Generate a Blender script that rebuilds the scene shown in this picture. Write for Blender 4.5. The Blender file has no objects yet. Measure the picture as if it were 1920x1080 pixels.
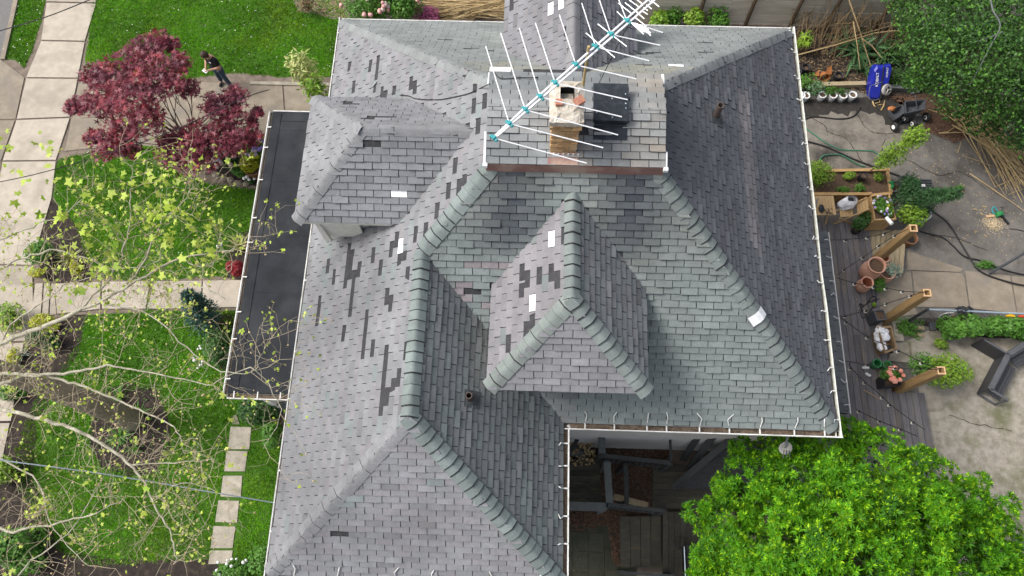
import bpy, math, random
import numpy as np
from mathutils import Vector, Matrix
random.seed(7); RNG = np.random.default_rng(7)
sc = bpy.context.scene
COL = sc.collection
R = math.radians
# ------------------------------------------------------------------ camera
CAMZ = 20.5
CR = Vector((0.99944341, 0.03225734, -0.00850477))
CU = Vector((-0.0274259, 0.93965824, 0.3410135))
CF = Vector((-0.01899176, 0.34059044, -0.94001993))
FPX = 1408.557
cd = bpy.data.cameras.new('camera'); cam = bpy.data.objects.new('camera', cd); COL.objects.link(cam)
cd.sensor_width = 36; cd.lens = FPX / 1920 * 36; cd.clip_start = .1; cd.clip_end = 900
cam.matrix_world = Matrix(((CR.x, CU.x, -CF.x, 0), (CR.y, CU.y, -CF.y, 0), (CR.z, CU.z, -CF.z, CAMZ), (0, 0, 0, 1)))
sc.camera = cam
# ------------------------------------------------------------------ light: bright overcast, soft light from the west
SUN_EL, SUN_AZ = R(50), R(-82)          # azimuth clockwise from +Y (north)
w = bpy.data.worlds.new('World'); sc.world = w; w.use_nodes = True
nt = w.node_tree; nt.nodes.clear()
sky = nt.nodes.new('ShaderNodeTexSky'); sky.sky_type = 'NISHITA'; sky.sun_disc = False
sky.sun_elevation = SUN_EL; sky.sun_rotation = SUN_AZ; sky.air_density = 1.0; sky.dust_density = 6.0; sky.ozone_density = 1.0
hs = nt.nodes.new('ShaderNodeHueSaturation'); hs.inputs['Saturation'].default_value = .5
bg = nt.nodes.new('ShaderNodeBackground'); bg.inputs[1].default_value = .15
wo = nt.nodes.new('ShaderNodeOutputWorld')
nt.links.new(sky.outputs[0], hs.inputs['Color']); nt.links.new(hs.outputs[0], bg.inputs[0]); nt.links.new(bg.outputs[0], wo.inputs[0])
sl = bpy.data.lights.new('sun', 'SUN'); sl.energy = 1.5; sl.angle = R(20); sl.color = (1, .985, .96)
so = bpy.data.objects.new('sun', sl); COL.objects.link(so)
sd = Vector((math.sin(SUN_AZ) * math.cos(SUN_EL), math.cos(SUN_AZ) * math.cos(SUN_EL), math.sin(SUN_EL)))
so.rotation_euler = (-sd).to_track_quat('-Z', 'Y').to_euler(); so.location = sd * 60
sc.view_settings.view_transform = 'Standard'; sc.view_settings.look = 'None'
sc.view_settings.exposure = 0.7; sc.view_settings.gamma = 1.0; sc.view_settings.use_curve_mapping = False

# ------------------------------------------------------------------ survey: photo pixel -> point of the place
CP = Vector((0, 0, CAMZ))
def ray(u, v): return CF + CR * ((u - 960) / FPX) - CU * ((v - 540) / FPX)
def G(u, v, z=0.0):
    d = ray(u, v); return CP + d * ((z - CAMZ) / d.z)
def PL(u, v, o, n):
    d = ray(u, v); return CP + d * ((o - CP).dot(n) / d.dot(n))
def proj(P):
    q = Vector(P) - CP; d = q.dot(CF); return 960 + FPX * q.dot(CR) / d, 540 - FPX * q.dot(CU) / d
def GZ(u, v, z): p = G(u, v, z); return (p.x, p.y, z)
def VT(u, v, v2):                        # height of a vertical line standing at ground pixel (u,v) that ends at pixel row v2
    p = G(u, v); lo, hi = 0., 12.
    for _ in range(40):
        m = (lo + hi) / 2
        if proj((p.x, p.y, m))[1] > v2: lo = m
        else: hi = m
    return lo

# ------------------------------------------------------------------ materials
MATS = {}
def mat(name, c1, c2=None, scale=8., rough=.85, bump=0., bscale=None, metal=0., trans=0., detail=6., spec=.3, stretch=None, c3=None, s3=1.5, lo=.35, hi=.65):
    m = bpy.data.materials.new(name); m.use_nodes = True; MATS[name] = m
    t = m.node_tree; N = t.nodes; L = t.links; b = N['Principled BSDF']
    b.inputs['Roughness'].default_value = rough; b.inputs['Metallic'].default_value = metal
    b.inputs['Specular IOR Level'].default_value = spec
    c2 = c2 or tuple(x * .75 for x in c1)
    geo = N.new('ShaderNodeNewGeometry'); vec = geo.outputs['Position']
    if stretch:
        mp = N.new('ShaderNodeMapping'); mp.inputs['Scale'].default_value = stretch; L.new(vec, mp.inputs['Vector']); vec = mp.outputs[0]
    def noise(s, d=detail):
        n = N.new('ShaderNodeTexNoise'); n.inputs['Scale'].default_value = s; n.inputs['Detail'].default_value = d
        n.inputs['Roughness'].default_value = .62; L.new(vec, n.inputs['Vector']); return n
    def ramp(n, a, z):
        r = N.new('ShaderNodeMapRange'); r.inputs[1].default_value = a; r.inputs[2].default_value = z; L.new(n.outputs[0], r.inputs[0]); return r.outputs[0]
    def mix(f, a, bb):
        x = N.new('ShaderNodeMix'); x.data_type = 'RGBA'; L.new(f, x.inputs[0])
        for i, q in ((6, a), (7, bb)):
            if isinstance(q, tuple): x.inputs[i].default_value = (*q, 1)
            else: L.new(q, x.inputs[i])
        return x.outputs[2]
    n1 = noise(scale); col = mix(ramp(n1, lo, hi), c1, c2)
    if c3: col = mix(ramp(noise(s3), .5, .68), col, c3)
    fac = []
    for typ in ('GEOMETRY', 'OBJECT'):
        a = N.new('ShaderNodeAttribute'); a.attribute_type = typ; a.attribute_name = 'tint'; fac.append(a.outputs['Fac'])
    s1 = N.new('ShaderNodeMath'); L.new(fac[0], s1.inputs[0]); L.new(fac[1], s1.inputs[1])
    s2 = N.new('ShaderNodeMath'); s2.inputs[1].default_value = 1.; L.new(s1.outputs[0], s2.inputs[0])
    vm = N.new('ShaderNodeVectorMath'); vm.operation = 'SCALE'; L.new(col, vm.inputs[0]); L.new(s2.outputs[0], vm.inputs['Scale'])
    L.new(vm.outputs[0], b.inputs['Base Color'])
    if bump:
        bn = N.new('ShaderNodeBump'); bn.inputs['Strength'].default_value = bump; bn.inputs['Distance'].default_value = .02
        L.new(noise(bscale or scale * 4, 4.).outputs[0], bn.inputs['Height']); L.new(bn.outputs[0], b.inputs['Normal'])
    if trans:
        tr = N.new('ShaderNodeBsdfTranslucent'); L.new(vm.outputs[0], tr.inputs[0])
        mx = N.new('ShaderNodeMixShader'); mx.inputs[0].default_value = trans
        L.new(b.outputs[0], mx.inputs[1]); L.new(tr.outputs[0], mx.inputs[2]); L.new(mx.outputs[0], N['Material Output'].inputs[0])
    return m
def shingle_mat():
    m = bpy.data.materials.new('asphalt_shingle'); m.use_nodes = True; MATS['shingle'] = m
    t = m.node_tree; N = t.nodes; L = t.links; b = N['Principled BSDF']; b.inputs['Roughness'].default_value = .93
    b.inputs['Specular IOR Level'].default_value = .25
    geo = N.new('ShaderNodeNewGeometry')
    ad = N.new('ShaderNodeVectorMath'); ad.operation = 'ADD'
    for i, typ in enumerate(('GEOMETRY', 'OBJECT')):
        a = N.new('ShaderNodeAttribute'); a.attribute_type = typ; a.attribute_name = 'tcol'; L.new(a.outputs['Vector'], ad.inputs[i])
    def noise(s, d, r=.6):
        n = N.new('ShaderNodeTexNoise'); n.inputs['Scale'].default_value = s; n.inputs['Detail'].default_value = d; n.inputs['Roughness'].default_value = r
        L.new(geo.outputs['Position'], n.inputs['Vector']); return n
    def rng(n, a, z, c, d):
        r = N.new('ShaderNodeMapRange'); r.inputs[1].default_value = a; r.inputs[2].default_value = z; r.inputs[3].default_value = c; r.inputs[4].default_value = d
        L.new(n.outputs[0], r.inputs[0]); return r.outputs[0]
    g = noise(95, 3); wth = noise(1.1, 6); blot = noise(6, 5)
    m1 = N.new('ShaderNodeMath'); m1.operation = 'MULTIPLY'; L.new(rng(g, .25, .75, .72, 1.28), m1.inputs[0]); L.new(rng(wth, .3, .7, .84, 1.14), m1.inputs[1])
    m2 = N.new('ShaderNodeMath'); m2.operation = 'MULTIPLY'; L.new(m1.outputs[0], m2.inputs[0]); L.new(rng(blot, .3, .7, .9, 1.1), m2.inputs[1])
    vm = N.new('ShaderNodeVectorMath'); vm.operation = 'SCALE'; L.new(ad.outputs[0], vm.inputs[0]); L.new(m2.outputs[0], vm.inputs['Scale'])
    L.new(vm.outputs[0], b.inputs['Base Color'])
    bn = N.new('ShaderNodeBump'); bn.inputs['Strength'].default_value = .5; bn.inputs['Distance'].default_value = .006
    L.new(noise(160, 2).outputs[0], bn.inputs['Height']); L.new(bn.outputs[0], b.inputs['Normal'])
shingle_mat()
mat('edge', (.014, .015, .016), (.026, .026, .027), 30)
mat('felt', (.03, .03, .033), (.05, .05, .054), 12, .95)
mat('white_patch', (.72, .73, .74), (.6, .61, .62), 14, .6)
mat('white_metal', (.64, .64, .62), (.52, .52, .5), 4, .55, spec=.3, c3=(.4, .39, .35), s3=3)
mat('gutter_cream', (.66, .67, .60), (.50, .52, .46), 5, .5)
mat('gutter_dirt', (.06, .045, .03), (.16, .12, .09), 18, .95, .6)
mat('siding', (.62, .62, .61), (.52, .52, .5), 2, .7)
mat('cream_trim', (.7, .69, .63), (.6, .58, .52), 5, .6)
mat('membrane', (.017, .0195, .023), (.027, .030, .035), 1.8, .9, .3, 40, c3=(.036, .038, .042), s3=1.1, spec=.15)
mat('copper_fascia', (.27, .145, .125), (.2, .115, .1), 3, .7, c3=(.34, .25, .2), s3=2.2)
mat('hatch_metal', (.016, .02, .026), (.026, .031, .039), 5, .6, .1, 30, spec=.15, c3=(.045, .05, .057), s3=9)
mat('mortar', (.52, .48, .41), (.36, .31, .25), 12, .95, .9, 30, c3=(.66, .63, .56), s3=7)
mat('brick', (.52, .34, .17), (.42, .24, .11), 14, .9, .5, 50, c3=(.5, .36, .2), s3=9)
mat('red_brick', (.42, .2, .14), (.34, .15, .1), 12, .9, .4, 40)
mat('soot', (.012, .011, .01), (.02, .018, .015), 9, 1.)
mat('pipe_rust', (.12, .085, .07), (.07, .055, .05), 12, .7)
mat('lead', (.05, .055, .06), (.08, .085, .09), 8, .6)
mat('alu', (.74, .75, .76), (.62, .63, .65), 9, .4, metal=.2, spec=.5)
mat('turquoise', (.03, .3, .32), (.06, .24, .26), 12, .4)
mat('mast_wood', (.42, .33, .16), (.3, .22, .1), 10, .7)
mat('black_rubber', (.012, .012, .013), (.02, .02, .021), 10, .6)
mat('concrete_walk', (.385, .34, .28), (.31, .275, .225), 3.5, .92, .25, 60, c3=(.27, .24, .195), s3=1.3)
mat('concrete_old', (.26, .222, .172), (.19, .16, .122), 3, .95, .35, 60, c3=(.18, .16, .135), s3=1.1)
mat('paver_stone', (.345, .31, .255), (.265, .24, .195), 5, .95, .4, 60, c3=(.2, .185, .135), s3=2.2)
mat('asphalt', (.16, .155, .15), (.12, .118, .115), 20, .95, .3)
mat('soil', (.032, .024, .02), (.019, .015, .013), 9, 1., 1., 30, c3=(.06, .046, .036), s3=5)
mat('dirt', (.2, .165, .13), (.13, .105, .085), 4, 1., .8, 40, c3=(.09, .07, .055), s3=1.4)
mat('yard', (.16, .148, .133), (.11, .102, .092), 2.6, .96, .8, 45, c3=(.072, .066, .058), s3=.9)
mat('yard_pad', (.2, .18, .152), (.13, .118, .102), 2.4, .95, .6, 50, c3=(.04, .036, .032), s3=.8)
mat('wet', (.02, .018, .016), (.035, .031, .027), 5, .6, .5, 40)
mat('dry_lawn', (.33, .3, .255), (.2, .18, .142), 4., 1., 1., 30, c3=(.13, .13, .075), s3=1.1)
mat('litter', (.14, .08, .05), (.06, .038, .028), 24, 1., 1., 40, c3=(.16, .09, .06), s3=14)
mat('lawn_base', (.03, .075, .008), (.05, .12, .01), 2.5, 1., .8, 40)
mat('grass_blade', (.07, .235, .005), (.125, .33, .007), .9, .7, trans=.3, c3=(.19, .34, .01), s3=.5, spec=.15)
mat('grass_dry', (.24, .22, .1), (.14, .19, .05), 3, .8)
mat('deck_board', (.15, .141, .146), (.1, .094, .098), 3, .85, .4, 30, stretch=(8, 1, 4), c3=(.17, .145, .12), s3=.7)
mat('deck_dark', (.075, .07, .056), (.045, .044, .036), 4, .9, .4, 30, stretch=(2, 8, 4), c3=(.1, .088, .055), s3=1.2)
mat('rail_dark', (.052, .058, .058), (.036, .04, .041), 6, .7)
mat('grey_timber', (.13, .14, .14), (.09, .1, .1), 6, .85)
mat('platform_wood', (.33, .27, .17), (.25, .2, .125), 3, .85, .3, 30, stretch=(9, 1.5, 4))
mat('cedar', (.46, .3, .14), (.34, .21, .09), 3, .75, .3, 30, stretch=(5, 5, 1))
mat('post_wood', (.36, .235, .105), (.26, .165, .075), 3, .75, .3, 30, stretch=(6, 6, .8))
mat('cut_wood', (.55, .36, .2), (.45, .28, .15), 14, .8)
mat('folding_wood', (.5, .35, .18), (.4, .26, .12), 5, .6, stretch=(3, 8, 3))
mat('fence_board', (.5, .47, .4), (.4, .37, .31), 2., .9, .4, 40, stretch=(1, 5, 9), c3=(.56, .53, .47), s3=.9)
mat('fence_post', (.1, .07, .04), (.065, .045, .028), 7, .9, .5)
mat('straw', (.42, .32, .17), (.3, .21, .1), 2.4, .8)
mat('straw_dark', (.2, .14, .075), (.12, .082, .045), 3, .9)
mat('terracotta', (.56, .31, .22), (.47, .245, .165), 4, .85, .15, 40, c3=(.6, .38, .29), s3=2.5)
mat('terracotta_in', (.4, .15, .08), (.32, .12, .06), 5, .85)
mat('pot_brown', (.24, .12, .06), (.17, .085, .045), 6, .7)
mat('pot_soil', (.13, .085, .055), (.07, .045, .03), 22, 1., .8, 60)
mat('pot_white', (.7, .71, .71), (.62, .63, .63), 5, .5)
mat('pot_black', (.014, .015, .017), (.022, .023, .026), 5, .45)
mat('pot_grey', (.055, .06, .068), (.08, .086, .096), 6, .5)
mat('plastic_bag', (.76, .77, .79), (.6, .61, .63), 7, .5, .6, 14)
mat('box_brown', (.25, .17, .095), (.17, .11, .06), 5, .85, .3, 25)
mat('green_plastic', (.03, .22, .07), (.02, .15, .05), 6, .4)
mat('hose_green', (.04, .17, .1), (.03, .12, .07), 6, .45)
mat('blue_plastic', (.012, .022, .30), (.01, .016, .2), 4, .3, spec=.5)
mat('steel', (.3, .31, .33), (.22, .23, .25), 8, .4, metal=.6)
mat('grey_plastic', (.34, .33, .31), (.26, .25, .24), 6, .6)
mat('bench_metal', (.033, .034, .038), (.045, .046, .05), 4, .55)
mat('bench_cap', (.085, .088, .095), (.065, .067, .072), 5, .5)
mat('galv', (.42, .5, .56), (.34, .41, .46), 6, .35, metal=.5)
mat('wire_mesh', (.16, .17, .17), (.12, .125, .125), 6, .5, metal=.3)
mat('yellow_plastic', (.8, .45, .03), (.7, .38, .02), 6, .4)
mat('red_plastic', (.7, .1, .05), (.6, .08, .04), 6, .4)
mat('bark_plane', (.33, .31, .24), (.22, .205, .15), 7, .85, .4, 30, c3=(.43, .41, .33), s3=4)
mat('bark_trunk', (.27, .225, .165), (.18, .15, .11), 7, .95, .9, 25, c3=(.33, .28, .2), s3=3)
mat('bark_brown', (.15, .115, .08), (.1, .078, .055), 8, .95, .8, 25, stretch=(3, 3, .7))
mat('twig', (.36, .31, .215), (.27, .22, .15), 6, .85)
mat('leaf_plane', (.34, .46, .045), (.46, .54, .11), .9, .55, trans=.35, c3=(.2, .36, .03), s3=1.3)
mat('bud', (.36, .24, .16), (.46, .38, .2), 8, .8)
mat('leaf_maple', (.2, .032, .052), (.11, .028, .046), 1.6, .5, trans=.25, c3=(.34, .052, .065), s3=1.9, spec=.4)
mat('leaf_bright', (.042, .16, .004), (.09, .26, .006), 1.2, .6, trans=.25, spec=.2, c3=(.035, .125, .01), s3=1.1)
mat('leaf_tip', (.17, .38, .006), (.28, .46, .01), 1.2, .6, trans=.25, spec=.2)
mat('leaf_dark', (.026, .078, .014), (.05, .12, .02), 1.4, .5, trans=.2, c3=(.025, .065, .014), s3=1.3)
mat('leaf_mid', (.06, .17, .02), (.1, .23, .03), 2, .5, trans=.25)
mat('leaf_yellowgreen', (.12, .245, .02), (.2, .31, .03), 2, .5, trans=.25)
mat('leaf_yellow', (.4, .4, .02), (.32, .36, .02), 3, .5, trans=.25)
mat('leaf_pale', (.3, .36, .12), (.42, .42, .16), 3, .5, trans=.25)
mat('leaf_glaucous', (.18, .25, .19), (.26, .33, .26), 5, .6)
mat('leaf_spruce', (.03, .075, .055), (.05, .11, .085), 4, .6)
mat('leaf_conifer', (.022, .07, .022), (.04, .1, .03), 3, .6)
mat('leaf_iris', (.06, .14, .055), (.1, .19, .08), 4, .45, trans=.2)
mat('leaf_red', (.26, .02, .025), (.16, .014, .02), 5, .5, trans=.2)
mat('leaf_rust', (.34, .13, .04), (.24, .09, .03), 5, .7)
mat('flower_pink', (.6, .28, .28), (.7, .42, .38), 7, .6)
mat('flower_magenta', (.42, .08, .2), (.32, .1, .17), 7, .6)
mat('flower_mauve', (.36, .26, .4), (.46, .4, .4), 8, .6)
mat('flower_violet', (.22, .16, .46), (.3, .22, .5), 8, .6)
mat('flower_cream', (.55, .48, .4), (.5, .38, .36), 9, .6)
mat('flower_salmon', (.75, .26, .18), (.7, .36, .28), 8, .6)
mat('flower_white', (.78, .78, .76), (.7, .7, .68), 8, .6)
mat('bulb', (.8, .78, .7), (.7, .66, .55), 8, .3)
mat('skin', (.48, .28, .2), (.4, .22, .15), 8, .6)
mat('hair', (.035, .02, .014), (.05, .03, .02), 20, .6)
mat('shirt', (.009, .009, .011), (.014, .014, .016), 12, .9)
mat('jeans', (.035, .055, .085), (.06, .085, .12), 12, .9)
mat('sawdust', (.55, .44, .28), (.42, .33, .2), 9, 1.)
mat('cable_pale', (.27, .31, .35), (.22, .26, .3), 3, .5)

# ------------------------------------------------------------------ mesh helpers
def root_loc(o):
    v = Vector((0, 0, 0))
    while o is not None: v = v + o.location; o = o.parent
    return v
def link(o, parent=None):
    COL.objects.link(o)
    if parent is not None: o.parent = parent
    return o
def props(o, label=None, cat=None, group=None, kind=None):
    if label: o['label'] = label
    if cat: o['category'] = cat
    if group: o['group'] = group
    if kind: o['kind'] = kind
    return o
def thing(name, label, cat, loc=(0, 0, 0), group=None):
    o = bpy.data.objects.new(name, None); o.empty_display_size = .2; o.location = loc
    return props(link(o), label, cat, group)
class MB:
    def __init__(s): s.v = []; s.f = []; s.m = []; s.t = []
    def add(s, vs, fs, m=0, t=0.):
        b = len(s.v); s.v += [tuple(p) for p in vs]
        for f in fs: s.f.append([b + i for i in f]); s.m.append(m); s.t.append(t)
    def box(s, c, sz, rot=None, m=0, t=0., taper=1.):
        x, y, z = [q / 2 for q in sz]; M = Matrix.Identity(3)
        if rot is not None: M = rot.to_3x3() if hasattr(rot, 'to_3x3') else Matrix.Rotation(rot, 3, 'Z')
        c = Vector(c); vs = []
        for dz in (-1, 1):
            k = taper if dz < 0 else 1.
            for dx, dy in ((-1, -1), (1, -1), (1, 1), (-1, 1)): vs.append(c + M @ Vector((dx * x * k, dy * y * k, dz * z)))
        s.add(vs, [(3, 2, 1, 0), (4, 5, 6, 7), (0, 1, 5, 4), (1, 2, 6, 5), (2, 3, 7, 6), (3, 0, 4, 7)], m, t)
    def bar(s, a, b, w, h, m=0, t=0.):       # a beam of section w x h (h upwards) from a to b
        a = Vector(a); b = Vector(b); d = (b - a); L = d.length; d.normalize()
        up = Vector((0, 0, 1)) if abs(d.z) < .95 else Vector((0, 1, 0))
        sd_ = d.cross(up).normalized(); up = sd_.cross(d)
        M = Matrix((sd_, d, up)).transposed(); s.box((a + b) / 2, (w, L, h), M, m, t)
    def prism(s, pts, z0, z1, m=0, t=0.):    # vertical slab over a polygon
        n = len(pts); vs = [(p[0], p[1], z0) for p in pts] + [(p[0], p[1], z1) for p in pts]
        ar = sum(pts[i][0] * pts[(i + 1) % n][1] - pts[(i + 1) % n][0] * pts[i][1] for i in range(n))
        fs = [tuple(range(n - 1, -1, -1)), tuple(range(n, 2 * n))] + [(i, (i + 1) % n, n + (i + 1) % n, n + i) for i in range(n)]
        if ar < 0: fs = [tuple(reversed(f)) for f in fs]
        s.add(vs, fs, m, t)
    def tube(s, pts, r, n=6, m=0, t=0., cap=True):
        pts = [Vector(p) for p in pts]; k = len(pts); r = r if isinstance(r, (list, tuple)) else [r] * k
        vs = []; prev = None
        for i, p in enumerate(pts):
            d = (pts[min(i + 1, k - 1)] - pts[max(i - 1, 0)])
            d = d.normalized() if d.length > 1e-9 else Vector((0, 0, 1))
            if prev is None: a = d.orthogonal().normalized()
            else:
                a = prev - d * prev.dot(d); a = a.normalized() if a.length > 1e-6 else d.orthogonal().normalized()
            prev = a; b = d.cross(a)
            for j in range(n): q = 2 * math.pi * j / n; vs.append(p + (a * math.cos(q) + b * math.sin(q)) * r[i])
        fs = [(i * n + j, i * n + (j + 1) % n, (i + 1) * n + (j + 1) % n, (i + 1) * n + j) for i in range(k - 1) for j in range(n)]
        if cap: fs += [tuple(range(n - 1, -1, -1)), tuple((k - 1) * n + j for j in range(n))]
        s.add(vs, fs, m, t)
    def lathe(s, c, prof, n=18, M=None, m=0, t=0.):
        c = Vector(c); vs = []
        for r, z in prof:
            for j in range(n):
                q = 2 * math.pi * j / n; p = Vector((r * math.cos(q), r * math.sin(q), z)); vs.append(c + (M @ p if M else p))
        s.add(vs, [(i * n + j, i * n + (j + 1) % n, (i + 1) * n + (j + 1) % n, (i + 1) * n + j) for i in range(len(prof) - 1) for j in range(n)], m, t)
    def disc(s, c, r, n=16, M=None, m=0, t=0.):
        c = Vector(c); vs = [c + (M @ Vector((r * math.cos(2 * math.pi * j / n), r * math.sin(2 * math.pi * j / n), 0)) if M else Vector((r * math.cos(2 * math.pi * j / n), r * math.sin(2 * math.pi * j / n), 0))) for j in range(n)]
        s.add(vs, [tuple(range(n))], m, t)
    def ball(s, c, r, n=8, k=5, m=0, t=0., jit=0.):
        c = Vector(c); r = r if isinstance(r, (tuple, list)) else (r, r, r); vs = []
        for i in range(k + 1):
            th = math.pi * i / k
            for j in range(n):
                q = 2 * math.pi * j / n; e = 1 + random.uniform(-jit, jit)
                vs.append(c + Vector((r[0] * math.sin(th) * math.cos(q), r[1] * math.sin(th) * math.sin(q), r[2] * math.cos(th))) * e)
        s.add(vs, [(i * n + j, (i + 1) * n + j, (i + 1) * n + (j + 1) % n, i * n + (j + 1) % n) for i in range(k) for j in range(n)], m, t)
    def mesh(s, name, mats, off=Vector((0, 0, 0)), smooth=False):
        me = bpy.data.meshes.new(name)
        me.from_pydata([(p[0] - off.x, p[1] - off.y, p[2] - off.z) for p in s.v], [], s.f)
        for q in (mats if isinstance(mats, (list, tuple)) else [mats]): me.materials.append(MATS[q])
        me.polygons.foreach_set('material_index', s.m)
        if any(s.t): me.attributes.new('tint', 'FLOAT', 'FACE').data.foreach_set('value', s.t)
        if smooth: me.polygons.foreach_set('use_smooth', [True] * len(s.f))
        me.update(); return me
    def build(s, name, mats, parent=None, smooth=False, **k):
        o = bpy.data.objects.new(name, s.mesh(name, mats, root_loc(parent) if parent is not None else Vector((0, 0, 0)), smooth))
        link(o, parent); return props(o, **k)
def solo(mb, name, mats, label, cat, loc=None, group=None, smooth=False):   # a thing that is one mesh
    loc = Vector(loc) if loc is not None else Vector((0, 0, 0))
    o = bpy.data.objects.new(name, mb.mesh(name, mats, loc, smooth)); o.location = loc; return props(link(o), label, cat, group)
def place(me, name, parent, M, **k):                                       # another object on shared mesh data
    o = bpy.data.objects.new(name, me); link(o, parent); o.matrix_local = Matrix.Translation(-root_loc(parent)) @ M
    return props(o, **k)
def spline(pts, k=6):
    pts = [Vector(p) for p in pts]; out = []
    for i in range(len(pts) - 1):
        a = pts[max(i - 1, 0)]; b = pts[i]; c = pts[i + 1]; d = pts[min(i + 2, len(pts) - 1)]
        for j in range(k):
            t = j / k; out.append(.5 * (2 * b + (c - a) * t + (2 * a - 5 * b + 4 * c - d) * t * t + (3 * b - a - 3 * c + d) * t ** 3))
    return out + [pts[-1]]

# ------------------------------------------------------------------ foliage
def star(lobes, deep, w=1.):
    vs = [(0, 0, .0)]; n = lobes * 2; fs = []
    for i in range(n + 1):
        a = -math.pi * .5 + math.pi * 2 * i / n * .94 + .09; r = 1. if i % 2 else deep
        if i in (0, n): r = .25
        rr = r * (1.12 if i == n // 2 or i == n // 2 + 1 else 1.) ; vs.append((w * rr * math.cos(a), rr * math.sin(a), -.12 * rr * rr))
    for i in range(1, n + 1): fs.append((0, i, i + 1))
    return np.array(vs), fs
TMPL = {
 'oval': (np.array([(0, -.5, 0), (.3, -.05, .06), (0, .5, -.08), (-.3, -.05, .06)]), [(0, 1, 3), (1, 2, 3)]),
 'lance': (np.array([(0, 0, 0), (.16, .45, .05), (0, 1., -.05), (-.16, .45, .05), (0, .45, 0)]), [(0, 1, 4), (1, 2, 4), (2, 3, 4), (3, 0, 4)]),
 'blade': (np.array([(-.09, 0, 0), (.09, 0, 0), (0, 1., 0)]), [(0, 1, 2)]),
 'palm': star(5, .3), 'plane': star(5, .62, 1.05),
 'needle': (np.array([(-.05, 0, 0), (.05, 0, 0), (0, 1., 0)]), [(0, 1, 2)]),
}
def scatter_mesh(name, P, T, S, Nrm, spin=None, tint=None, mats='leaf_mid', mi=None, off=Vector((0, 0, 0))):
    P = np.asarray(P, float); n = len(P); tv, tf = TMPL[T] if isinstance(T, str) else T
    S = np.broadcast_to(np.asarray(S, float), (n,)); Nrm = Nrm / np.linalg.norm(Nrm, axis=1, keepdims=True)
    if spin is None:
        h = RNG.normal(size=(n, 3))
    else: h = spin
    Y = h - Nrm * np.sum(h * Nrm, 1, keepdims=True); Y /= np.linalg.norm(Y, axis=1, keepdims=True) + 1e-9
    X = np.cross(Y, Nrm)
    V = P[:, None, :] + S[:, None, None] * (tv[None, :, 0:1] * X[:, None, :] + tv[None, :, 1:2] * Y[:, None, :] + tv[None, :, 2:3] * Nrm[:, None, :])
    V = V.reshape(-1, 3) - np.array(off); k = len(tv); tf = np.array(tf); nf = len(tf)
    F = (tf[None] + (np.arange(n) * k)[:, None, None]).reshape(-1, 3)
    me = bpy.data.meshes.new(name); me.vertices.add(len(V)); me.vertices.foreach_set('co', V.ravel())
    me.loops.add(F.size); me.loops.foreach_set('vertex_index', F.ravel().astype(np.int32))
    me.polygons.add(len(F)); me.polygons.foreach_set('loop_start', np.arange(0, F.size, 3, dtype=np.int32))
    for q in (mats if isinstance(mats, (list, tuple)) else [mats]): me.materials.append(MATS[q])
    if mi is not None: me.polygons.foreach_set('material_index', np.repeat(mi, nf).astype(np.int32))
    if tint is None: tint = RNG.uniform(-.3, .3, n)
    me.attributes.new('tint', 'FLOAT', 'FACE').data.foreach_set('value', np.repeat(tint, nf).astype(np.float32))
    me.update(calc_edges=True); return me
def leaves(name, parent, P, T, S, mats, up=1., out=None, spin=None, mi=None, tint=None, **k):
    P = np.asarray(P, float); n = len(P); Nn = RNG.normal(size=(n, 3)) * .6; Nn[:, 2] += up
    if out is not None: Nn = Nn + out
    S = np.asarray(S) * RNG.uniform(.7, 1.25, n)
    off = root_loc(parent) if parent is not None else Vector((0, 0, 0))
    o = bpy.data.objects.new(name, scatter_mesh(name, P, T, S, Nn, spin, tint, mats, mi, off)); link(o, parent); return props(o, **k)
def blob(c, r, n, shell=.45):
    d = RNG.normal(size=(n, 3)); d /= np.linalg.norm(d, axis=1, keepdims=True)
    q = (shell + (1 - shell) * RNG.random(n)) ** .6; return np.array(c) + d * q[:, None] * np.array(r)
def stem_tubes(mb, base, tips, r0, r1, sag=.15, n=5):
    for tp in tips:
        a = Vector(base); b = Vector(tp); m_ = (a + b) / 2 + Vector((random.uniform(-1, 1), random.uniform(-1, 1), .3)) * sag * (b - a).length
        mb.tube(spline([a, m_, b], 4), [r0 + (r1 - r0) * i / 8 for i in range(9)], n)
def bush(name, label, cat, c, r, n, T, S, mats, group=None, up=1., part='foliage', stems=5, flowers=None):
    """shrub standing on the ground: stems + foliage (+ flower heads)"""
    base = Vector((c[0], c[1], max(0, c[2] - r[2]) if len(c) > 2 else 0)); t = thing(name, label, cat, base, group)
    ctr = np.array((c[0], c[1], c[2])); mb = MB()
    lob = [ctr + np.array(r) * RNG.uniform(-.45, .45, 3) for _ in range(5)] + [ctr]
    tips = [Vector(q) for q in lob[:stems]]; stem_tubes(mb, base, tips, .025, .008); mb.build('stem', 'bark_brown', t)
    P = np.vstack([blob(q, np.array(r) * .62, n // 6) for q in lob]); P[:, 2] = np.maximum(P[:, 2], base.z + .03)
    leaves(part, t, P, T, S, mats, up=up, out=(P - ctr) / np.array(r) * .9)
    if flowers:
        fm, fn, fs = flowers
        for i in range(fn):
            d = RNG.normal(size=3); d[2] = abs(d[2]) + .3; d /= np.linalg.norm(d); q = ctr + d * np.array(r) * .98
            m2 = MB(); m2.ball(q, fs * random.uniform(.75, 1.2), 7, 4, jit=.18); m2.build('flower_head', fm if isinstance(fm, str) else random.choice(fm), t, smooth=True)
    return t
def inpoly(P, poly):
    x, y = P[:, 0], P[:, 1]; c = np.zeros(len(P), bool); n = len(poly)
    for i in range(n):
        x1, y1 = poly[i][0], poly[i][1]; x2, y2 = poly[i - 1][0], poly[i - 1][1]
        with np.errstate(divide='ignore', invalid='ignore'):
            c ^= ((y1 > y) != (y2 > y)) & (x < (x2 - x1) * (y - y1) / (y2 - y1 + 1e-12) + x1)
    return c
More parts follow.
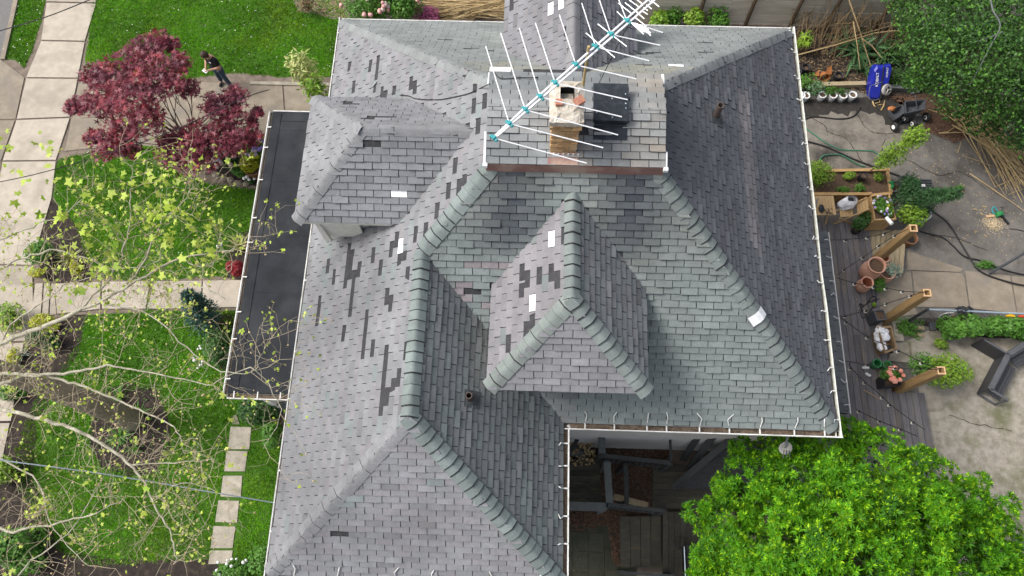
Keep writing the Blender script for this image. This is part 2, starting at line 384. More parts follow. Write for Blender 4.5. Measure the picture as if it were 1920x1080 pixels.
def sample(poly, n):
    A = np.array([(p[0], p[1]) for p in poly]); lo, hi = A.min(0), A.max(0)
    P = lo + (hi - lo) * RNG.random((int(n * 2.6), 2)); P = P[inpoly(P, poly)]; return P[:n]
def area(poly):
    return abs(sum(poly[i - 1][0] * poly[i][1] - poly[i][0] * poly[i - 1][1] for i in range(len(poly)))) / 2
def rough_edge(poly, step=.35, j=.06):
    out = []
    for i in range(len(poly)):
        a = Vector(poly[i][:2]); b = Vector(poly[(i + 1) % len(poly)][:2]); k = max(1, int((b - a).length / step)); k = min(k, 40)
        for q in range(k): p = a + (b - a) * q / k; out.append((p.x + random.uniform(-j, j), p.y + random.uniform(-j, j)))
    return out
def sheet(name, poly, z, m, rough=0., thick=.0, step=.35):
    mb = MB(); pts = rough_edge(poly, step, rough) if rough else [(p[0], p[1]) for p in poly]
    if thick: mb.prism(pts, z - thick, z)
    else: mb.add([(p[0], p[1], z) for p in pts], [tuple(range(len(pts)))])
    o = mb.build(name, m, kind='structure')
    return o
# ================================================================== THE HOUSE
XL, XR, YB, YF, XW, YW, ZE = -4.468, 5.898, 11.669, 2.505, .768, -.37, 6.24
DXL, DXR, DYB, DYF, DZ = -.672, 2.161, 7.855, 6.151, 9.398
XRG, YRE, ZR = -1.835, 2.117, 8.429                       # wing ridge
YRS = YF + (ZR - ZE) / (DZ - ZE) * (DYF - YF)
FX, FY0, FY1, FZ, FXL, FXR, FYF, FZE = .739, 5.875, 3.959, 9.155, -.609, 2.093, 2.703, 8.029
FYB = YF + (FZE - ZE) / (DZ - ZE) * (DYF - YF)
LY, LZ, LX, LXE, LYF, LYB, LZE = 7.042, 9.132, -2.956, -4.283, 5.713, 8.389, 7.996
LSL = (DZ - ZE) / (DXL - XL); LX1 = XL + (LZ - ZE) / LSL; LXW = XL + (LZE - ZE) / LSL
bsl = (DZ - ZE) / (YB - DYB)
BX0 = G(945, 60, FZE).x; BX1 = G(1192, 60, FZE).x; BX = (BX0 + BX1) / 2; BZ, BZE = FZ, FZE
BY0 = YB - (BZ - ZE) / bsl; BYE = YB - (BZE - ZE) / bsl; BY1 = BY0 + 1.95; BYF = BY0 + 3.2
house = thing('house', 'large grey shingled house with hipped roof, dormers and white gutters', 'house', (0, 5, 0))
DE, DR = DZ + .22, DZ + .50                               # flat-topped deck roof: edge and ridge height
DYM = (DYB + DYF) / 2; o_ = .05
SL = {}
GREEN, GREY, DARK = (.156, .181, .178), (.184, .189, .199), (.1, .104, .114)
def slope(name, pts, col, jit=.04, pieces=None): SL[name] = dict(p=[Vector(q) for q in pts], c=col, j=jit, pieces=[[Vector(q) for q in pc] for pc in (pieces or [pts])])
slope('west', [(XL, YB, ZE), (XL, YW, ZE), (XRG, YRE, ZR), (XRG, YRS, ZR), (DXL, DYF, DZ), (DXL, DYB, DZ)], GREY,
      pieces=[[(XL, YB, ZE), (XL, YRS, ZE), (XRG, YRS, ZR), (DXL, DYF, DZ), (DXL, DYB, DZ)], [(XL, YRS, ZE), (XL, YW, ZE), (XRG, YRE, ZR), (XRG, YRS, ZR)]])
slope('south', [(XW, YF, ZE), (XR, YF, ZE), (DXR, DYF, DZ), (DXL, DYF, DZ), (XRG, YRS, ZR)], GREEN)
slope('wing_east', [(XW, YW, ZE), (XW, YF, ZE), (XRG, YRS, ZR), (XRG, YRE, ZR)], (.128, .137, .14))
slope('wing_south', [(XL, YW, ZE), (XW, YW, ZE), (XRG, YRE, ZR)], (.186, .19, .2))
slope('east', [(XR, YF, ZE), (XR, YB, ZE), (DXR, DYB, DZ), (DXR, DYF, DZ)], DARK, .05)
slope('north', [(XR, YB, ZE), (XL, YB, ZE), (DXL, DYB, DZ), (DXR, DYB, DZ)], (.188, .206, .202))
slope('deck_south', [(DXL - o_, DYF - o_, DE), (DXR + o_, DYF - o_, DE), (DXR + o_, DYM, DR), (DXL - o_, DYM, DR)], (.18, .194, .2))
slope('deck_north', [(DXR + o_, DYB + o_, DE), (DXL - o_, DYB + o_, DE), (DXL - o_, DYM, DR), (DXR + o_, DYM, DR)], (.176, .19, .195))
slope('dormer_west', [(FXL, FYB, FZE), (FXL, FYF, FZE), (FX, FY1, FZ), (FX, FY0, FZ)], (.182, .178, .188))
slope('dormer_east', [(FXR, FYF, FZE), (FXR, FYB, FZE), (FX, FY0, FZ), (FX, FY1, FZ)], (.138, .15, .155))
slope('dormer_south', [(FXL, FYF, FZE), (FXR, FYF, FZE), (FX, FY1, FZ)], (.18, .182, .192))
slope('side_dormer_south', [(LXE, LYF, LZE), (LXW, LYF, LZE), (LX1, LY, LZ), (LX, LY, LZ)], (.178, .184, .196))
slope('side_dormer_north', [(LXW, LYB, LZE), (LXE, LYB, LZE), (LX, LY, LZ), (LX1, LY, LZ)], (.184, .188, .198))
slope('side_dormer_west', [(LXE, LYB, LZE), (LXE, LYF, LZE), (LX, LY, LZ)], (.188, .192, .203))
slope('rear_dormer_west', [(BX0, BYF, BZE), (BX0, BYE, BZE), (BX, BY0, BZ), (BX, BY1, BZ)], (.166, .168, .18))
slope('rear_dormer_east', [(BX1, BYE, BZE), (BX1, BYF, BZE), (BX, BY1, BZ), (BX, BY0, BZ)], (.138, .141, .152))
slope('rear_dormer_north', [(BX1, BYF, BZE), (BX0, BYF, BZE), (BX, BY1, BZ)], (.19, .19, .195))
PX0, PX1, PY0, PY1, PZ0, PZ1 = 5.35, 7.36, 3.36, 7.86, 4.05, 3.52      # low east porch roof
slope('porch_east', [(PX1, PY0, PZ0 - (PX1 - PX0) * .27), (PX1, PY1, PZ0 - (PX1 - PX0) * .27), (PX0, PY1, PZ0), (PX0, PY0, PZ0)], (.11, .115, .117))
for k, s in SL.items():
    p = s['p']; n = (p[1] - p[0]).cross(p[-1] - p[0]).normalized()
    if n.z < 0: n.negate()
    s['n'] = n; u = (p[1] - p[0]); u.normalize(); s['u'] = u; s['s'] = n.cross(u).normalized(); s['o'] = p[0]
DW = [(FXL + .12, FYF + .22, FXR - .12, 9), (LXE + .22, LYF + .2, 0, LYB - .2), (BX0 + .12, 5, BX1 - .12, BYF - .22)]
def covered(P, own):
    if own == 'porch_east': return False
    for k, s in SL.items():
        if k == own or k == 'porch_east': continue
        z = s['o'].z - ((P.x - s['o'].x) * s['n'].x + (P.y - s['o'].y) * s['n'].y) / s['n'].z
        if z > P.z + .06 and inpoly(np.array([(P.x, P.y)]), s['p'])[0]:
            if 'dormer' not in k: return True
            for x0, y0, x1, y1 in DW:
                if x0 + .16 < P.x < x1 - .16 and y0 + .16 < P.y < y1 - .16: return True
            if z < P.z + .1: return True
    return False
def clip(poly, conv):                     # polygon clipped by a convex one, counter-clockwise
    for i in range(len(conv)):
        a, b = conv[i], conv[(i + 1) % len(conv)]; out = []; ex, ey = b[0] - a[0], b[1] - a[1]
        sd_ = lambda q: ex * (q[1] - a[1]) - ey * (q[0] - a[0])
        for j in range(len(poly)):
            p, q = poly[j], poly[(j + 1) % len(poly)]; dp, dq = sd_(p), sd_(q)
            if dp >= 0: out.append(p)
            if (dp >= 0) != (dq >= 0): t = dp / (dp - dq); out.append((p[0] + t * (q[0] - p[0]), p[1] + t * (q[1] - p[1])))
        poly = out
        if len(poly) < 3: return []
    return poly
# tabs that blew off (felt shows) and tabs turned or patched white, read off the photo
LOST = {'west': [(659,445,649,526),(665.5,456,659,509),(678,477,675,504),(668,495,656,578),(705,455,702.5,482),(719,478,716,505),(740,443,737.5,471),(749.5,426,747.5,454.5),(752.5,468,750.5,495),(761.5,463,759,507),(768,490,765,520),(730,530,727.5,560),(737.5,543,735,574),(613.5,498,610.5,525),(605,553,597.5,608),(690,570,686.5,599),(684,614,682,661),(729,636,717,768.7),(730,718,729,729),(740,699,738.5,731.7),(752.4,681,750.5,712),(784,414,783,441.7),(802.5,405.5,799.6,435),(875.7,310,874.8,338.5),(865.5,327.5,862,356),(824,373,822,401.5),(693.3,122,691.7,147.5),(708.3,114.4,702.8,182),(727,161.7,725.6,183.7),(743,153,741.3,177.4),(776,133.3,774.4,160.9),(783.9,142,782.3,168.7),(887.8,167,884.6,226),(906,187.6,903.5,216.8),(900,245,898,254),(717.7,178,717.7,183),(628,505,626,520),(645,600,643,628),(760,640,759,660),(700,640,698,655),(842,352,841,372),(856,300,855,318),(668,150,667,165),(655,120,654,135),(853,395,852,400)],
        'wing_south': [(640, 1005)], 'dormer_west': [(976.7,497.8,973,551),(987.3,510.7,986.7,541.8),(1009.6,508,1009.6,536),(1030,524,1030,524),(1042,535.6,1042,535.6),(996,588,993,601),(984.4,605.6,983.3,621),(951,629,950,660),(1055.6,430,1055,461.8)],
        'south': [(888,545),(902,545)], 'wing_east': [], 'side_dormer_south': [(705,269)], 'side_dormer_north': [(645,193),(690,222),(705,220),(652,194),(725,219)],
        'rear_dormer_west': [(1059,65),(1060,75),(962,3)], 'north': [(835,75),(897,93),(915,95),(1235,100),(1215,101),(1320,81),(1325,98),(1220,124),(1205,124),(1362,59)], 'deck_south': [(1111,252)], 'dormer_south': [], 'east': []}
WHITE = {'west': [(756,438,753.5,465.5)], 'dormer_west': [(1032.7,437.8,1032.2,467.8), (997,555.6,996.7,586.7)], 'side_dormer_south': [(750, 367)], 'rear_dormer_west': [(1030, 4, 1029, 31), (1054, -5, 1052, 20)], 'north': [(1271, 124)]}
PINK = {'south': [(885,493),(905,495),(925,490),(940,493),(860,543),(875,530),(865,560),(905,575)]}
TW, TE, GAP, LIFT = .305, .127, .0125, .022
tabs = []
for k, s in SL.items():
    o, u, v, n = s['o'], s['u'], s['s'], s['n']
    to2 = lambda q: ((q - o).dot(u), (q - o).dot(v))
    pcs = [[to2(q) for q in pc] for pc in s['pieces']]; whole = [to2(q) for q in s['p']]
    umin = min(q[0] for q in whole); umax = max(q[0] for q in whole); vmax = max(q[1] for q in whole)
    def cell(px):
        q = to2(PL(px[0], px[1], o, n)); j = int(q[1] // TE); return j, q[0]
    offs = []; acc = random.uniform(0, TW)
    for j in range(int(vmax / TE) + 2):
        acc += TW / 2 + random.gauss(0, .004)
        if random.random() < .08: acc += random.uniform(-.06, .06)
        offs.append(acc % TW)
    def cells(lst):
        out = set()
        for px in lst:
            if len(px) == 4:
                q0, q1 = to2(PL(px[0], px[1], o, n)), to2(PL(px[2], px[3], o, n)); j = int((q0[1] + q1[1]) / 2 // TE); ua, ub = min(q0[0], q1[0]), max(q0[0], q1[0])
                if 0 <= j < len(offs):
                    k_ = max(1, round((ub - ua) / TW)); c0_ = round((ua - umin - offs[j]) / TW) if ub > ua + .1 else math.floor((ua - umin - offs[j]) / TW)
                    for c_ in range(k_): out.add((j, c0_ + c_))
                continue
            j, uu = cell(px)
            if 0 <= j < len(offs): out.add((j, math.floor((uu - umin - offs[j]) / TW)))
        return out
    lost, wht, pnk = cells(LOST.get(k, [])), cells(WHITE.get(k, [])), cells(PINK.get(k, []))
    for j in range(int(vmax / TE) + 1):
        row = random.gauss(0, .02)
        k0 = -2; cnt = int((umax - umin) / TW) + 3
        for c in range(k0, cnt):
            u0 = umin + offs[j] + c * TW; ir = random.uniform(-.003, .003)
            rect = [(u0 + GAP / 2, j * TE + ir), (u0 + TW - GAP / 2, j * TE + ir), (u0 + TW - GAP / 2, (j + 1) * TE), (u0 + GAP / 2, (j + 1) * TE)]
            polys = [clip(rect, pc) for pc in pcs]; polys = [q for q in polys if len(q) >= 3]
            if not polys: continue
            ar = sum(area(q) for q in polys); full = ar > (TW - GAP) * (TE) * .93
            if full: polys = [rect]
            cx, cy = u0 + TW / 2, (j + .5) * TE
            bp_ = max(polys, key=area); mx_, my_ = sum(q[0] for q in bp_) / len(bp_), sum(q[1] for q in bp_) / len(bp_); P = o + u * mx_ + v * my_ + n * .02
            if covered(P, k): continue
            if (j, c) in lost:
                if random.random() > .25 or not full: continue
                f1, f2 = random.uniform(.08, .5), random.uniform(.05, .4); s_ = rect; full = False      # a torn stub stays
                polys = [[s_[0], (s_[0][0] + f1 * TW, s_[0][1]), (s_[3][0] + f2 * TW, s_[3][1]), s_[3]]] if random.random() < .5 else [[(s_[1][0] - f1 * TW, s_[1][1]), s_[1], s_[2], (s_[2][0] - f2 * TW, s_[2][1])]]
            f = 1 + row + random.gauss(0, s['j'])
            if random.random() < .05: f *= random.uniform(.78, .9)
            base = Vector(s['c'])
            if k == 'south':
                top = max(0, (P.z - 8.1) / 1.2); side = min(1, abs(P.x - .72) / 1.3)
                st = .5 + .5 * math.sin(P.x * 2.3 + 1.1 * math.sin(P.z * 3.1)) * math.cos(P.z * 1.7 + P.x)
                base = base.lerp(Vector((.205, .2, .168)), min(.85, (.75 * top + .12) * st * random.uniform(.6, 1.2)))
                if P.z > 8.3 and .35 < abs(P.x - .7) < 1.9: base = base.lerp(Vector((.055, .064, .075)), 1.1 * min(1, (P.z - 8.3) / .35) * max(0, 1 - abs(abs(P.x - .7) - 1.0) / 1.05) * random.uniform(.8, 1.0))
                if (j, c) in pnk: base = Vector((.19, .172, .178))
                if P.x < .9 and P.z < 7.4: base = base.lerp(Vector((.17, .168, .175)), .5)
            elif k in ('west', 'dormer_west', 'rear_dormer_west', 'wing_east', 'dormer_east', 'wing_south'):
                q = random.random(); hue = math.sin(P.y * 1.3 + P.x * 2.1) + math.sin(P.y * 3.1 - P.z)
                if q < (.05 if k == 'west' else .015 if k != 'wing_east' else .25) + (.15 if hue > 1.2 else 0): base = base.lerp(Vector(GREEN) * (1.05 if k in ('west', 'wing_south') else .82), .8)
                elif q < .3: base = base.lerp(Vector((.196, .187, .195)) * (base[0] / .19), .5)
            elif k in ('deck_south', 'deck_north'):
                d = abs(P.x - 2.0)
                if P.x > 1.35: base = base.lerp(Vector((.25, .2, .14)), .5 * max(0, 1 - d / .65) * random.uniform(.3, 1.2))
                if abs(P.x - .72) < .16 + .25 * (DR - P.z) and P.y < 6.7: base = base.lerp(Vector((.2, .15, .11)), .35)
                base = base * (1 + .16 * math.sin(P.x * 3.7) * math.sin(P.y * 4.1 + 1))
                if P.z > DR - .1: base = base.lerp(Vector((.24, .25, .25)), .5)
            elif k == 'north' and abs(P.x - .7) < 3 and P.z > 8.6 : base = base.lerp(Vector((.24, .22, .15)), .55 * random.uniform(.2, 1.1))
            elif k == 'east' and abs(P.x - 4.2) < .14 and 5.5 < P.y < 9: base = Vector((.155, .148, .152))
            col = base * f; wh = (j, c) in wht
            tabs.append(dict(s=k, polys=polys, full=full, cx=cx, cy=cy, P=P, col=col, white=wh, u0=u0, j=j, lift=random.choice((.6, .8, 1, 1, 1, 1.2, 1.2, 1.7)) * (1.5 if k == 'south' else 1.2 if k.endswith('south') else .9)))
# how large each whole tab shows from the drone; the 300 largest are pieces of their own
hatch_q = [PL(*q, SL['deck_south']['o'], SL['deck_south']['n']) for q in ((1113, 157), (1181, 157), (1181, 240), (1113, 240))]
def shows(t):
    n = SL[t['s']]['n']; d = CP - t['P']; x, y = proj(t['P'])
    if not (8 < x < 1912 and 4 < y < 1076): return 0
    if 1020 < x < 1190 and 150 < y < 292: return 0
    return n.dot(d.normalized()) / (d.length ** 2)
whole_tabs = sorted([t for t in tabs if t['full']], key=shows, reverse=True)
chosen = [t for t in tabs if t['white'] and t['full']]; ids = {id(t) for t in chosen}
for t in whole_tabs:
    if len(chosen) >= 296: break
    if id(t) not in ids: chosen.append(t); ids.add(id(t))
def tab_local():
    a, b = TW / 2 - GAP / 2, TE / 2
    mb = MB(); vs = [(-a, -b, LIFT), (a, -b, LIFT), (a, b, .004), (-a, b, .004), (-a, -b, 0), (a, -b, 0), (a, b, 0), (-a, b, 0)]
    mb.add(vs, [(0, 1, 2, 3)]); mb.add([vs[0], vs[1], vs[5], vs[4]], [(0, 3, 2, 1)], 1); mb.add([vs[1], vs[2], vs[6], vs[5]], [(0, 3, 2, 1)], 1); mb.add([vs[3], vs[0], vs[4], vs[7]], [(0, 3, 2, 1)], 1)
    return mb
tab_me = tab_local().mesh('shingle', ['shingle', 'edge']); white_me = tab_local().mesh('white_shingle', ['white_patch', 'edge'])
NICE = {'west': 'west', 'south': 'south'}
slope_obj = {}
for k, s in SL.items():
    mb = MB(); n = s['n']
    for pc in s['pieces']:
        a = [q - n * .002 for q in pc]; b = [q - n * .09 for q in pc]; m_ = len(a)
        mb.add(a + b, [tuple(range(m_)), tuple(range(2 * m_ - 1, m_ - 1, -1))] + [(i, m_ + i, m_ + (i + 1) % m_, (i + 1) % m_) for i in range(m_)])
    slope_obj[k] = mb.build('porch_roof' if k == 'porch_east' else 'dormer_roof' if 'dormer' in k else 'roof_slope', 'felt', house)
for t in chosen:
    s = SL[t['s']]; u, v, n = s['u'], s['s'], s['n']; p = s['o'] + u * t['cx'] + v * t['cy']
    M = Matrix(((u.x, v.x, n.x, p.x), (u.y, v.y, n.y, p.y), (u.z, v.z, n.z, p.z), (0, 0, 0, 1)))
    M = M @ Matrix.Diagonal((1, 1, t['lift'], 1)) @ Matrix.Rotation(random.gauss(0, .006), 4, 'Z')
    o = place(white_me if t['white'] else tab_me, 'shingle', slope_obj[t['s']], M, label='white patch shingle among the grey ones' if t['white'] else None)
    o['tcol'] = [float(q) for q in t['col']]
V, F, MI, TC = [], [], [], []
for t in tabs:
    if id(t) in ids: continue
    s = SL[t['s']]; o, u, v, n = s['o'], s['u'], s['s'], s['n']
    for poly in t['polys']:
        b = len(V); m_ = len(poly)
        lf_ = LIFT * t.get('lift', 1)
        for q in poly:
            h = lf_ + (.004 - lf_) * min(1, max(0, (q[1] - t['j'] * TE) / TE)); V.append(o + u * q[0] + v * q[1] + n * h)
        for q in poly: V.append(o + u * q[0] + v * q[1])
        F.append(list(range(b, b + m_))); MI.append(2 if t['white'] else 0); TC.append(t['col'])
        for i in range(m_): F.append([b + i, b + m_ + i, b + m_ + (i + 1) % m_, b + (i + 1) % m_]); MI.append(1); TC.append(Vector((.03, .03, .03)))
ro = root_loc(house); me = bpy.data.meshes.new('shingles'); me.from_pydata([tuple(q - ro) for q in V], [], F)
for q in ('shingle', 'edge', 'white_patch'): me.materials.append(MATS[q])
me.polygons.foreach_set('material_index', MI)
at_ = me.attributes.new('tcol', 'FLOAT_VECTOR', 'FACE'); at_.data.foreach_set('vector', np.array([tuple(c) for c in TC], dtype=np.float32).ravel()); me.update()
props(link(bpy.data.objects.new('shingles', me), house), kind='stuff')
# ---- hips and ridges: lapped cap shingles
def ridge(A, B, nA, nB, col, step=.185, hw=.165, lip=.026, jit=.06, name='hip_cap', label=None):
    A, B = Vector(A), Vector(B); d = (B - A); L = d.length; d.normalize()     # A low end, B high end
    if nA.cross(nB).dot(d) < 0: nA, nB = nB, nA
    upm = (nA + nB).normalized()
    a_ = nA.cross(d).normalized() if True else None
    dA = d.cross(nA); dB = d.cross(nB)
    if dA.dot(upm) > 0: dA = -dA
    if dB.dot(upm) > 0: dB = -dB
    if dA.dot(dB) > .9: dB = -dB
    spine = MB(); spine.add([A + dA * hw * .8 + nA * .02, A + upm * .012, A + dB * hw * .8 + nB * .02, B + dA * hw * .8 + nA * .02, B + upm * .012, B + dB * hw * .8 + nB * .02], [(0, 1, 4, 3), (1, 2, 5, 4)])
    par = spine.build(name.replace('_cap', '_line'), 'felt', house, label=label)
    nseg = max(1, int(round(L / step))); st = L / nseg
    def section(h, ext):
        hh = h * .75 + .014; cA, cB = max(.3, upm.dot(nA)), max(.3, upm.dot(nB)); sp = upm * (hh / max(cA, cB) - .012)
        return [dA * hw + nA * hh, dA * hw * .55 + nA * (hh + .002), dA * hw * .22 + nA * (hh - .001), sp, dB * hw * .22 + nB * (hh - .001), dB * hw * .55 + nB * (hh + .002), dB * hw + nB * hh]
    def section_round(h, ext):
        p0 = dA * hw + nA * (h * .75 + .014); p2 = dB * hw + nB * (h * .75 + .014); c = upm * (2 * (h * .7 + .004) - .5 * (p0 + p2).dot(upm))
        return [p0 * (1 - t) ** 2 + c * 2 * t * (1 - t) + p2 * t * t for t in (0, .25, .42, .5, .58, .75, 1)]
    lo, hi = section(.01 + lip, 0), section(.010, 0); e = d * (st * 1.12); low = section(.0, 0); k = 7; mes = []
    for band in ((.022, .014, .004) if lip > .02 else (.012, .002, .002, .002)):      # asphalt lip, dark band painted on for the shadow line of each lap
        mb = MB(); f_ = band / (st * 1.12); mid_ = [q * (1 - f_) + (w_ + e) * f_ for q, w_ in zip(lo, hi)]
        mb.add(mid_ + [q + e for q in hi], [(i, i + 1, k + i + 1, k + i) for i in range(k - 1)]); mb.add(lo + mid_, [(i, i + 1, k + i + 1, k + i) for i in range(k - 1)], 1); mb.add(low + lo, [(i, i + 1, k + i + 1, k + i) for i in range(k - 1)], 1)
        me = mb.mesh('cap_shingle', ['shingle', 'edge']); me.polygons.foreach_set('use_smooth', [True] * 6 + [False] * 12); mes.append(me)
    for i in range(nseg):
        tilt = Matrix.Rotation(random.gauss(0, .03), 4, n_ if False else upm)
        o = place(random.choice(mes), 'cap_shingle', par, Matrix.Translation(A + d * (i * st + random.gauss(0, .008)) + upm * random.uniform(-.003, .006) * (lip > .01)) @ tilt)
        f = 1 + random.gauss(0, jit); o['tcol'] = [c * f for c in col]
N_ = {k: s['n'] for k, s in SL.items()}
CG, CGR = (.155, .184, .178), (.19, .194, .202)
P_fl, P_fr, P_bl, P_br = (DXL, DYF, DZ), (DXR, DYF, DZ), (DXL, DYB, DZ), (DXR, DYB, DZ)
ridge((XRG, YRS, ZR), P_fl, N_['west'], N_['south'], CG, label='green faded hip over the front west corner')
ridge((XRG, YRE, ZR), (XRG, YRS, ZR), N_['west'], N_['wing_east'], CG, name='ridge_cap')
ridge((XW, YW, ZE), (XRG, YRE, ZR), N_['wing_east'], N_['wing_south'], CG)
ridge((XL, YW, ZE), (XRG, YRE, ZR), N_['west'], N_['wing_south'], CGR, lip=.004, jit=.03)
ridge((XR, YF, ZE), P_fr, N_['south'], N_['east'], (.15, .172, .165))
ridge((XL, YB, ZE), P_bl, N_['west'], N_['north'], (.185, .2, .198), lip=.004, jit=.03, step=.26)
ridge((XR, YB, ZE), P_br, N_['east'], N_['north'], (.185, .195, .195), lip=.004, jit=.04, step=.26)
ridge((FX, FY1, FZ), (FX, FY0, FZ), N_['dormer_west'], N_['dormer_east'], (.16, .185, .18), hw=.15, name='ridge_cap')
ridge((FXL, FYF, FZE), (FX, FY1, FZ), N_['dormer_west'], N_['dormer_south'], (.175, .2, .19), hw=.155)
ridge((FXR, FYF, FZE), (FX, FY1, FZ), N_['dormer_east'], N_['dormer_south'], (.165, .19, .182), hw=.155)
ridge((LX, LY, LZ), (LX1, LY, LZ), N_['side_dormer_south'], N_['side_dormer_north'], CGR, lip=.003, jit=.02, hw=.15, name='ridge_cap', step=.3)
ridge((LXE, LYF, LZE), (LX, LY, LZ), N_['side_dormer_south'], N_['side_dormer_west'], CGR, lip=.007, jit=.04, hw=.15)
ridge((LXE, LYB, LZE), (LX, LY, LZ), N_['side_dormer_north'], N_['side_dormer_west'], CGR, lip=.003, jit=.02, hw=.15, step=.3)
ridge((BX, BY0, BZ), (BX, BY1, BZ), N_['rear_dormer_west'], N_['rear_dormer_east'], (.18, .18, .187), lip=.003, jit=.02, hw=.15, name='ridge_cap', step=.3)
# white patch cap on the south-east hip
hd = (Vector(P_fr) - Vector((XR, YF, ZE))); hp = PL(1421, 594, SL['east']['o'], SL['east']['n']); tt = (hp - Vector((XR, YF, ZE))).dot(hd.normalized()) / hd.length
hA = Vector((XR, YF, ZE)) + hd * tt; um = (N_['south'] + N_['east']).normalized(); h_ = hd.normalized()
dS = h_.cross(N_['south']); dS = -dS if dS.dot(um) > 0 else dS; dE = h_.cross(N_['east']); dE = -dE if dE.dot(um) > 0 else dE
mb = MB(); sec = lambda q: [q + dS * .17 + N_['south'] * .062, q + um * .068 + dS * .06, q + um * .068 + dE * .05, q + dE * .15 + N_['east'] * .062]
mb.add(sec(hA - h_ * .1) + sec(hA + h_ * .1), [(i, i + 1, 5 + i, 4 + i) for i in range(3)]); mb.build('patch_cap', 'white_patch', house, label='white patch cap on the south-east hip')
# ---- deck roof fascia, white corner flashings
mb = MB(); mb.box(((DXL + DXR) / 2, DYF - .03, (DZ + DE) / 2 - .02), (DXR - DXL + .1, .05, DE - DZ + .03)); mb.build('fascia', 'copper_fascia', house, label='rust coloured metal fascia below the roof deck')
mb = MB(); mb.box(((DXL + DXR) / 2, DYB + .03, (DZ + DE) / 2 - .02), (DXR - DXL + .1, .05, DE - DZ + .03)); mb.build('fascia', 'edge', house)
for x in (DXL - .03, DXR + .03):
    mb = MB(); mb.add([(x - .02, DYF, DZ - .1), (x - .02, DYB, DZ - .1), (x - .02, DYB, DE), (x - .02, DYM, DR - .01), (x - .02, DYF, DE), (x + .02, DYF, DZ - .1), (x + .02, DYB, DZ - .1), (x + .02, DYB, DE), (x + .02, DYM, DR - .01), (x + .02, DYF, DE)],
        [(0, 1, 2, 3, 4), (9, 8, 7, 6, 5), (0, 4, 9, 5), (1, 6, 7, 2)]); mb.build('deck_end_wall', 'edge', house)
for p, q in (((DXL - .06, DYF - .08, DE - .01), (.075, .06, .07)), ((DXR + .06, DYF - .08, DE - .01), (.075, .06, .07)), ((DXL + .12, DYB + .07, DE + .012), (.36, .09, .03)), ((DXR + .07, DYB - .07, DE + .02), (.04, .2, .05))):
    mb = MB(); mb.box(p, q); mb.build('corner_flashing', 'white_patch', house)
for p, q, b_ in (((DXL - .07, DYF - .05, DE + .012), (DXL - .07, DYF + .45, DE + .16), .035), ((DXL - .07, DYB + .0, DE + .02), (DXL - .07, DYB - .3, DE + .12), .02), ((DXR + .07, DYF - .05, DE + .012), (DXR + .07, DYF + .2, DE + .08), .025)):
    mb = MB(); mb.bar(p, q, b_, .02); mb.build('drip_edge', 'white_patch', house)
mb = MB()
mb.box(((DXL + DXR) / 2 - .35, DYB + .04, DE + .018), (1.1, .1, .012)); mb.build('ridge_flashing', 'felt', house)
# roof hatch (dark metal lid)
n = SL['deck_north']['n']; ndk = SL['deck_south']['n']
hz = DR + .10; q = [G(1113, 158, hz - .03), G(1177, 158, hz - .03), G(1181, 226, hz + .02), G(1113, 226, hz + .02)]
hx0, hx1, hy0, hy1 = (q[0].x + q[3].x) / 2, (q[1].x + q[2].x) / 2, q[2].y, q[0].y
mb = MB(); mb.box(((hx0 + hx1) / 2, (hy0 + hy1) / 2, hz - .03), (hx1 - hx0, hy1 - hy0, .07)); mb.box(((hx0 + hx1) / 2, (hy0 + hy1) / 2, hz - .16), (hx1 - hx0 - .05, hy1 - hy0 - .05, .3))
hatch = mb.build('roof_hatch', 'hatch_metal', house, label='flat dark metal roof hatch beside the chimney')
mb = MB(); a = Vector(((hx0 + hx1) / 2, hy0 - .1, 0)); a.z = SL['deck_south']['o'].z + (a.y - (DYF - o_)) / (DYM - DYF + o_) * (DR - DE) + .022
M3 = Matrix((SL['deck_south']['u'], SL['deck_south']['s'], ndk)).transposed(); mb.box(a, (hx1 - hx0 - .02, .24, .012), M3); mb.build('hatch_shadow', 'hatch_metal', hatch)  # dark sheet on the shingles stands in for the shadow below the lid
mb = MB()
for i in range(6): mb.ball((random.choice((hx0 + .05, hx1 - .05, hx0 + .3)), hy0 + .06 + i * .09, hz + .007), .012, 6, 3)
mb.build('screws', 'galv', hatch)
# vent pipes
for (u, v, k, h, r, nm) in ((1341, 221, 'east', .42, .062, 'tall'), (881, 748, 'wing_east', .3, .058, 'short')):
    s = SL[k]; p = PL(u, v, s['o'], s['n']); mb = MB(); mb.lathe(p - Vector((0, 0, .1)), [(r, 0), (r, h + .1), (r * .8, h + .1), (r * .75, .2)], 14)
    vp = mb.build('vent_pipe', 'pipe_rust', house, smooth=False, label='rusty vent pipe on the east slope' if k == 'east' else 'short rusty vent pipe on the wing')
    mb = MB(); mb.lathe(p + Vector((0, 0, -.05)), [(r + .09, -.02), (r + .05, .07), (r + .012, .14)], 14); M3 = Matrix((s['u'], s['s'], s['n'])).transposed(); mb.box(p + s['n'] * .016 - s['s'] * .04, (.3, .34, .012), M3); mb.build('boot', 'lead', vp)
    mb = MB(); mb.disc(p + Vector((0, 0, .12)), r * .9, 12); mb.build('bore', 'soot', vp)
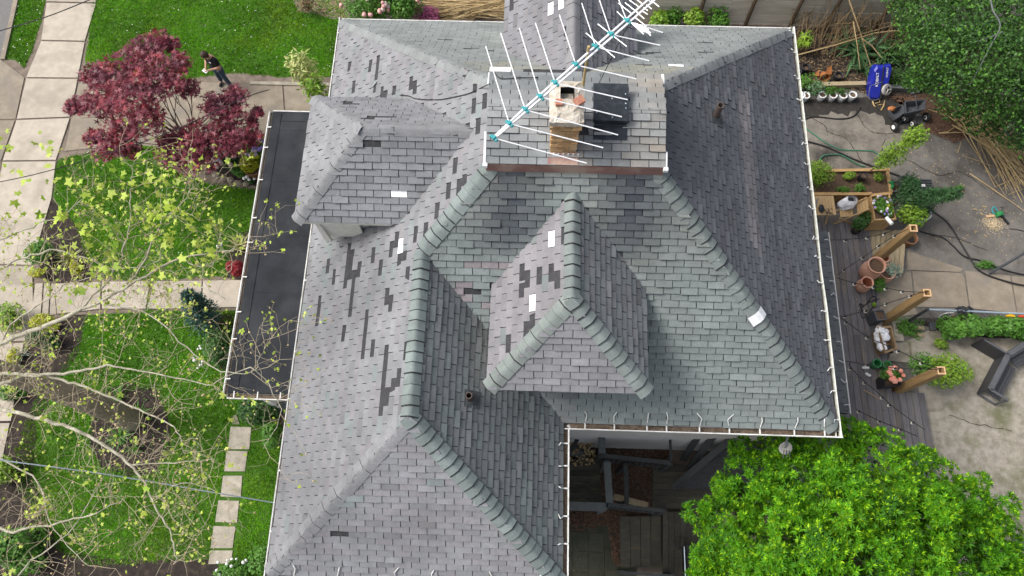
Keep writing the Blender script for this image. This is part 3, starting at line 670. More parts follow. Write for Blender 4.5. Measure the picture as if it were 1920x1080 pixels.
# ---- chimney
sd_s = SL['deck_south']; c0 = PL(1031, 287, sd_s['o'], sd_s['n']); c1 = PL(1077, 287, sd_s['o'], sd_s['n'])
cx0, cx1, cy0 = c0.x, c1.x + .03, (c0.y + c1.y) / 2
lo, hi = c0.z, c0.z + 4
for _ in range(40):
    m_ = (lo + hi) / 2
    if proj(((cx0 + cx1) / 2, cy0, m_))[1] > 232: lo = m_
    else: hi = m_
CB = lo                                                    # top of brickwork
CY1 = G(1060, 153, CB + .14).y; CT = CB + .16
mb = MB(); mb.box(((cx0 + cx1) / 2, (cy0 + CY1) / 2, (9.0 + CB) / 2), (cx1 - cx0 - .026, CY1 - cy0 - .026, CB - 9.0)); chim = mb.build('chimney', 'mortar', house)
bl, bh, bg_ = .19, .06, .017; z = c0.z - .12; row = 0; top_gap = None
bmb = MB(); bmb.box((0, 0, 0), (bl, .045, bh)); brick_me = bmb.mesh('brick', 'brick')
while z < CB - bh * .5:
    for side in range(4):
        if side in (0, 2): a, b, yy = cx0, cx1, cy0 if side == 0 else CY1
        else: a, b, yy = cy0 + .05, CY1 - .05, cx0 if side == 1 else cx1
        pos = a - (bl / 2 if row % 2 else 0)
        corb = .03 if z > CB - .16 else 0
        while pos < b - .02:
            s0, s1 = max(pos, a - corb), min(pos + bl, b + corb)
            if s1 - s0 > .04:
                ctr = (s0 + s1) / 2; ins = .02 - corb + random.uniform(-.006, .006)
                if side == 0: p = (ctr, yy + ins, z + bh / 2); rz = 0
                elif side == 2: p = (ctr, yy - ins, z + bh / 2); rz = 0
                elif side == 1: p = (yy + ins, ctr, z + bh / 2); rz = R(90)
                else: p = (yy - ins, ctr, z + bh / 2); rz = R(90)
                zs = SL['deck_south']['o'].z
                if side in (0, 3, 1) or row % 2 == 0:
                    o = place(brick_me, 'brick', chim, Matrix.Translation(p) @ Matrix.Rotation(rz + random.gauss(0, .012), 4, 'Z') @ Matrix.Diagonal(((s1 - s0) / bl, 1, 1, 1))); o['tint'] = random.uniform(-.35, .25)
            pos += bl + bg_
    z += bh + bg_ * (.8 + .5 * random.random()); row += 1
# rough mortar cap with flue
mb = MB(); cxm, cym = (cx0 + cx1) / 2, (cy0 + CY1) / 2; fx0, fx1 = G(1051, 190, CT).x, G(1076, 190, CT).x; fy0, fy1 = G(1062, 187, CT).y, G(1062, 164, CT).y
gx = [cx0 - .05, cx0 + .02, (cx0 + fx0) / 2, fx0, (fx0 + fx1) / 2, fx1, (fx1 + cx1) / 2, cx1 - .01, cx1 + .05]; ny = 14
gy = [cy0 - .05, cy0 + .03] + [cy0 + .03 + (fy0 - cy0 - .03) * i / 5 for i in range(1, 6)] + [(fy0 + fy1) / 2, fy1, (fy1 + CY1) / 2, CY1 - .02, CY1 + .04]
vs = []; idx = {}
for i, x in enumerate(gx):
    for j, y in enumerate(gy):
        e = min(x - gx[0], gx[-1] - x, y - gy[0], gy[-1] - y); hgt = CB + .1 + min(.07, e * .5) + random.uniform(-.012, .02); idx[i, j] = len(vs); vs.append((x + random.uniform(-.01, .01), y + random.uniform(-.01, .01), hgt))
fs = [(idx[i, j], idx[i + 1, j], idx[i + 1, j + 1], idx[i, j + 1]) for i in range(len(gx) - 1) for j in range(len(gy) - 1) if not (i in (3, 4) and j in (6, 7))]
b0 = len(vs); rim = [idx[i, 0] for i in range(len(gx))] + [idx[len(gx) - 1, j] for j in range(1, len(gy))] + [idx[i, len(gy) - 1] for i in range(len(gx) - 2, -1, -1)] + [idx[0, j] for j in range(len(gy) - 2, 0, -1)]
low = []
for q in rim: low.append(len(vs)); vs.append((vs[q][0] * .98 + cxm * .02, vs[q][1] * .98 + cym * .02, CB - .01))
fs += [(low[i], low[(i + 1) % len(rim)], rim[(i + 1) % len(rim)], rim[i]) for i in range(len(rim))] + [tuple(reversed(low))]
mb.add(vs, fs); cap = mb.build('chimney_cap', 'mortar', chim)
mb = MB()
for a, b in (((fx0, fy0), (fx1, fy0)), ((fx1, fy0), (fx1, fy1)), ((fx1, fy1), (fx0, fy1)), ((fx0, fy1), (fx0, fy0))): mb.add([(*a, CT + .01), (*b, CT + .01), (*b, CB - .5), (*a, CB - .5)], [(0, 1, 2, 3)])
mb.add([(fx0, fy0, CB - .3), (fx1, fy0, CB - .3), (fx1, fy1, CB - .3), (fx0, fy1, CB - .3)], [(0, 1, 2, 3)]); mb.build('flue', 'soot', chim)
mb = MB(); mb.box(((cx0 + cx1) / 2, cy0 - .1, c0.z - .01), (.5, .2, .012), M3 if False else Matrix((sd_s['u'], sd_s['s'], sd_s['n'])).transposed()); mb.build('chimney_flashing', 'copper_fascia', chim)
mb = MB()
for i in range(7): mb.box((cx0 - .02 + i * .08, cy0 - .03 - random.random() * .02, c0.z + .02), (.025, .012, .05 + random.random() * .03))
mb.build('flashing_tabs', 'white_patch', chim)
for (u, v, rz, col, lab) in ((1048, 192, .05, 'cut_wood', 'small pale loose brick lying on the chimney cap, left one'), (1086, 189, .6, 'red_brick', 'larger reddish loose brick lying askew on the chimney cap')):
    p = G(u, v, CT + .05); mb = MB(); mb.box(p, (.105 if col == 'cut_wood' else .15, .1 if col == 'cut_wood' else .12, .06), Matrix.Rotation(rz, 3, 'Z') @ Matrix.Rotation(.12, 3, 'X')); solo(mb, 'loose_brick', 'red_brick', lab, 'brick', (p.x, p.y, p.z - .03))
# ---- walls, soffits, gutters
mb = MB(); inset = .42
def wallbox(x0, y0, x1, y1, z0, z1, name='wall', m='siding'):
    mb = MB(); mb.box(((x0 + x1) / 2, (y0 + y1) / 2, (z0 + z1) / 2), (x1 - x0, y1 - y0, z1 - z0)); return mb.build(name, m, house)
main_wall = wallbox(XL + inset, YF + inset, XR - inset, YB - inset, 0, ZE - .1); wing_wall = wallbox(XL + inset, YW + inset, XW - inset, YF + inset - .004, 0, ZE - .1)
# lap siding grooves on the south wall that shows under the eave
for j in range(30):
    mb = MB(); zz = .3 + j * .19; mb.box(((XW + XR) / 2, YF + inset - .012, zz), (XR - XW - inset * 1.0, .024, .175)); mb.build('siding_board', 'siding', main_wall)
def soffit(x0, y0, x1, y1):
    mb = MB(); mb.box(((x0 + x1) / 2, (y0 + y1) / 2, ZE - .13), (x1 - x0, y1 - y0, .03)); mb.build('soffit', 'cream_trim', house)
soffit(XL + .02, YW + .02, XL + inset - .003, YB - .02); soffit(XR - inset + .003, YF + .02, XR - .02, YB - .02); soffit(XW + .003, YF + .02, XR - inset, YF + inset - .003)
soffit(XL + inset, YB - inset + .003, XR - inset, YB - .02); soffit(XW - inset + .003, YW + .02, XW - .02, YF + inset - .003); soffit(XL + inset, YW + .02, XW - inset, YW + inset - .003)
def gutter(a, b, out, z, m='white_metal', hangers=8, wid=.125, strap=.0, dirt=True, label=None, hup=.1, wavy=.0):
    a = Vector((*a, z)); b = Vector((*b, z)); d = (b - a); L = d.length; d.normalize(); o = Vector((*out, 0))
    prof = [(0.012, .0), (.012, -.1), (wid * .9, -.1), (wid, .01), (wid + .022, .012), (wid + .022, -.004), (wid + .012, -.11), (0., -.112)]
    mb = MB(); k = len(prof); nn = max(2, int(L / .8)); vs = []
    for i in range(nn + 1):
        e = random.uniform(-wavy, wavy)
        for q in prof: vs.append(a + d * (L * i / nn) + o * (q[0] + e) + Vector((0, 0, q[1] + e * .5)))
    mb.add(vs, [(i * k + j, i * k + (j + 1) % k, (i + 1) * k + (j + 1) % k, (i + 1) * k + j) for i in range(nn) for j in range(k)])
    for i in (0, nn): mb.add([vs[i * k + j] for j in (1, 2, 3)] + [a + d * (L * i / nn) + o * .012], [(0, 1, 2, 3)])
    g = mb.build('gutter', m, house, label=label)
    if dirt:
        mb = MB(); mb.box((a + b) / 2 + o * (wid * .5) + Vector((0, 0, -.075)), (L - .02, wid * .72, .03), Matrix((d, o, Vector((0, 0, 1)))).transposed()); mb.build('gutter_debris', 'gutter_dirt', g)
    for i in range(hangers):
        t = (i + .5 + random.uniform(-.2, .2)) / hangers; p = a + d * (L * t); mb = MB()
        mb.bar(p + o * (wid + .012) + Vector((0, 0, .02)), p - o * .03 + Vector((0, 0, .02 + .02)), .026, .006)
        if strap: mb.tube([p + o * .03 + Vector((0, 0, .02)), p - o * strap * .5 + d * random.uniform(-.03, .06) + Vector((0, 0, .08 + strap * .55)), p - o * strap + d * random.uniform(-.05, .09) + Vector((0, 0, .05 + strap * .86))], .0105, 5)
        mb.build('gutter_hanger', 'white_metal', g)
    return g
gz = ZE - .03
gutter((XL, YW - .1), (XL, YB + .1), (-1, 0), gz, hangers=10, wid=.045, label='long white west gutter')
gutter((XR, YB + .1), (XR, YF - .13), (1, 0), gz, 'gutter_cream', hangers=17, wid=.085, strap=.06, wavy=.012, label='pale east gutter with projecting straps')
gutter((XR + .13, YF), (XW + .02, YF), (0, -1), gz, hangers=9, wid=.12, strap=.2, label='white south gutter with long bent straps')
gutter((XW, YF - .14), (XW, YW - .1), (1, 0), gz, hangers=6, wid=.1, strap=.08, label='white gutter of the wing with short straps')
gutter((XL, YB), (XR, YB), (0, 1), gz, hangers=6, wid=.05); gutter((XL, YW), (XW, YW), (0, -1), gz, hangers=6, wid=.1, strap=.2)
gs = SL['porch_east']['p'][0].z - .03
gutter((PX1, PY1), (PX1, PY0), (1, 0), gs, 'white_metal', hangers=9, wid=.045, strap=.14, label='narrow white gutter of the low east porch roof')
mb = MB(); mb.tube([(XW + .1, YF - .1, ZE - .1), (XW + .16, YF + .05, ZE - .22), (XW + .2, YF + .2, ZE - .4)], .05, 8); mb.build('downspout_elbow', 'white_metal', house)
# gutter debris leaves where the roofs meet
# ---- dormer walls
def dwall(x0, y0, x1, y1, z0, z1): 
    mb = MB(); mb.box(((x0 + x1) / 2, (y0 + y1) / 2, (z0 + z1) / 2), (x1 - x0, y1 - y0, z1 - z0)); return mb.build('dormer_wall', 'cream_trim', house)
dwall(FXL + .16, FYF + .3, FXR - .16, FYB + .3, 6.3, FZE - .05); dwall(LXE + .22, LYF + .2, LXW + .3, LYB - .2, 6.3, LZE - .05); dwall(BX0 + .12, BYE - .3, BX1 - .12, BYF - .22, 6.3, BZE - .05)
def dsoffit(x0, y0, x1, y1, z, m='cream_trim'):
    mb = MB(); mb.box(((x0 + x1) / 2, (y0 + y1) / 2, z), (x1 - x0, y1 - y0, .07)); mb.build('dormer_soffit', m, house)
dsoffit(LXE + .02, LYF + .02, LXW + .1, LYB - .02, LZE - .1); dsoffit(FXL + .1, FYF + .16, FXR - .1, FYB + .1, FZE - .1, 'grey_timber'); dsoffit(BX0 + .02, BYE, BX1 - .02, BYF - .02, BZE - .1)
q = G(618, 421, 7.25); mb = MB(); mb.box((q.x + .28, LYF + .12, 7.5), (.8, .05, .7)); mb.bar((q.x - .1, LYF + .1, 7.85), (q.x + .02, LYF + .02, 7.1), .07, .05); mb.build('dormer_trim', 'cream_trim', house)
# ---- flat porch roof, west side
fx0_, fx1_, fy0_, fy1_, fz = -6.80, -4.2, 3.42, 10.93, 3.5
mb = MB(); mb.box(((fx0_ + fx1_) / 2, (fy0_ + fy1_) / 2, fz - .1), (fx1_ - fx0_, fy1_ - fy0_, .2)); flat = mb.build('flat_porch_roof', 'membrane', house, label='flat black membrane porch roof on the west side')
mb = MB(); mb.bar((fx0_ + .22, fy0_ + .05, fz + .004), (fx0_ + .22, fy1_ - .05, fz + .004), .022, .02); mb.bar((fx0_ + .2, fy1_ - .28, fz + .004), (fx1_, fy1_ - .28, fz + .004), .02, .02); mb.build('membrane_seam', 'membrane', flat)
for k_ in range(5):
    mb = MB(); yy = fy0_ + 1.0 + k_ * 1.5; mb.box(((fx0_ + fx1_) / 2, yy, fz + .003), (fx1_ - fx0_ - .3, .1, .006)); mb.build('membrane_lap', 'membrane', flat)
gutter((fx0_, fy0_ - .08), (fx0_, fy1_), (-1, 0), fz, hangers=9, wid=.09, label='white gutter of the flat porch roof'); gutter((fx0_, fy0_), (fx1_ - .2, fy0_), (0, -1), fz - .02, hangers=5, wid=.12)
mb = MB(); mb.box(((fx0_ + fx1_) / 2, fy1_ + .012, fz - .06), (fx1_ - fx0_, .024, .16)); mb.build('porch_fascia', 'white_metal', house)
for yy in (3.7, 6.0, 8.4, 10.7):
    mb = MB(); mb.box((fx0_ + .25, yy, 1.65), (.16, .16, 3.3)); mb.build('porch_column', 'siding', house)
mb = MB(); mb.box((-5.5, 7.2, .3), (2.5, 7.2, .6)); mb.build('porch_floor', 'grey_timber', house)
for yy in (3.5, 7.7):
    mb = MB(); mb.box((PX1 - .15, yy, 1.6), (.14, .14, 3.2)); mb.build('porch_column', 'siding', house)
# window under the south eave
mb = MB(); q = G(1250, 803, 4.6); mb.box((q.x, YF + inset - .045, 4.2), (1.35, .07, 1.3)); wf = mb.build('window', 'white_metal', house)
for dx in (-.32, .32):
    mb = MB(); mb.box((q.x + dx, YF + inset - .085, 4.2), (.56, .02, 1.14)); mb.build('pane', 'hatch_metal', wf)
# black cable lying on the roof
def onroof(u, v):
    best = None
    for k, s in SL.items():
        p = PL(u, v, s['o'], s['n'])
        if inpoly(np.array([(p.x, p.y)]), s['p'])[0] and (best is None or p.z > best[0].z): best = (p, s['n'])
    return best[0] + best[1] * .03 if best else None
cp_ = [onroof(u, v) for u, v in ((753, 180), (768, 181), (780, 186), (800, 188), (827, 188), (850, 184), (880, 177), (905, 166), (918, 160))]
mb = MB(); mb.tube(spline([p for p in cp_ if p], 5), .009, 5); mb.build('roof_cable', 'black_rubber', house)
mb = MB(); mb.tube(spline([(DXL, DYB + .03, DE + .03)] + [onroof(u, v) or Vector((0, 0, 0)) for u, v in ((940, 150), (973, 148), (1005, 148))] + [(G(1035, 141, 9.3))], 5), .009, 5); mb.build('roof_cable', 'black_rubber', house)
# ================================================================== GROUND
def gp(lst, z=0.): return [(G(u, v, z).x, G(u, v, z).y) for u, v in lst]
sheet('ground', [(-150, -150), (150, -150), (150, 150), (-150, 150)], 0, 'dirt')
sheet('street', [(-60, 60), (-15.9, 60)] + gp([(30, 0), (5, 120), (-60, 330), (-180, 720), (-260, 1080)]) + [(-15.2, -40), (-60, -40)], .004, 'asphalt')
mb = MB(); kp = [Vector(GZ(u, v, .02)) for u, v in ((46, -60), (31, 0), (20, 50), (6, 112))]
for i in range(3): mb.bar(kp[i], kp[i + 1], .15, .1)
mb.build('kerb', 'concrete_old', kind='structure')
lawns = {
 'lawn': gp([(183, -90), (640, -110), (640, 0), (655, 40), (640, 142), (560, 146), (500, 142), (430, 138), (340, 150), (160, 127), (168, 60)]),
 'verge': gp([(34, -60), (93, -60), (86, 0), (74, 45), (60, 95), (46, 128), (28, 110), (4, 112), (20, 50), (32, 0)]),
 'front_lawn': gp([(108, 300), (180, 282), (290, 272), (330, 320), (400, 345), (460, 352), (490, 360), (500, 420), (440, 455), (428, 520), (260, 523), (175, 522), (158, 470), (145, 430), (112, 388), (100, 372)]),
 'side_lawn': gp([(160, 592), (300, 583), (450, 582), (470, 640), (430, 740), (520, 760), (540, 900), (520, 1120), (395, 1050), (300, 1052), (180, 1062), (120, 1040), (72, 985), (38, 920), (28, 850), (50, 790), (75, 735), (110, 700), (150, 640)]),
 'back_strip': gp([(800, 40), (960, 46), (960, 80), (640, 80), (640, 36)]),
}
for k, p in lawns.items(): sheet(k, p, .008, 'lawn_base', rough=.07)
sheet('flower_bed', gp([(95, 375), (112, 385), (150, 440), (172, 522), (170, 535), (90, 530), (60, 470), (70, 420)]), .012, 'soil', rough=.06)
sheet('flower_bed', gp([(165, 590), (150, 660), (118, 710), (70, 790), (62, 900), (90, 980), (125, 1035), (240, 1048), (400, 1052), (430, 1100), (-60, 1120), (-40, 760), (40, 660), (90, 600)]), .012, 'soil', rough=.06)
bed_c = G(243, 828); RB = 1.0
sheet('tree_bed', gp([(186, 742), (235, 718), (290, 728), (312, 765), (322, 800), (318, 850), (290, 885), (240, 892), (190, 875), (168, 835), (170, 790)]), .012, 'soil', rough=.05)
sheet('flower_bed', gp([(355, 300), (400, 318), (430, 338), (500, 352), (540, 300), (520, 240), (420, 250)]), .012, 'soil', rough=.05)
sheet('flower_bed', gp([(430, 455), (445, 440), (490, 430), (470, 525), (420, 522)]), .012, 'soil', rough=.04)
sheet('mulch_bed', gp([(400, 590), (480, 585), (450, 700), (410, 690), (385, 640)]), .012, 'soil', rough=.04)
sheet('mulch_bed', gp([(520, -70), (640, -80), (970, -80), (960, 36), (800, 40), (650, 38), (600, 30), (560, 20)]), .012, 'dirt', rough=.05)
# ---- concrete: sidewalk, driveway, front path (each slab a piece)
def slab(quad, z0, z1, m, parent, name='slab', inset=.012, lay=0.):
    pts = gp(quad); c = Vector((sum(p[0] for p in pts) / len(pts), sum(p[1] for p in pts) / len(pts)))
    pts = [tuple(Vector(p) + (c - Vector(p)).normalized() * inset) for p in pts]; mb = MB(); mb.prism(pts, z0, z1, t=random.uniform(-.08, .06))
    return mb.build(name, m, parent)
def paving(name, label=None):
    o = bpy.data.objects.new(name, None); link(o); o['kind'] = 'structure'; return o
walk = paving('sidewalk')
for q in ([(94, -85), (199, -85), (181, 6), (88, 4)], [(88, 6), (181, 8), (160, 78), (78, 76)], [(78, 78), (160, 80), (147, 147), (50, 146)], [(50, 148), (147, 149), (132, 220), (32, 224)],
          [(32, 226), (132, 222), (106, 301), (6, 302)], [(6, 304), (106, 303), (98, 372), (60, 498), (-30, 495)], [(-32, 498), (62, 500), (64, 592), (48, 640), (-75, 642)], [(-78, 645), (46, 643), (22, 790), (-125, 792)], [(-128, 795), (20, 793), (-10, 940), (-170, 945)]): slab(q, -.05, .035, 'concrete_walk', walk)
drive = paving('driveway')
for q in ([(-40, 112), (2, 112), (47, 146), (30, 224), (-60, 226)], [(-62, 228), (29, 226), (3, 302), (-90, 305)], [(149, 150), (355, 152), (430, 158), (440, 288), (330, 276), (215, 274), (122, 284)], [(432, 158), (530, 160), (540, 300), (442, 290)], [(532, 160), (660, 164), (660, 290), (542, 290)]): slab(q, -.05, .026, 'concrete_old', drive)
mb = MB(); mb.bar(GZ(470, 156, .03), GZ(640, 160, .03), .12, .08); mb.build('driveway_edging', 'paver_stone', kind='structure')
path = paving('front_path')
for q in ([(104, 533), (190, 529), (190, 580), (108, 590)], [(192, 529), (283, 528), (275, 580), (192, 580)], [(290, 528), (380, 527), (378, 579), (276, 580)], [(381, 527), (500, 525), (500, 576), (380, 578)]): slab(q, -.02, .05, 'concrete_walk', path)
for i, q in enumerate(([(70, 533), (84, 532), (80, 594), (62, 596)], [(85, 532), (96, 532), (93, 592), (81, 594)], [(97, 532), (104, 531), (106, 590), (94, 592)])): slab(q, -.02, .10 - .03 * i + .0, 'concrete_walk', path, 'step')
slabs = paving('stepping_path')
for q in ([(433, 800), (472, 801), (468, 843), (428, 842)], [(425, 845), (465, 846), (460, 884), (421, 884)], [(419, 892), (455, 892), (452, 933), (414, 931)], [(410, 938), (449, 939), (445, 980), (404, 979)], [(401, 986), (442, 987), (437, 1028), (395, 1028)], [(395, 1032), (437, 1032), (434, 1056), (391, 1058)], [(438, 778), (444, 778), (450, 796), (436, 796)]): slab(q, -.02, .03, 'paver_stone', slabs, 'paver', .004)
# ---- back yard, east
sheet('back_yard', gp([(1440, 150), (1500, 152), (1600, 160), (1700, 160), (2500, 170), (2700, 600), (2800, 1600), (1500, 1600), (1500, 760), (1440, 600)]), .004, 'yard')
sheet('concrete_pad', gp([(1440, 192), (1590, 188), (1680, 215), (1700, 300), (1640, 345), (1560, 360), (1440, 380)]), .009, 'yard_pad', rough=.08)
sheet('bare_lawn', gp([(1690, 640), (1745, 620), (1800, 625), (2300, 650), (2500, 1250), (2100, 1330), (1750, 1200), (1735, 830), (1730, 740)]), .009, 'dry_lawn', rough=.1)
sheet('planting_bed', gp([(1480, 52), (1900, 52), (2100, 60), (2100, 165), (1820, 165), (1700, 178), (1600, 170), (1480, 186)]), .009, 'soil', rough=.1)
sheet('leaf_litter_bed', gp([(1660, 185), (1800, 175), (1830, 250), (1790, 268), (1735, 250), (1740, 215)]), .013, 'litter', rough=.12)
sheet('planting_bed', gp([(1700, 602), (1760, 596), (1940, 600), (1950, 640), (1820, 632), (1760, 625), (1735, 615)]), .013, 'soil', rough=.08)
pat = paving('patio')
for q in ([(1700, 471), (1708, 473), (1806, 505), (1800, 511), (1709, 507), (1700, 508)], [(1709, 509), (1801, 512), (1807, 520), (1816, 577), (1716, 576)], [(1630, 530), (1707, 509), (1714, 576), (1720, 590), (1640, 600)], [(1808, 508), (1893, 517), (1905, 588), (1818, 579)], [(1895, 518), (1990, 524), (2005, 596), (1907, 589)], [(1993, 524), (2090, 531), (2110, 604), (2008, 597)], [(2093, 531), (2190, 538), (2215, 612), (2113, 605)],
          [(1671, 602), (1691, 602), (1694, 640), (1678, 640)], [(1676, 643), (1703, 643), (1706, 681), (1663, 677)], [(1707, 643), (1742, 641), (1752, 674), (1709, 675)]): slab(q, -.02, .03, 'concrete_old' if len(q) > 4 or q[0][0] > 1750 or q[0][0] < 1650 or q[0][1] < 515 else 'paver_stone', pat, inset=.008)
for q in ([(1720, 730), (1762, 728), (1767, 766), (1731, 768)], [(1732, 772), (1770, 772), (1776, 813), (1742, 808)]): slab(q, -.02, .03, 'paver_stone', pat, 'paver')
for q in ([(1709, 612), (1731, 613), (1732, 619), (1710, 619)], [(1711, 625), (1732, 625), (1733, 632), (1712, 632)]): slab(q, -.02, .05, 'platform_wood', pat, 'timber_block', .0)
# ---- east deck: every board a piece
deck = thing('deck', 'weathered grey board deck along the east side of the house', 'deck', (7.5, 5, 0))
zd = .32; bw = .172; x = PX0; i = 0
while x < 10.72:
    xa, xb = x, x + bw - .011; yt = 9.62 if xb < 10.02 else 4.62
    cuts = [1.6, random.choice((3.4, 4.1, 5.0)), random.choice((6.2, 7.0, 7.7)), yt] if yt > 5 else [1.6, yt]
    for q in range(len(cuts) - 1):
        mb = MB(); mb.box(((xa + xb) / 2, (cuts[q] + cuts[q + 1]) / 2, zd - .02 + random.uniform(-.002, .002)), (xb - xa, cuts[q + 1] - cuts[q] - .006, .04), t=random.uniform(-.2, .16)); mb.build('deck_board', 'deck_board', deck)
    x += bw
mb = MB(); mb.box((7.66, 5.6, zd - .17), (4.6, 7.9, .24)); mb.build('deck_frame', 'deck_dark', deck)
plat = thing('wood_platform', 'low pale wooden platform between the deck and the concrete walk', 'platform', (8.9, 8.6, 0))
quads = gp([(1624, 428), (1688, 422), (1700, 470), (1697, 512), (1655, 512), (1630, 470)]); 
for i in range(8):
    t0, t1 = i / 8, (i + .93) / 8; a0, a1 = Vector(GZ(1624 + 76 * t0, 430 + 2 * t0, .2)), Vector(GZ(1624 + 76 * t1, 430 + 2 * t1, .2)); b0, b1 = Vector(GZ(1622 + 72 * t0, 520 - 8 * t0, .2)), Vector(GZ(1622 + 72 * t1, 520 - 8 * t1, .2))
    mb = MB(); mb.prism([b0, b1, a1, a0], .16, .2, t=random.uniform(-.1, .1)); mb.build('plank', 'platform_wood', plat)
# ---- rear boundary fence of pale horizontal boards
fy = 16.95; fen = thing('board_fence', 'weathered pale fence of horizontal boards at the back of the yard', 'fence', (9, fy, 0))
for j in range(13):
    for i, (xa, xb) in enumerate(((3.2, 6.3), (6.3, 9.2), (9.2, 12.4), (12.4, 16.))):
        mb = MB(); mb.box(((xa + xb) / 2, fy + random.uniform(-.008, .008), .12 + j * .155), (xb - xa - .012, .028, .147), t=random.uniform(-.12, .1)); mb.build('board', 'fence_board', fen)
for u in (1305, 1397, 1480, 1547, 1640):
    x = G(u, 48).x; mb = MB(); mb.tube([(x, fy - .07, 0), (x + random.uniform(-.02, .02), fy - .07, 1.0), (x + random.uniform(-.03, .03), fy - .06, 2.15)], [.06, .055, .05], 7); mb.build('post', 'fence_post', fen)
# timber edging of the bed
for (a, b, lab) in (((1540, 160), (1622, 158), 'long weathered timber edging behind the white pots'), ((1650, 163), (1725, 167), 'dark timber edging right of the blue cart')):
    mb = MB(); mb.bar(GZ(*a, .1), GZ(*b, .1), .14, .16); p = Vector(GZ(*a, 0)); solo(mb, 'timber_edging', 'grey_timber' if a[0] > 1600 else 'platform_wood', lab, 'timber', p)
# ---- grass
GT = []
dens = {'lawn': 620, 'verge': 600, 'front_lawn': 560, 'side_lawn': 560, 'back_strip': 400}
blk = [gp(q) for q in ([(433, 800), (472, 801), (437, 1056), (391, 1058)], [(186, 742), (290, 728), (322, 800), (290, 885), (190, 875), (168, 835)])]
for k, p in lawns.items():
    P = sample(p, int(min(26000, area(p) * dens[k])))
    for b in blk: P = P[~inpoly(P, b)]
    GT.append(P)
P = np.vstack(GT); P3 = np.c_[P, np.full(len(P), .006)]; P3 = np.repeat(P3, 4, 0) + np.c_[RNG.normal(0, .022, (len(P) * 4, 2)), np.zeros(len(P) * 4)]
n = len(P3); Y = RNG.normal(size=(n, 3)) * .75; Y[:, 2] = 1.
patch = np.repeat(.12 * np.sin(P[:, 0] * 1.7 + 2 * np.sin(P[:, 1] * .9)) + .1 * np.sin(P[:, 1] * 2.3 + P[:, 0]), 4)
Nn = RNG.normal(size=(n, 3))
o = bpy.data.objects.new('grass', scatter_mesh('grass', P3, 'blade', RNG.uniform(.045, .1, n), Nn, Y, patch * 1.3 + np.repeat(RNG.normal(0, .3, len(P)), 4).clip(-.5, .8) + RNG.uniform(-.25, .25, n), 'grass_blade')); props(link(o), 'short bright green lawn grass with clover', 'grass', kind='stuff')
# clover flecks and weeds
CL = np.vstack([sample(lawns['lawn'], 170), sample(lawns['verge'], 60), sample(lawns['front_lawn'], 25)]); P3 = np.c_[CL, np.full(len(CL), .08)]
o = bpy.data.objects.new('clover_flowers', scatter_mesh('clover_flowers', P3, 'oval', RNG.uniform(.02, .045, len(P3)), np.tile([0, 0, 1.], (len(P3), 1)) + RNG.normal(0, .2, (len(P3), 3)), None, None, 'flower_white')); props(link(o), 'tiny white clover flowers scattered over the lawns', 'flowers', kind='stuff')
def litter(name, label, poly, n, m, s=(.03, .08), T='oval', z=.018, up=2.):
    P = sample(gp(poly), n); P3 = np.c_[P, z + RNG.random(len(P)) * .02]; Nn = RNG.normal(0, .5, (len(P), 3)); Nn[:, 2] += up
    o = bpy.data.objects.new(name, scatter_mesh(name, P3, T, RNG.uniform(*s, len(P)), Nn, None, None, m)); return props(link(o), label, 'ground litter', kind='stuff')
litter('leaf_litter', 'brown dead leaves below the big dark tree', [(1655, 180), (1800, 175), (1835, 255), (1790, 270), (1730, 245), (1735, 215)], 1500, ['litter'])
litter('wood_chips', 'pale chips scattered over the bare yard', [(1700, 250), (1915, 300), (1915, 500), (1720, 440)], 420, ['straw'], (.02, .06), z=.012)
litter('leaf_litter', 'dead leaves lying on the bed behind the pots', [(1490, 60), (1680, 60), (1650, 175), (1490, 170)], 1600, ['straw_dark'], (.05, .14), 'lance')
litter('edge_weeds', 'low weeds growing in the paving joints', [(1675, 592), (1735, 600), (1725, 640), (1680, 625)], 500, ['leaf_mid'], (.02, .06), z=.02)
litter('mulch_chips', 'pale dry chips on the mulch behind the house', [(545, -20), (640, -40), (650, 36), (600, 30)], 900, ['straw'], (.02, .06))
litter('dry_grass', 'sparse dry grass on the bare lawn', [(1750, 640), (1990, 650), (2040, 990), (1750, 980)], 2600, ['grass_dry'], (.03, .07), 'blade', .01, .4)
litter('joint_weeds', 'grass growing between the stepping stones', [(391, 800), (480, 800), (442, 1060), (380, 1060)], 700, ['grass_blade'], (.03, .07), 'blade', .01, .3)
litter('soil_clods', 'dark crumbs of soil in the tree bed', [(186, 742), (290, 728), (322, 800), (290, 885), (190, 875), (168, 835)], 900, ['soil'], (.02, .06), z=.015)
litter('path_weeds', 'grass growing in the joint across the front path', [(272, 526), (292, 526), (284, 583), (268, 583)], 260, ['grass_blade'], (.04, .09), 'blade', .04, .3)

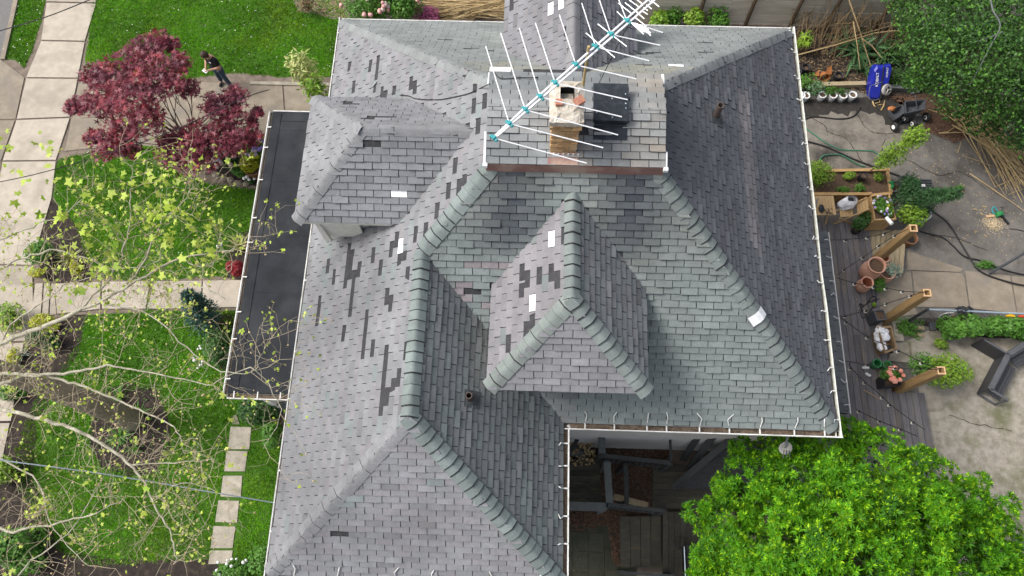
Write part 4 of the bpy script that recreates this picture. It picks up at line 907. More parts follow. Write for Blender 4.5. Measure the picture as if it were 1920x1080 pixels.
# wet stains and cracks in the old concrete
sheet('wet_stain', gp([(1490, 190), (1600, 186), (1690, 184), (1722, 205), (1712, 226), (1690, 236), (1662, 232), (1646, 214), (1600, 208), (1588, 216), (1560, 212), (1520, 222), (1490, 222)]), .013, 'wet', rough=.075, step=.12)
for pts in ([(1490, 205), (1540, 232), (1552, 250), (1590, 262), (1612, 300)], [(1600, 210), (1622, 240), (1650, 252), (1690, 246)], [(1700, 300), (1760, 330), (1800, 322), (1850, 350)], [(1745, 440), (1790, 445), (1850, 470)], [(1780, 780), (1830, 800), (1900, 806)], [(1660, 260), (1650, 290), (1668, 312)]):
    P = spline([Vector(GZ(u, v, .0145)) + Vector((random.gauss(0, .03), random.gauss(0, .03), 0)) for u, v in pts], 7); mb = MB(); P = [q + Vector((random.gauss(0, .015), random.gauss(0, .015), 0)) for q in P]
    for i in range(len(P) - 1):
        d = (P[i + 1] - P[i]).normalized(); n_ = d.cross(Vector((0, 0, 1))) * random.uniform(.006, .014); mb.add([P[i] - n_, P[i] + n_, P[i + 1] + n_, P[i + 1] - n_], [(0, 1, 2, 3)])
    mb.build('crack', 'soil', kind='structure')
litter('yard_debris', 'dark crumbs and bits scattered over the back yard', [(1500, 190), (1910, 260), (1910, 560), (1700, 480), (1640, 330), (1520, 300)], 900, ['pot_soil'], (.015, .05), z=.012)
litter('deck_litter', 'pale bits of straw scattered on the deck', [(1560, 420), (1630, 430), (1650, 700), (1600, 760)], 130, ['straw'], (.02, .07), 'lance', z=.335)
litter('lawn_weeds', 'broad leaved weeds growing in the front lawns', [(120, 300), (470, 352), (440, 500), (170, 510)], 500, ['leaf_mid'], (.03, .07), z=.05)
litter('lawn_weeds', 'broad leaved weeds growing in the side lawn', [(160, 600), (430, 600), (400, 1000), (60, 960)], 900, ['leaf_mid'], (.03, .08), z=.05)
litter('dry_patches', 'yellowed dry grass along the edges of the lawn', [(190, 1010), (390, 1010), (400, 1050), (180, 1060)], 900, ['grass_dry'], (.04, .09), 'blade', .02, .4)
# ================================================================== THINGS
def V3(u, v, z): return Vector(GZ(u, v, z))
# ---- television antenna on its mast beside the chimney
mx, my = cx1 + .03, CY1 - .02; lo, hi = 9.5, 13.
for _ in range(40):
    m_ = (lo + hi) / 2
    if proj((mx, my, m_))[1] > 97: lo = m_
    else: hi = m_
ZA = lo; A2 = lambda u, v, dz=0.: V3(u, v, ZA + dz)
ant = thing('antenna', 'long white television antenna with swept rods above the chimney', 'antenna', (mx, my, 9.6))
mb = MB(); mb.tube([(mx, my, 9.55), (mx + .01, my, ZA + .12)], .022, 8); mb.build('mast', 'mast_wood', ant, label='straw coloured mast pole')
bp = [(926, 259), (955, 232), (985, 206), (1013, 182), (1041, 156), (1080, 122), (1117, 88), (1146, 65), (1176, 40)]
B = [A2(*p) for p in bp]; bd = (B[-1] - B[0]).normalized(); bs = bd.cross(Vector((0, 0, 1))); E_ = B[-1] + bd * 1.05
for sg in (-1, 1):
    mb = MB(); mb.bar(B[0] + bs * .012 * sg, B[2] + bs * .026 * sg, .026, .026); mb.bar(B[2] + bs * .026 * sg, B[-1] + bs * .034 * sg, .026, .026); mb.bar(B[-1] + bs * .034 * sg, E_ + bs * (.05 if sg > 0 else .03) * sg + Vector((0, 0, .03)), .024, .026); mb.build('boom_rail', 'alu', ant)
mb = MB(); mb.bar(B[0] + (B[1] - B[0]) * .2 - Vector((0, 0, .05)), E_ - Vector((0, 0, .06)), .02, .02); mb.build('boom_rail', 'alu', ant)
upt = [None, (911, 87), (939, 62), (974, 53), (1004, 43), (1049, 28), (1091, 6), (1120, -12), (1152, -22)]
rgt = [(1100, 306), (1131, 277), (1159, 253), (1166, 219), (1177, 187), (1193, 148), (1217, 114), (1238, 85), (1243, 61)]
for i, p in enumerate(B):
    mb = MB(); mb.box(p, (.1, .035, .04), Matrix((bs, bd, Vector((0, 0, 1)))).transposed()); mb.ball(p + bs * .05, .026, 8, 5); mb.ball(p - bs * .05, .026, 8, 5); mb.box(p + Vector((0, 0, .025)), (.04, .06, .03), Matrix((bs, bd, Vector((0, 0, 1)))).transposed())
    br = mb.build('insulator', 'turquoise', ant)
    for q in (upt[i], rgt[i]):
        if q:
            mb = MB(); e = A2(*q, random.uniform(-.02, .02)); mb.tube([p + (e - p).normalized() * .04, e], .0085, 6); mb.build('rod', 'alu', ant)
for a, b in (((1099, 62), (1153, 108)), ((1121, 45), (1175, 87)), ((1157, 22), (1180, 43)), ((1160, 6), (1186, 27)), ((1172, 5), (1196, 24)), ((1180, 0), (1198, 13)), ((1212, 9), (1222, 17)), ((1207, 14), (1214.5, 20)), ((1203, 20), (1214.5, 27)), ((1196, 25), (1208, 35)), ((1222, 1), (1236, 13)), ((1190, 32), (1212, 49.5)),
             ((1184, 43), (1207, 64)), ((1187, 43), (1205, 60)), ((1190, 43), (1209, 60)), ((1194, 44), (1213, 61)), ((1199, 46), (1220.5, 67)), ((1203, 48), (1220, 62)), ((1207, 50), (1216, 56)), ((1200, -8), (1225, 6)), ((1188, -6), (1205, 8))):
    mb = MB(); mb.tube([A2(*a, .012), A2(*b, .012)], .0085, 6); mb.build('director', 'alu', ant)
mb = MB(); mb.tube(spline([B[-1] + bd * .15, A2(1183, 48, -.15), A2(1172, 58, -.4), Vector((mx + .3, my + .6, 9.7)), Vector((mx, my + .02, 9.62))], 5), .007, 5); mb.build('feed_cable', 'black_rubber', ant)
# ---- satellite dish under the south-east eave
dp = Vector((5.22, 2.28, 5.35)); dish = thing('satellite_dish', 'grey satellite dish on a short arm below the south eave', 'satellite dish', dp)
Md = Matrix.Rotation(R(28), 3, 'X'); mb = MB(); mb.lathe(dp, [(0, 0), (.07, .01), (.135, .04), (.13, .044), (.07, .018), (0, .012)], 20, Md); mb.build('reflector', 'grey_plastic', dish, smooth=True)
mb = MB(); mb.tube([dp + Vector((0, 0, .02)), dp + Vector((0, .2, .25)), dp + Vector((0, .55, .3))], .025, 6); mb.build('arm', 'steel', dish)
for k in (-.05, 0, .05):
    mb = MB(); mb.tube([dp + Md @ Vector((k, -.02, .1)), dp + Md @ Vector((k * 1.4, -.17, .14))], .01, 5); mb.build('feed_finger', 'pot_black', dish)
# ---- wooden posts of the pergola, hollow square, and what stands round them
for (u, v, lab) in ((1713, 427.5, 'far hollow wooden post rising beside the terracotta pots'), (1738.8, 548.8, 'middle hollow wooden post rising behind the grey square planter'), (1765.4, 694.5, 'near hollow brown post rising behind the black rose planter')):
    p = V3(u, v, 2.5); t = thing('post', lab, 'post', (p.x, p.y, 0), 'hollow wooden posts along the deck'); w_ = .2; th = .035
    for dx, dy, sx, sy in ((0, -w_ / 2 + th / 2, w_, th), (0, w_ / 2 - th / 2, w_, th), (-w_ / 2 + th / 2, 0, th, w_ - 2 * th - .004), (w_ / 2 - th / 2, 0, th, w_ - 2 * th - .004)):
        mb = MB(); mb.box((p.x + dx, p.y + dy, 1.25), (sx, sy, 2.49), t=random.uniform(-.1, .1)); b_ = mb.build('board', 'post_wood', t); mb = MB(); mb.box((p.x + dx, p.y + dy, 2.4975), (sx + .002, sy + .002, .005)); mb.build('end_grain', 'cut_wood', b_)
# ---- pots
def pot(name, label, u, v, z0, h, prof, m='terracotta', soil=.12, group=None, soilm='pot_soil', inm=None, n=22):
    """(u,v) is the middle of the rim in the photo"""
    q = V3(u, v, z0 + h); b = Vector((q.x, q.y, z0)); t = thing(name, label, 'pot', b, group)
    outer = [(r, z * h) for r, z in prof]; rt = prof[-1][0]; mb = MB(); mb.lathe(b, [(0, 0)] + outer + [(rt - .03, h), (rt - .035, h - .04)], n); mb.build('body', m, t, smooth=True)
    mb = MB(); mb.lathe(b, [(rt - .035, h - .04), (rt - .04 if soil else rt * .9, h - max(soil, .12))], n); mb.build('inside', inm or m, t, smooth=True)
    if soil is not None: mb = MB(); mb.disc(b + Vector((0, 0, h - soil)), rt - .037, n); mb.build('soil', soilm, t)
    return t, b
URN = lambda r: [(r * .62, 0), (r * .85, .12), (r * 1.07, .36), (r * 1.1, .52), (r * .98, .76), (r * .84, .92), (r * .86, .94), (r, .96), (r, 1)]
UG = 'terracotta pots on the deck'
pot('urn', 'largest terracotta urn, filled with brown soil', 1645, 496.5, zd, .8, URN(.25), soil=.1, group=UG)
pot('urn', 'second terracotta urn, empty with a red inside, nearest the house', 1627, 528.7, zd, .55, URN(.175), soil=.4, soilm='terracotta_in', inm='terracotta_in', group=UG)
pot('urn', 'terracotta pot holding a silvery succulent beside the largest urn', 1665, 509, .2, .45, URN(.23), soil=.06, group=UG)
pot('urn', 'small terracotta pot half hidden behind the largest urn', 1660, 483, .2, .5, URN(.14), soil=.2, soilm='terracotta_in', inm='terracotta_in', group=UG)
CYL = lambda r, k=.8: [(r * k, 0), (r * (k + (1 - k) * .5), .5), (r * .98, .9), (r, .92), (r, 1)]
pot('pot', 'brown clay pot standing behind the far wooden post', 1709, 446, .0, .38, CYL(.2), 'pot_brown', .12, soilm='soil')
pot('tub', 'round tub of dark soil at the corner of the raised bed', 1678, 349, 0, .45, CYL(.18), 'grey_timber', .07)
pot('pot', 'large white pot holding a shrub beside the storage box', 1734.5, 400, 0, .5, CYL(.2, .7), 'pot_white', .1)
pot('bucket', 'green plastic bucket beside the brown box on the deck', 1645.5, 681, zd, .3, CYL(.125, .75), 'green_plastic', .26, soilm='green_plastic', inm='green_plastic')
pot('bucket', 'smaller green pot next to the roses', 1664, 684, zd, .28, CYL(.12, .75), 'green_plastic', .06, soilm='leaf_dark', inm='green_plastic')
pot('pot', 'black nursery pot with a stump standing in the raised bed', 1620, 328, .45, .26, CYL(.125, .8), 'pot_black', .05)
pot('pot', 'black pot under the small shrub by the corner planter', 1608, 428, zd, .22, CYL(.14, .8), 'pot_black', .04)
for i, (u, v, lab) in enumerate(((1503, 178, 'leftmost white pot, half hidden by the gutter'), (1512, 178, 'second white pot from the gutter'), (1543, 177, 'white pot behind the large leaves'), (1563, 177.5, 'white pot in the middle of the row'), (1582, 178, 'white pot second from the right end of the row'), (1600, 177, 'white and red pot at the right end of the row'))):
    pot('white_pot', lab, u, v, .0, .3, CYL(.13, .72), 'pot_white', .05, 'white pots in a row', n=14)
for u, v, lab in ((1512, 125, 'dark grey pot on the bed near the gutter'), (1496, 133, 'black pot beside the gutter edge'), (1574, 140, 'dark pot lying beside the rusty broken pot'), (1507, 160, 'dark pot with leaves behind the white row')):
    pot('dark_pot', lab, u, v, .0, .28, CYL(.14, .75), 'pot_black', .1, 'dark pots on the back bed', n=14)
p = V3(1541, 143, .05); t = thing('broken_pot', 'broken rusty orange pot lying on its side', 'pot', p); mb = MB(); mb.lathe(p + Vector((0, 0, .12)), [(.1, 0), (.15, .2), (.16, .22), (.14, .22)], 14, Matrix.Rotation(R(70), 3, 'X')); mb.build('body', 'leaf_rust', t)
mb = MB(); mb.add([p + Vector((.1, .02, .02)), p + Vector((.3, .05, .05)), p + Vector((.26, .25, .22)), p + Vector((.12, .2, .2))], [(0, 1, 2, 3)]); mb.add([p + Vector((-.28, .0, .02)), p + Vector((-.1, -.02, .03)), p + Vector((-.12, .16, .14))], [(0, 1, 2)]); mb.build('shard', 'leaf_rust', t)
def sqplanter(name, label, top, z0, h, m, tb=.8, soil=.06, soilm='pot_soil', wall=.03, cat='planter', boards=0, rim=None):
    P = [V3(u, v, z0 + h) for u, v in top]; c = sum(P, Vector()) / 4; t = thing(name, label, cat, (c.x, c.y, z0))
    lo_ = [Vector((c.x + (p.x - c.x) * tb, c.y + (p.y - c.y) * tb, z0)) for p in P]; inn = [c + (p - c) * (1 - wall * 2 / (P[0] - P[2]).length * 1.6) for p in P]
    if boards:
        for i in range(4):
            for j in range(boards):
                a, b = j / boards, (j + 1) / boards - .012; j2 = (i + 1) % 4; mb = MB()
                q = [lo_[i].lerp(P[i], a), lo_[j2].lerp(P[j2], a), lo_[j2].lerp(P[j2], b), lo_[i].lerp(P[i], b)]; n_ = (q[1] - q[0]).cross(q[3] - q[0]).normalized() * wall
                mb.add(q + [x + n_ for x in q], [(3, 2, 1, 0), (4, 5, 6, 7), (0, 1, 5, 4), (1, 2, 6, 5), (2, 3, 7, 6), (3, 0, 4, 7)], 0, random.uniform(-.12, .12)); mb.build('board', m, t)
    mb = MB(); k = .985 if boards else 1.
    L_ = [c.lerp(p, k) if boards else p for p in P]; l2 = [Vector((c.x + (p.x - c.x) * k, c.y + (p.y - c.y) * k, p.z)) for p in lo_]
    low_in = [Vector((p.x, p.y, z0 + h - soil - .12)) for p in inn]
    mb.add(l2 + L_ + inn + low_in, [(3, 2, 1, 0)] + [(i, (i + 1) % 4, 4 + (i + 1) % 4, 4 + i) for i in range(4)] + [(4 + i, 4 + (i + 1) % 4, 8 + (i + 1) % 4, 8 + i) for i in range(4)] + [(8 + i, 8 + (i + 1) % 4, 12 + (i + 1) % 4, 12 + i) for i in range(4)])
    mb.build('shell', rim or m, t); mb = MB(); mb.add([Vector((p.x, p.y, z0 + h - soil)) for p in inn], [(0, 1, 2, 3)]); mb.build('soil', soilm, t); return t, c
sqplanter('square_planter', 'slate grey square planter with dry stems on the deck', [(1637.5, 581), (1657, 579.5), (1664, 599), (1645, 601.5)], zd, .6, 'pot_grey', .74)
sqplanter('wooden_box', 'brown wooden box holding a crumpled white bag', [(1645, 612), (1672, 610.5), (1682.5, 654), (1660, 663), (1647, 640)][:4], zd, .55, 'box_brown', .78, .3, 'box_brown', .04, 'box')
sqplanter('rose_planter', 'black rounded planter full of salmon roses', [(1656, 699), (1688, 697), (1690, 723), (1659, 725)], zd, .6, 'pot_black', .72)
sqplanter('corner_planter', 'tall pale wooden planter with blue flowers at the deck corner', [(1632, 366), (1668, 362), (1681, 411), (1640, 413)], zd, .75, 'cedar', .96, .08, boards=5)
for s_ in (0,):                                            # white bag in the box
    c = V3(1659, 634, .75); mb = MB()
    for k in range(7): mb.ball(c + Vector((random.uniform(-.14, .12), random.uniform(-.24, .26), random.uniform(-.08, .06))), (.13, .14, .1), 9, 6, jit=.22)
    solo(mb, 'plastic_bag', 'plastic_bag', 'crumpled white plastic bag inside the brown wooden box', 'bag', c - Vector((0, 0, .2)), smooth=False)
    c = V3(1668, 655, .72); mb = MB(); mb.ball(c, (.1, .12, .07), 8, 5, jit=.3); solo(mb, 'black_rag', 'pot_black', 'black scrap beside the white bag in the brown box', 'rag', c)
# raised bed
bed = thing('raised_bed', 'raised wooden garden bed with brown soil beside the east gutter', 'raised bed', V3(1600, 340, 0)); zb = .5
for a, b, lab in (((1500, 321), (1668, 318), 0), ((1664, 322), (1671, 361), 0), ((1500, 364), (1634, 363.5), 0), ((1632, 367), (1672, 362), 0)):
    A, Bq = V3(*a, zb), V3(*b, zb); mb = MB(); mb.bar(A, Bq, .09, .045); mb.build('cap_board', 'cedar', bed)
    for j in range(3):
        mb = MB(); mb.bar((A.x, A.y, .09 + j * .152), (Bq.x, Bq.y, .09 + j * .152), .035, .142, t=random.uniform(-.15, .1)); mb.build('side_board', 'cedar', bed)
sp_ = [V3(1500, 322, zb), V3(1665, 320, zb), V3(1671, 360, zb), V3(1500, 363, zb)]
mb = MB(); mb.prism([(q.x, q.y) for q in sp_], .1, zb - .08); mb.build('bed_soil', 'pot_soil', bed)
# folding table, chair
TZ = zd + .7; tq = [V3(1522.5, 367, TZ), V3(1563, 367, TZ), V3(1568.5, 402.5, TZ), V3(1528, 403.4, TZ)]; tc = sum(tq, Vector()) / 4
tb_ = thing('folding_table', 'square slatted folding table of pale wood with tools on it', 'table', (tc.x, tc.y, zd))
for j in range(7):
    a, b = j / 7, (j + .93) / 7; P = [tq[0].lerp(tq[1], a), tq[0].lerp(tq[1], b), tq[3].lerp(tq[2], b), tq[3].lerp(tq[2], a)]; mb = MB(); mb.prism([(q.x, q.y) for q in P], TZ - .025, TZ, t=random.uniform(-.1, .08)); mb.build('slat', 'folding_wood', tb_)
tw = (tq[1] - tq[0]).length / 2 - .04
for sx in (-1, 1):
    for sy in (-1, 1): mb = MB(); mb.bar((tc.x + sx * tw, tc.y + sy * .26, zd), (tc.x + sx * tw, tc.y - sy * .24, TZ - .03), .03, .045); mb.build('leg', 'folding_wood', tb_)
def scrap(name, label, cat, pts, r, m, z): mb = MB(); mb.tube(spline([V3(u, v, z) for u, v in pts], 4), r, 5); return solo(mb, name, m, label, cat, V3(*pts[0], z))
scrap('hand_tool', 'thin hand tool lying on the folding table', 'tool', [(1530, 387), (1531, 378), (1534, 372)], .018, 'steel', TZ + .018)
mb = MB(); mb.ball(V3(1540, 391, TZ + .05), (.09, .12, .05), 9, 6, jit=.2); solo(mb, 'gloves', 'pot_black', 'black gloves bundled on the folding table', 'gloves', V3(1540, 391, TZ))
for k in range(9): pass
mb = MB()
for k in range(16): q = V3(1551 + random.uniform(-7, 10), 396 + random.uniform(-5, 5), TZ + .015); mb.bar(q, q + Vector((random.uniform(-.09, .09), random.uniform(-.09, .09), .015)), .014, .012)
o = solo(mb, 'wood_scraps', 'pipe_rust', 'brown scraps of bark on the folding table', 'scraps', V3(1551, 396, TZ)); o['kind'] = 'stuff'
SZ = zd + .45; sq_ = [V3(1574, 392, SZ), V3(1598, 388, SZ), V3(1600, 405.5, SZ), V3(1576, 406.5, SZ)]; scn = sum(sq_, Vector()) / 4
ch = thing('folding_chair', 'folding wooden slat chair with a white bag on its seat', 'chair', (scn.x, scn.y, zd))
for j in range(6):
    a, b = j / 6, (j + .88) / 6; P = [sq_[0].lerp(sq_[1], a), sq_[0].lerp(sq_[1], b), sq_[3].lerp(sq_[2], b), sq_[3].lerp(sq_[2], a)]; mb = MB(); mb.prism([(q.x, q.y) for q in P], SZ - .02, SZ, t=random.uniform(-.12, .08)); mb.build('slat', 'folding_wood', ch)
bx = scn.x + .24
for j in range(4): mb = MB(); mb.box((bx + .05 + j * .035, scn.y + .06, SZ + .14 + j * .1), (.02, .4, .085), Matrix.Rotation(R(18), 3, 'Y'), t=random.uniform(-.1, .1)); mb.build('back_slat', 'folding_wood', ch)
for sy in (-.17, .19):
    mb = MB(); mb.bar((scn.x - .2, scn.y + sy, zd), (bx + .17, scn.y + sy + .04, SZ + .52), .028, .04); mb.build('leg', 'folding_wood', ch); mb = MB(); mb.bar((bx + .1, scn.y + sy, zd), (scn.x - .2, scn.y + sy, SZ - .03), .028, .04); mb.build('leg', 'folding_wood', ch)
mb = MB(); c = V3(1587, 381, SZ + .2); vs = []
prof = [(.02, 0), (.17, .02), (.2, .12), (.16, .26), (.11, .34)]; nn = 14
for r_, z_ in prof:
    for j in range(nn): q = 2 * math.pi * j / nn; rr = r_ * (1 + random.uniform(-.14, .14)); vs.append(c + Vector((rr * 1.25 * math.cos(q) + z_ * .35, rr * math.sin(q) * .85 + z_ * .25, z_ - .2)))
mb.add(vs, [(i * nn + j, i * nn + (j + 1) % nn, (i + 1) * nn + (j + 1) % nn, (i + 1) * nn + j) for i in range(4) for j in range(nn)]); t = thing('shopping_bag', 'white plastic bag standing open on the folding chair', 'bag', (c.x, c.y, SZ)); mb.build('bag_skin', 'plastic_bag', t)
mb = MB(); mb.ball(c + Vector((.1, .07, .1)), (.09, .07, .03), 8, 4); mb.build('contents', 'pot_black', t)
mb = MB(); mb.lathe(V3(1662, 408, zd + .84), [(0, 0), (.055, 0), (.055, .26), (.0, .26)], 14, Matrix.Rotation(R(72), 3, 'X') @ Matrix.Rotation(R(20), 3, 'Y')); t = solo(mb, 'paper_roll', 'flower_white', 'white roll lying across the corner planter', 'roll', V3(1662, 408, zd + .78))
# storage box
bz = .42; q = [V3(1714, 335.5, bz), V3(1748, 334.5, bz), V3(1749, 361, bz), V3(1716, 361, bz)]; c = sum(q, Vector()) / 4; t = thing('storage_box', 'black plastic storage box with a white label on its ribbed lid', 'box', (c.x, c.y, 0))
mb = MB(); mb.box((c.x, c.y, .19), (.46, .36, .38), taper=.88); mb.build('tub', 'pot_black', t); mb = MB(); mb.box((c.x, c.y, .4), (.54, .43, .04)); lid = mb.build('lid', 'pot_grey', t)
for j in range(5): mb = MB(); mb.box((c.x, c.y - .16 + j * .08, .426), (.5, .035, .012)); mb.build('rib', 'pot_black', lid)
mb = MB(); mb.box((c.x - .02, c.y + .0, .4345), (.12, .08, .003)); mb.build('label', 'flower_white', lid)
# hose nozzle and wand
scrap('hose_wand', 'grey hose wand leaning over the bed edge', 'hose wand', [(1681, 336), (1692, 330), (1707, 324)], .016, 'steel', .55)
mb = MB(); p = V3(1671, 342, .55); mb.ball(p, (.09, .05, .05), 8, 6); mb.box(p + Vector((.02, -.1, 0)), (.06, .14, .05)); mb.ball(p + Vector((-.02, -.17, 0)), (.035, .05, .03), 6, 4); solo(mb, 'spray_nozzle', 'green_plastic', 'green and white hose nozzle on the bed corner', 'nozzle', p)
# hoses and cables
def cable(name, label, cat, pts, r, m, z=.02): mb = MB(); mb.tube(spline([Vector(GZ(p[0], p[1], p[2] if len(p) > 2 else z)) for p in pts], 6), r, 6); return solo(mb, name, m, label, cat, V3(*pts[0][:2], z))
cable('power_cable', 'black cable running from the brown pot to the right edge, upper one', 'cable', [(1718, 432), (1748, 440), (1769, 446), (1788, 462), (1809, 481), (1841, 489), (1874, 503), (1920, 515), (1990, 522)], .022, 'black_rubber', .05)
cable('power_cable', 'black cable crossing the other one by the white pot, lower one', 'cable', [(1740, 388), (1752, 398), (1779, 420), (1804, 460), (1820, 486), (1834, 505), (1855, 517), (1892, 529), (1920, 535), (1990, 545)], .024, 'black_rubber', .09)
cable('garden_hose', 'green hose snaking across the concrete, upper loop', 'hose', [(1490, 222), (1510, 240), (1529, 254), (1549, 268), (1577, 280.5), (1610, 282), (1637, 284), (1648, 292)], .02, 'hose_green', .03)
cable('garden_hose', 'green hose looping in front of the raised bed', 'hose', [(1535, 306), (1538, 298), (1547, 291), (1573, 290), (1591, 298), (1610, 309), (1622, 312)], .02, 'hose_green', .06)
cable('black_hose', 'black hose running past the raised bed to the storage box', 'hose', [(1485, 255), (1507, 263), (1549, 275), (1584, 291), (1623, 307), (1665, 322), (1700, 335)], .024, 'black_rubber', .05)
cable('black_hose', 'black hose curling on the wet concrete below the white pots', 'hose', [(1485, 236), (1503, 227), (1526, 219), (1573, 223), (1600, 218), (1614, 201)], .022, 'black_rubber', .03)
cable('tool_cord', 'thin dark cord of the green garden tool', 'cord', [(1893, 429), (1905, 430), (1930, 436)], .012, 'black_rubber', .02)
cable('extension_cord', 'tangled black cord heaped on the deck by the grey planter', 'cord', [(1650, 560), (1630, 566), (1615, 580), (1618, 596), (1632, 582), (1644, 562), (1636, 556), (1622, 572), (1612, 570), (1624, 590), (1640, 570), (1643, 552)], .013, 'black_rubber', zd + .03)
mb = MB(); mb.ball(V3(1639, 571, zd + .06), (.07, .07, .06), 8, 5); solo(mb, 'cord_plug', 'leaf_yellowgreen', 'small yellow green plug at the end of the tangled cord', 'plug', V3(1639, 571, zd))
scrap('wood_stick', 'thin pale stick lying on the deck boards', 'stick', [(1619, 731), (1633, 739), (1648, 748)], .016, 'straw', zd + .02)
for (a, b, lab) in (((1617, 689), (1629, 690), 'upper white tube lying on the deck beside the buckets'), ((1623, 700), (1632, 705), 'lower white tube lying beside the black rose planter')):
    mb = MB(); mb.tube([V3(*a, zd + .04), V3(*b, zd + .04)], .035, 8); solo(mb, 'white_tube', 'flower_white', lab, 'tube', V3(*a, zd))
# ---- string lights from the porch gutter to the posts
SG = 'string lights between the porch and the posts'
for i, (pts, z0, z1, lab) in enumerate((
    ([(1557, 450), (1587, 449), (1628, 444), (1660, 437), (1677, 430)], 3.3, 2.2, 'string light running to the corner planter, farthest strand'),
    ([(1569, 516), (1584, 505), (1619, 482), (1649, 460), (1679, 441), (1704, 429)], 3.35, 2.52, 'string light running up to the far post'),
    ([(1569, 521), (1604, 531), (1640, 537), (1663, 540), (1694, 546), (1732, 548)], 3.35, 2.5, 'string light passing over the second urn to the middle post'),
    ([(1575, 593), (1586, 592), (1625, 582), (1663, 569), (1709, 554), (1733, 547)], 3.35, 2.52, 'string light passing above the tangled cord to the middle post'),
    ([(1575, 595), (1588, 604), (1628, 632), (1686, 658), (1730, 680), (1760, 691)], 3.35, 2.5, 'string light passing over the brown box to the near post'),
    ([(1587, 677), (1628, 684), (1680, 690), (1759, 693)], 3.35, 2.52, 'string light passing over the roses to the near post'),
    ([(1593, 680), (1596, 690), (1623, 717), (1656, 745), (1670, 759), (1714, 792), (1735, 806)], 3.3, 2.2, 'string light crossing the lower deck diagonally'),
    ([(1607, 768), (1612, 771), (1651, 790), (1690, 805), (1720, 818)], 3.3, 2.6, 'string light dipping into the bright tree, nearest strand'))):
    P = [V3(u, v, z0 + (z1 - z0) * j / (len(pts) - 1)) for j, (u, v) in enumerate(pts)]; t = thing('string_light', lab, 'string light', P[0], SG); mb = MB(); mb.tube(spline(P, 4), .0095, 5); mb.build('cord', 'black_rubber', t)
    for q in P[1:-1]:
        for q2 in ((q,) if random.random() < .5 else (q,)):
            mb = MB(); mb.lathe(q2 - Vector((0, 0, .09)), [(0, .09), (.024, .09), (.024, .02), (0, .02)], 7); s_ = mb.build('socket', 'pot_black', t); mb = MB(); mb.ball(q2 - Vector((0, 0, .1)), (.036, .036, .045), 8, 5); mb.build('bulb', 'bulb', s_, smooth=True)
# ---- chain link fence
cf = thing('chain_link_fence', 'low chain link fence with a pale top rail beside the hedge', 'fence', V3(1740, 600, 0)); ta, tb2 = V3(1739, 580, 1.05), V3(1925, 588.5, 1.05); ext = (tb2 - ta) * 1.5
mb = MB(); mb.tube([ta, ta + ext], .026, 8); mb.build('top_rail', 'galv', cf)
for f in (0, .36, 1.0):
    q = ta + (tb2 - ta) * f; mb = MB(); mb.tube([(q.x, q.y, 0), (q.x, q.y, 1.08)], .042 if f == 0 else .026, 8); mb.build('post', 'rail_dark' if f == 0 else 'galv', cf)
mb = MB(); L_ = ext.length; dv = ext / L_; k = -1.
while k < L_:
    for sg in (1, -1):
        a0, a1 = k, k + 1.
        x0_, x1_ = max(0, min(L_, a0)), max(0, min(L_, a1))
        if x1_ - x0_ > .02:
            f0, f1 = (x0_ - a0), (x1_ - a0); z0_, z1_ = (f0, f1) if sg > 0 else (1 - f0, 1 - f1); A, Bq = ta + dv * x0_, ta + dv * x1_; A.z = .03 + z0_; Bq.z = .03 + z1_; mb.tube([A, Bq], .0045, 3, cap=False)
    k += .15
o = mb.build('wire_mesh', 'wire_mesh', cf); o['kind'] = 'stuff'
p = V3(1810, 582, 1.06); mb = MB()
for k in range(16): a_ = random.uniform(-.24, .24); mb.ball(p + Vector((a_, random.uniform(-.09, .09), random.uniform(-.03, .03))), (.06, .05, .035), 6, 4, jit=.35)
solo(mb, 'black_rag', 'pot_black', 'ragged black cloth draped over the fence rail', 'rag', p)
for (u, v, m, lab) in ((1894, 592, 'yellow_plastic', 'yellow plastic toy hanging on the chain link fence'), (1917, 593, 'red_plastic', 'red plastic toy hanging on the chain link fence')):
    p = V3(u, v, .95); mb = MB(); mb.ball(p, (.13, .04, .08), 10, 6); mb.box(p + Vector((.05, -.02, .03)), (.09, .04, .05)); solo(mb, 'plastic_toy', m, lab, 'toy', p)
q0 = V3(1758, 606, .02); mb = MB(); mb.bar(V3(1765, 606, .05), V3(1805, 583, 1.0), .04, .04); solo(mb, 'lean_pole', 'straw_dark', 'thin pole leaning from the bed to the fence rail', 'pole', q0)
mb = MB(); mb.prism([tuple(V3(u, v, 0)[:2]) for u, v in ((1740, 606), (1753, 605), (1753, 620), (1742, 621))], 0, .08); solo(mb, 'paving_block', 'pot_grey', 'dark paving block at the corner of the hedge bed', 'block', V3(1747, 613, 0))
mb = MB(); mb.box(V3(1774, 590, .35), (.28, .02, .3), R(8)); solo(mb, 'paper_sheet', 'flower_white', 'pale sheet of paper caught behind the fence wire', 'paper', V3(1774, 592, .0))
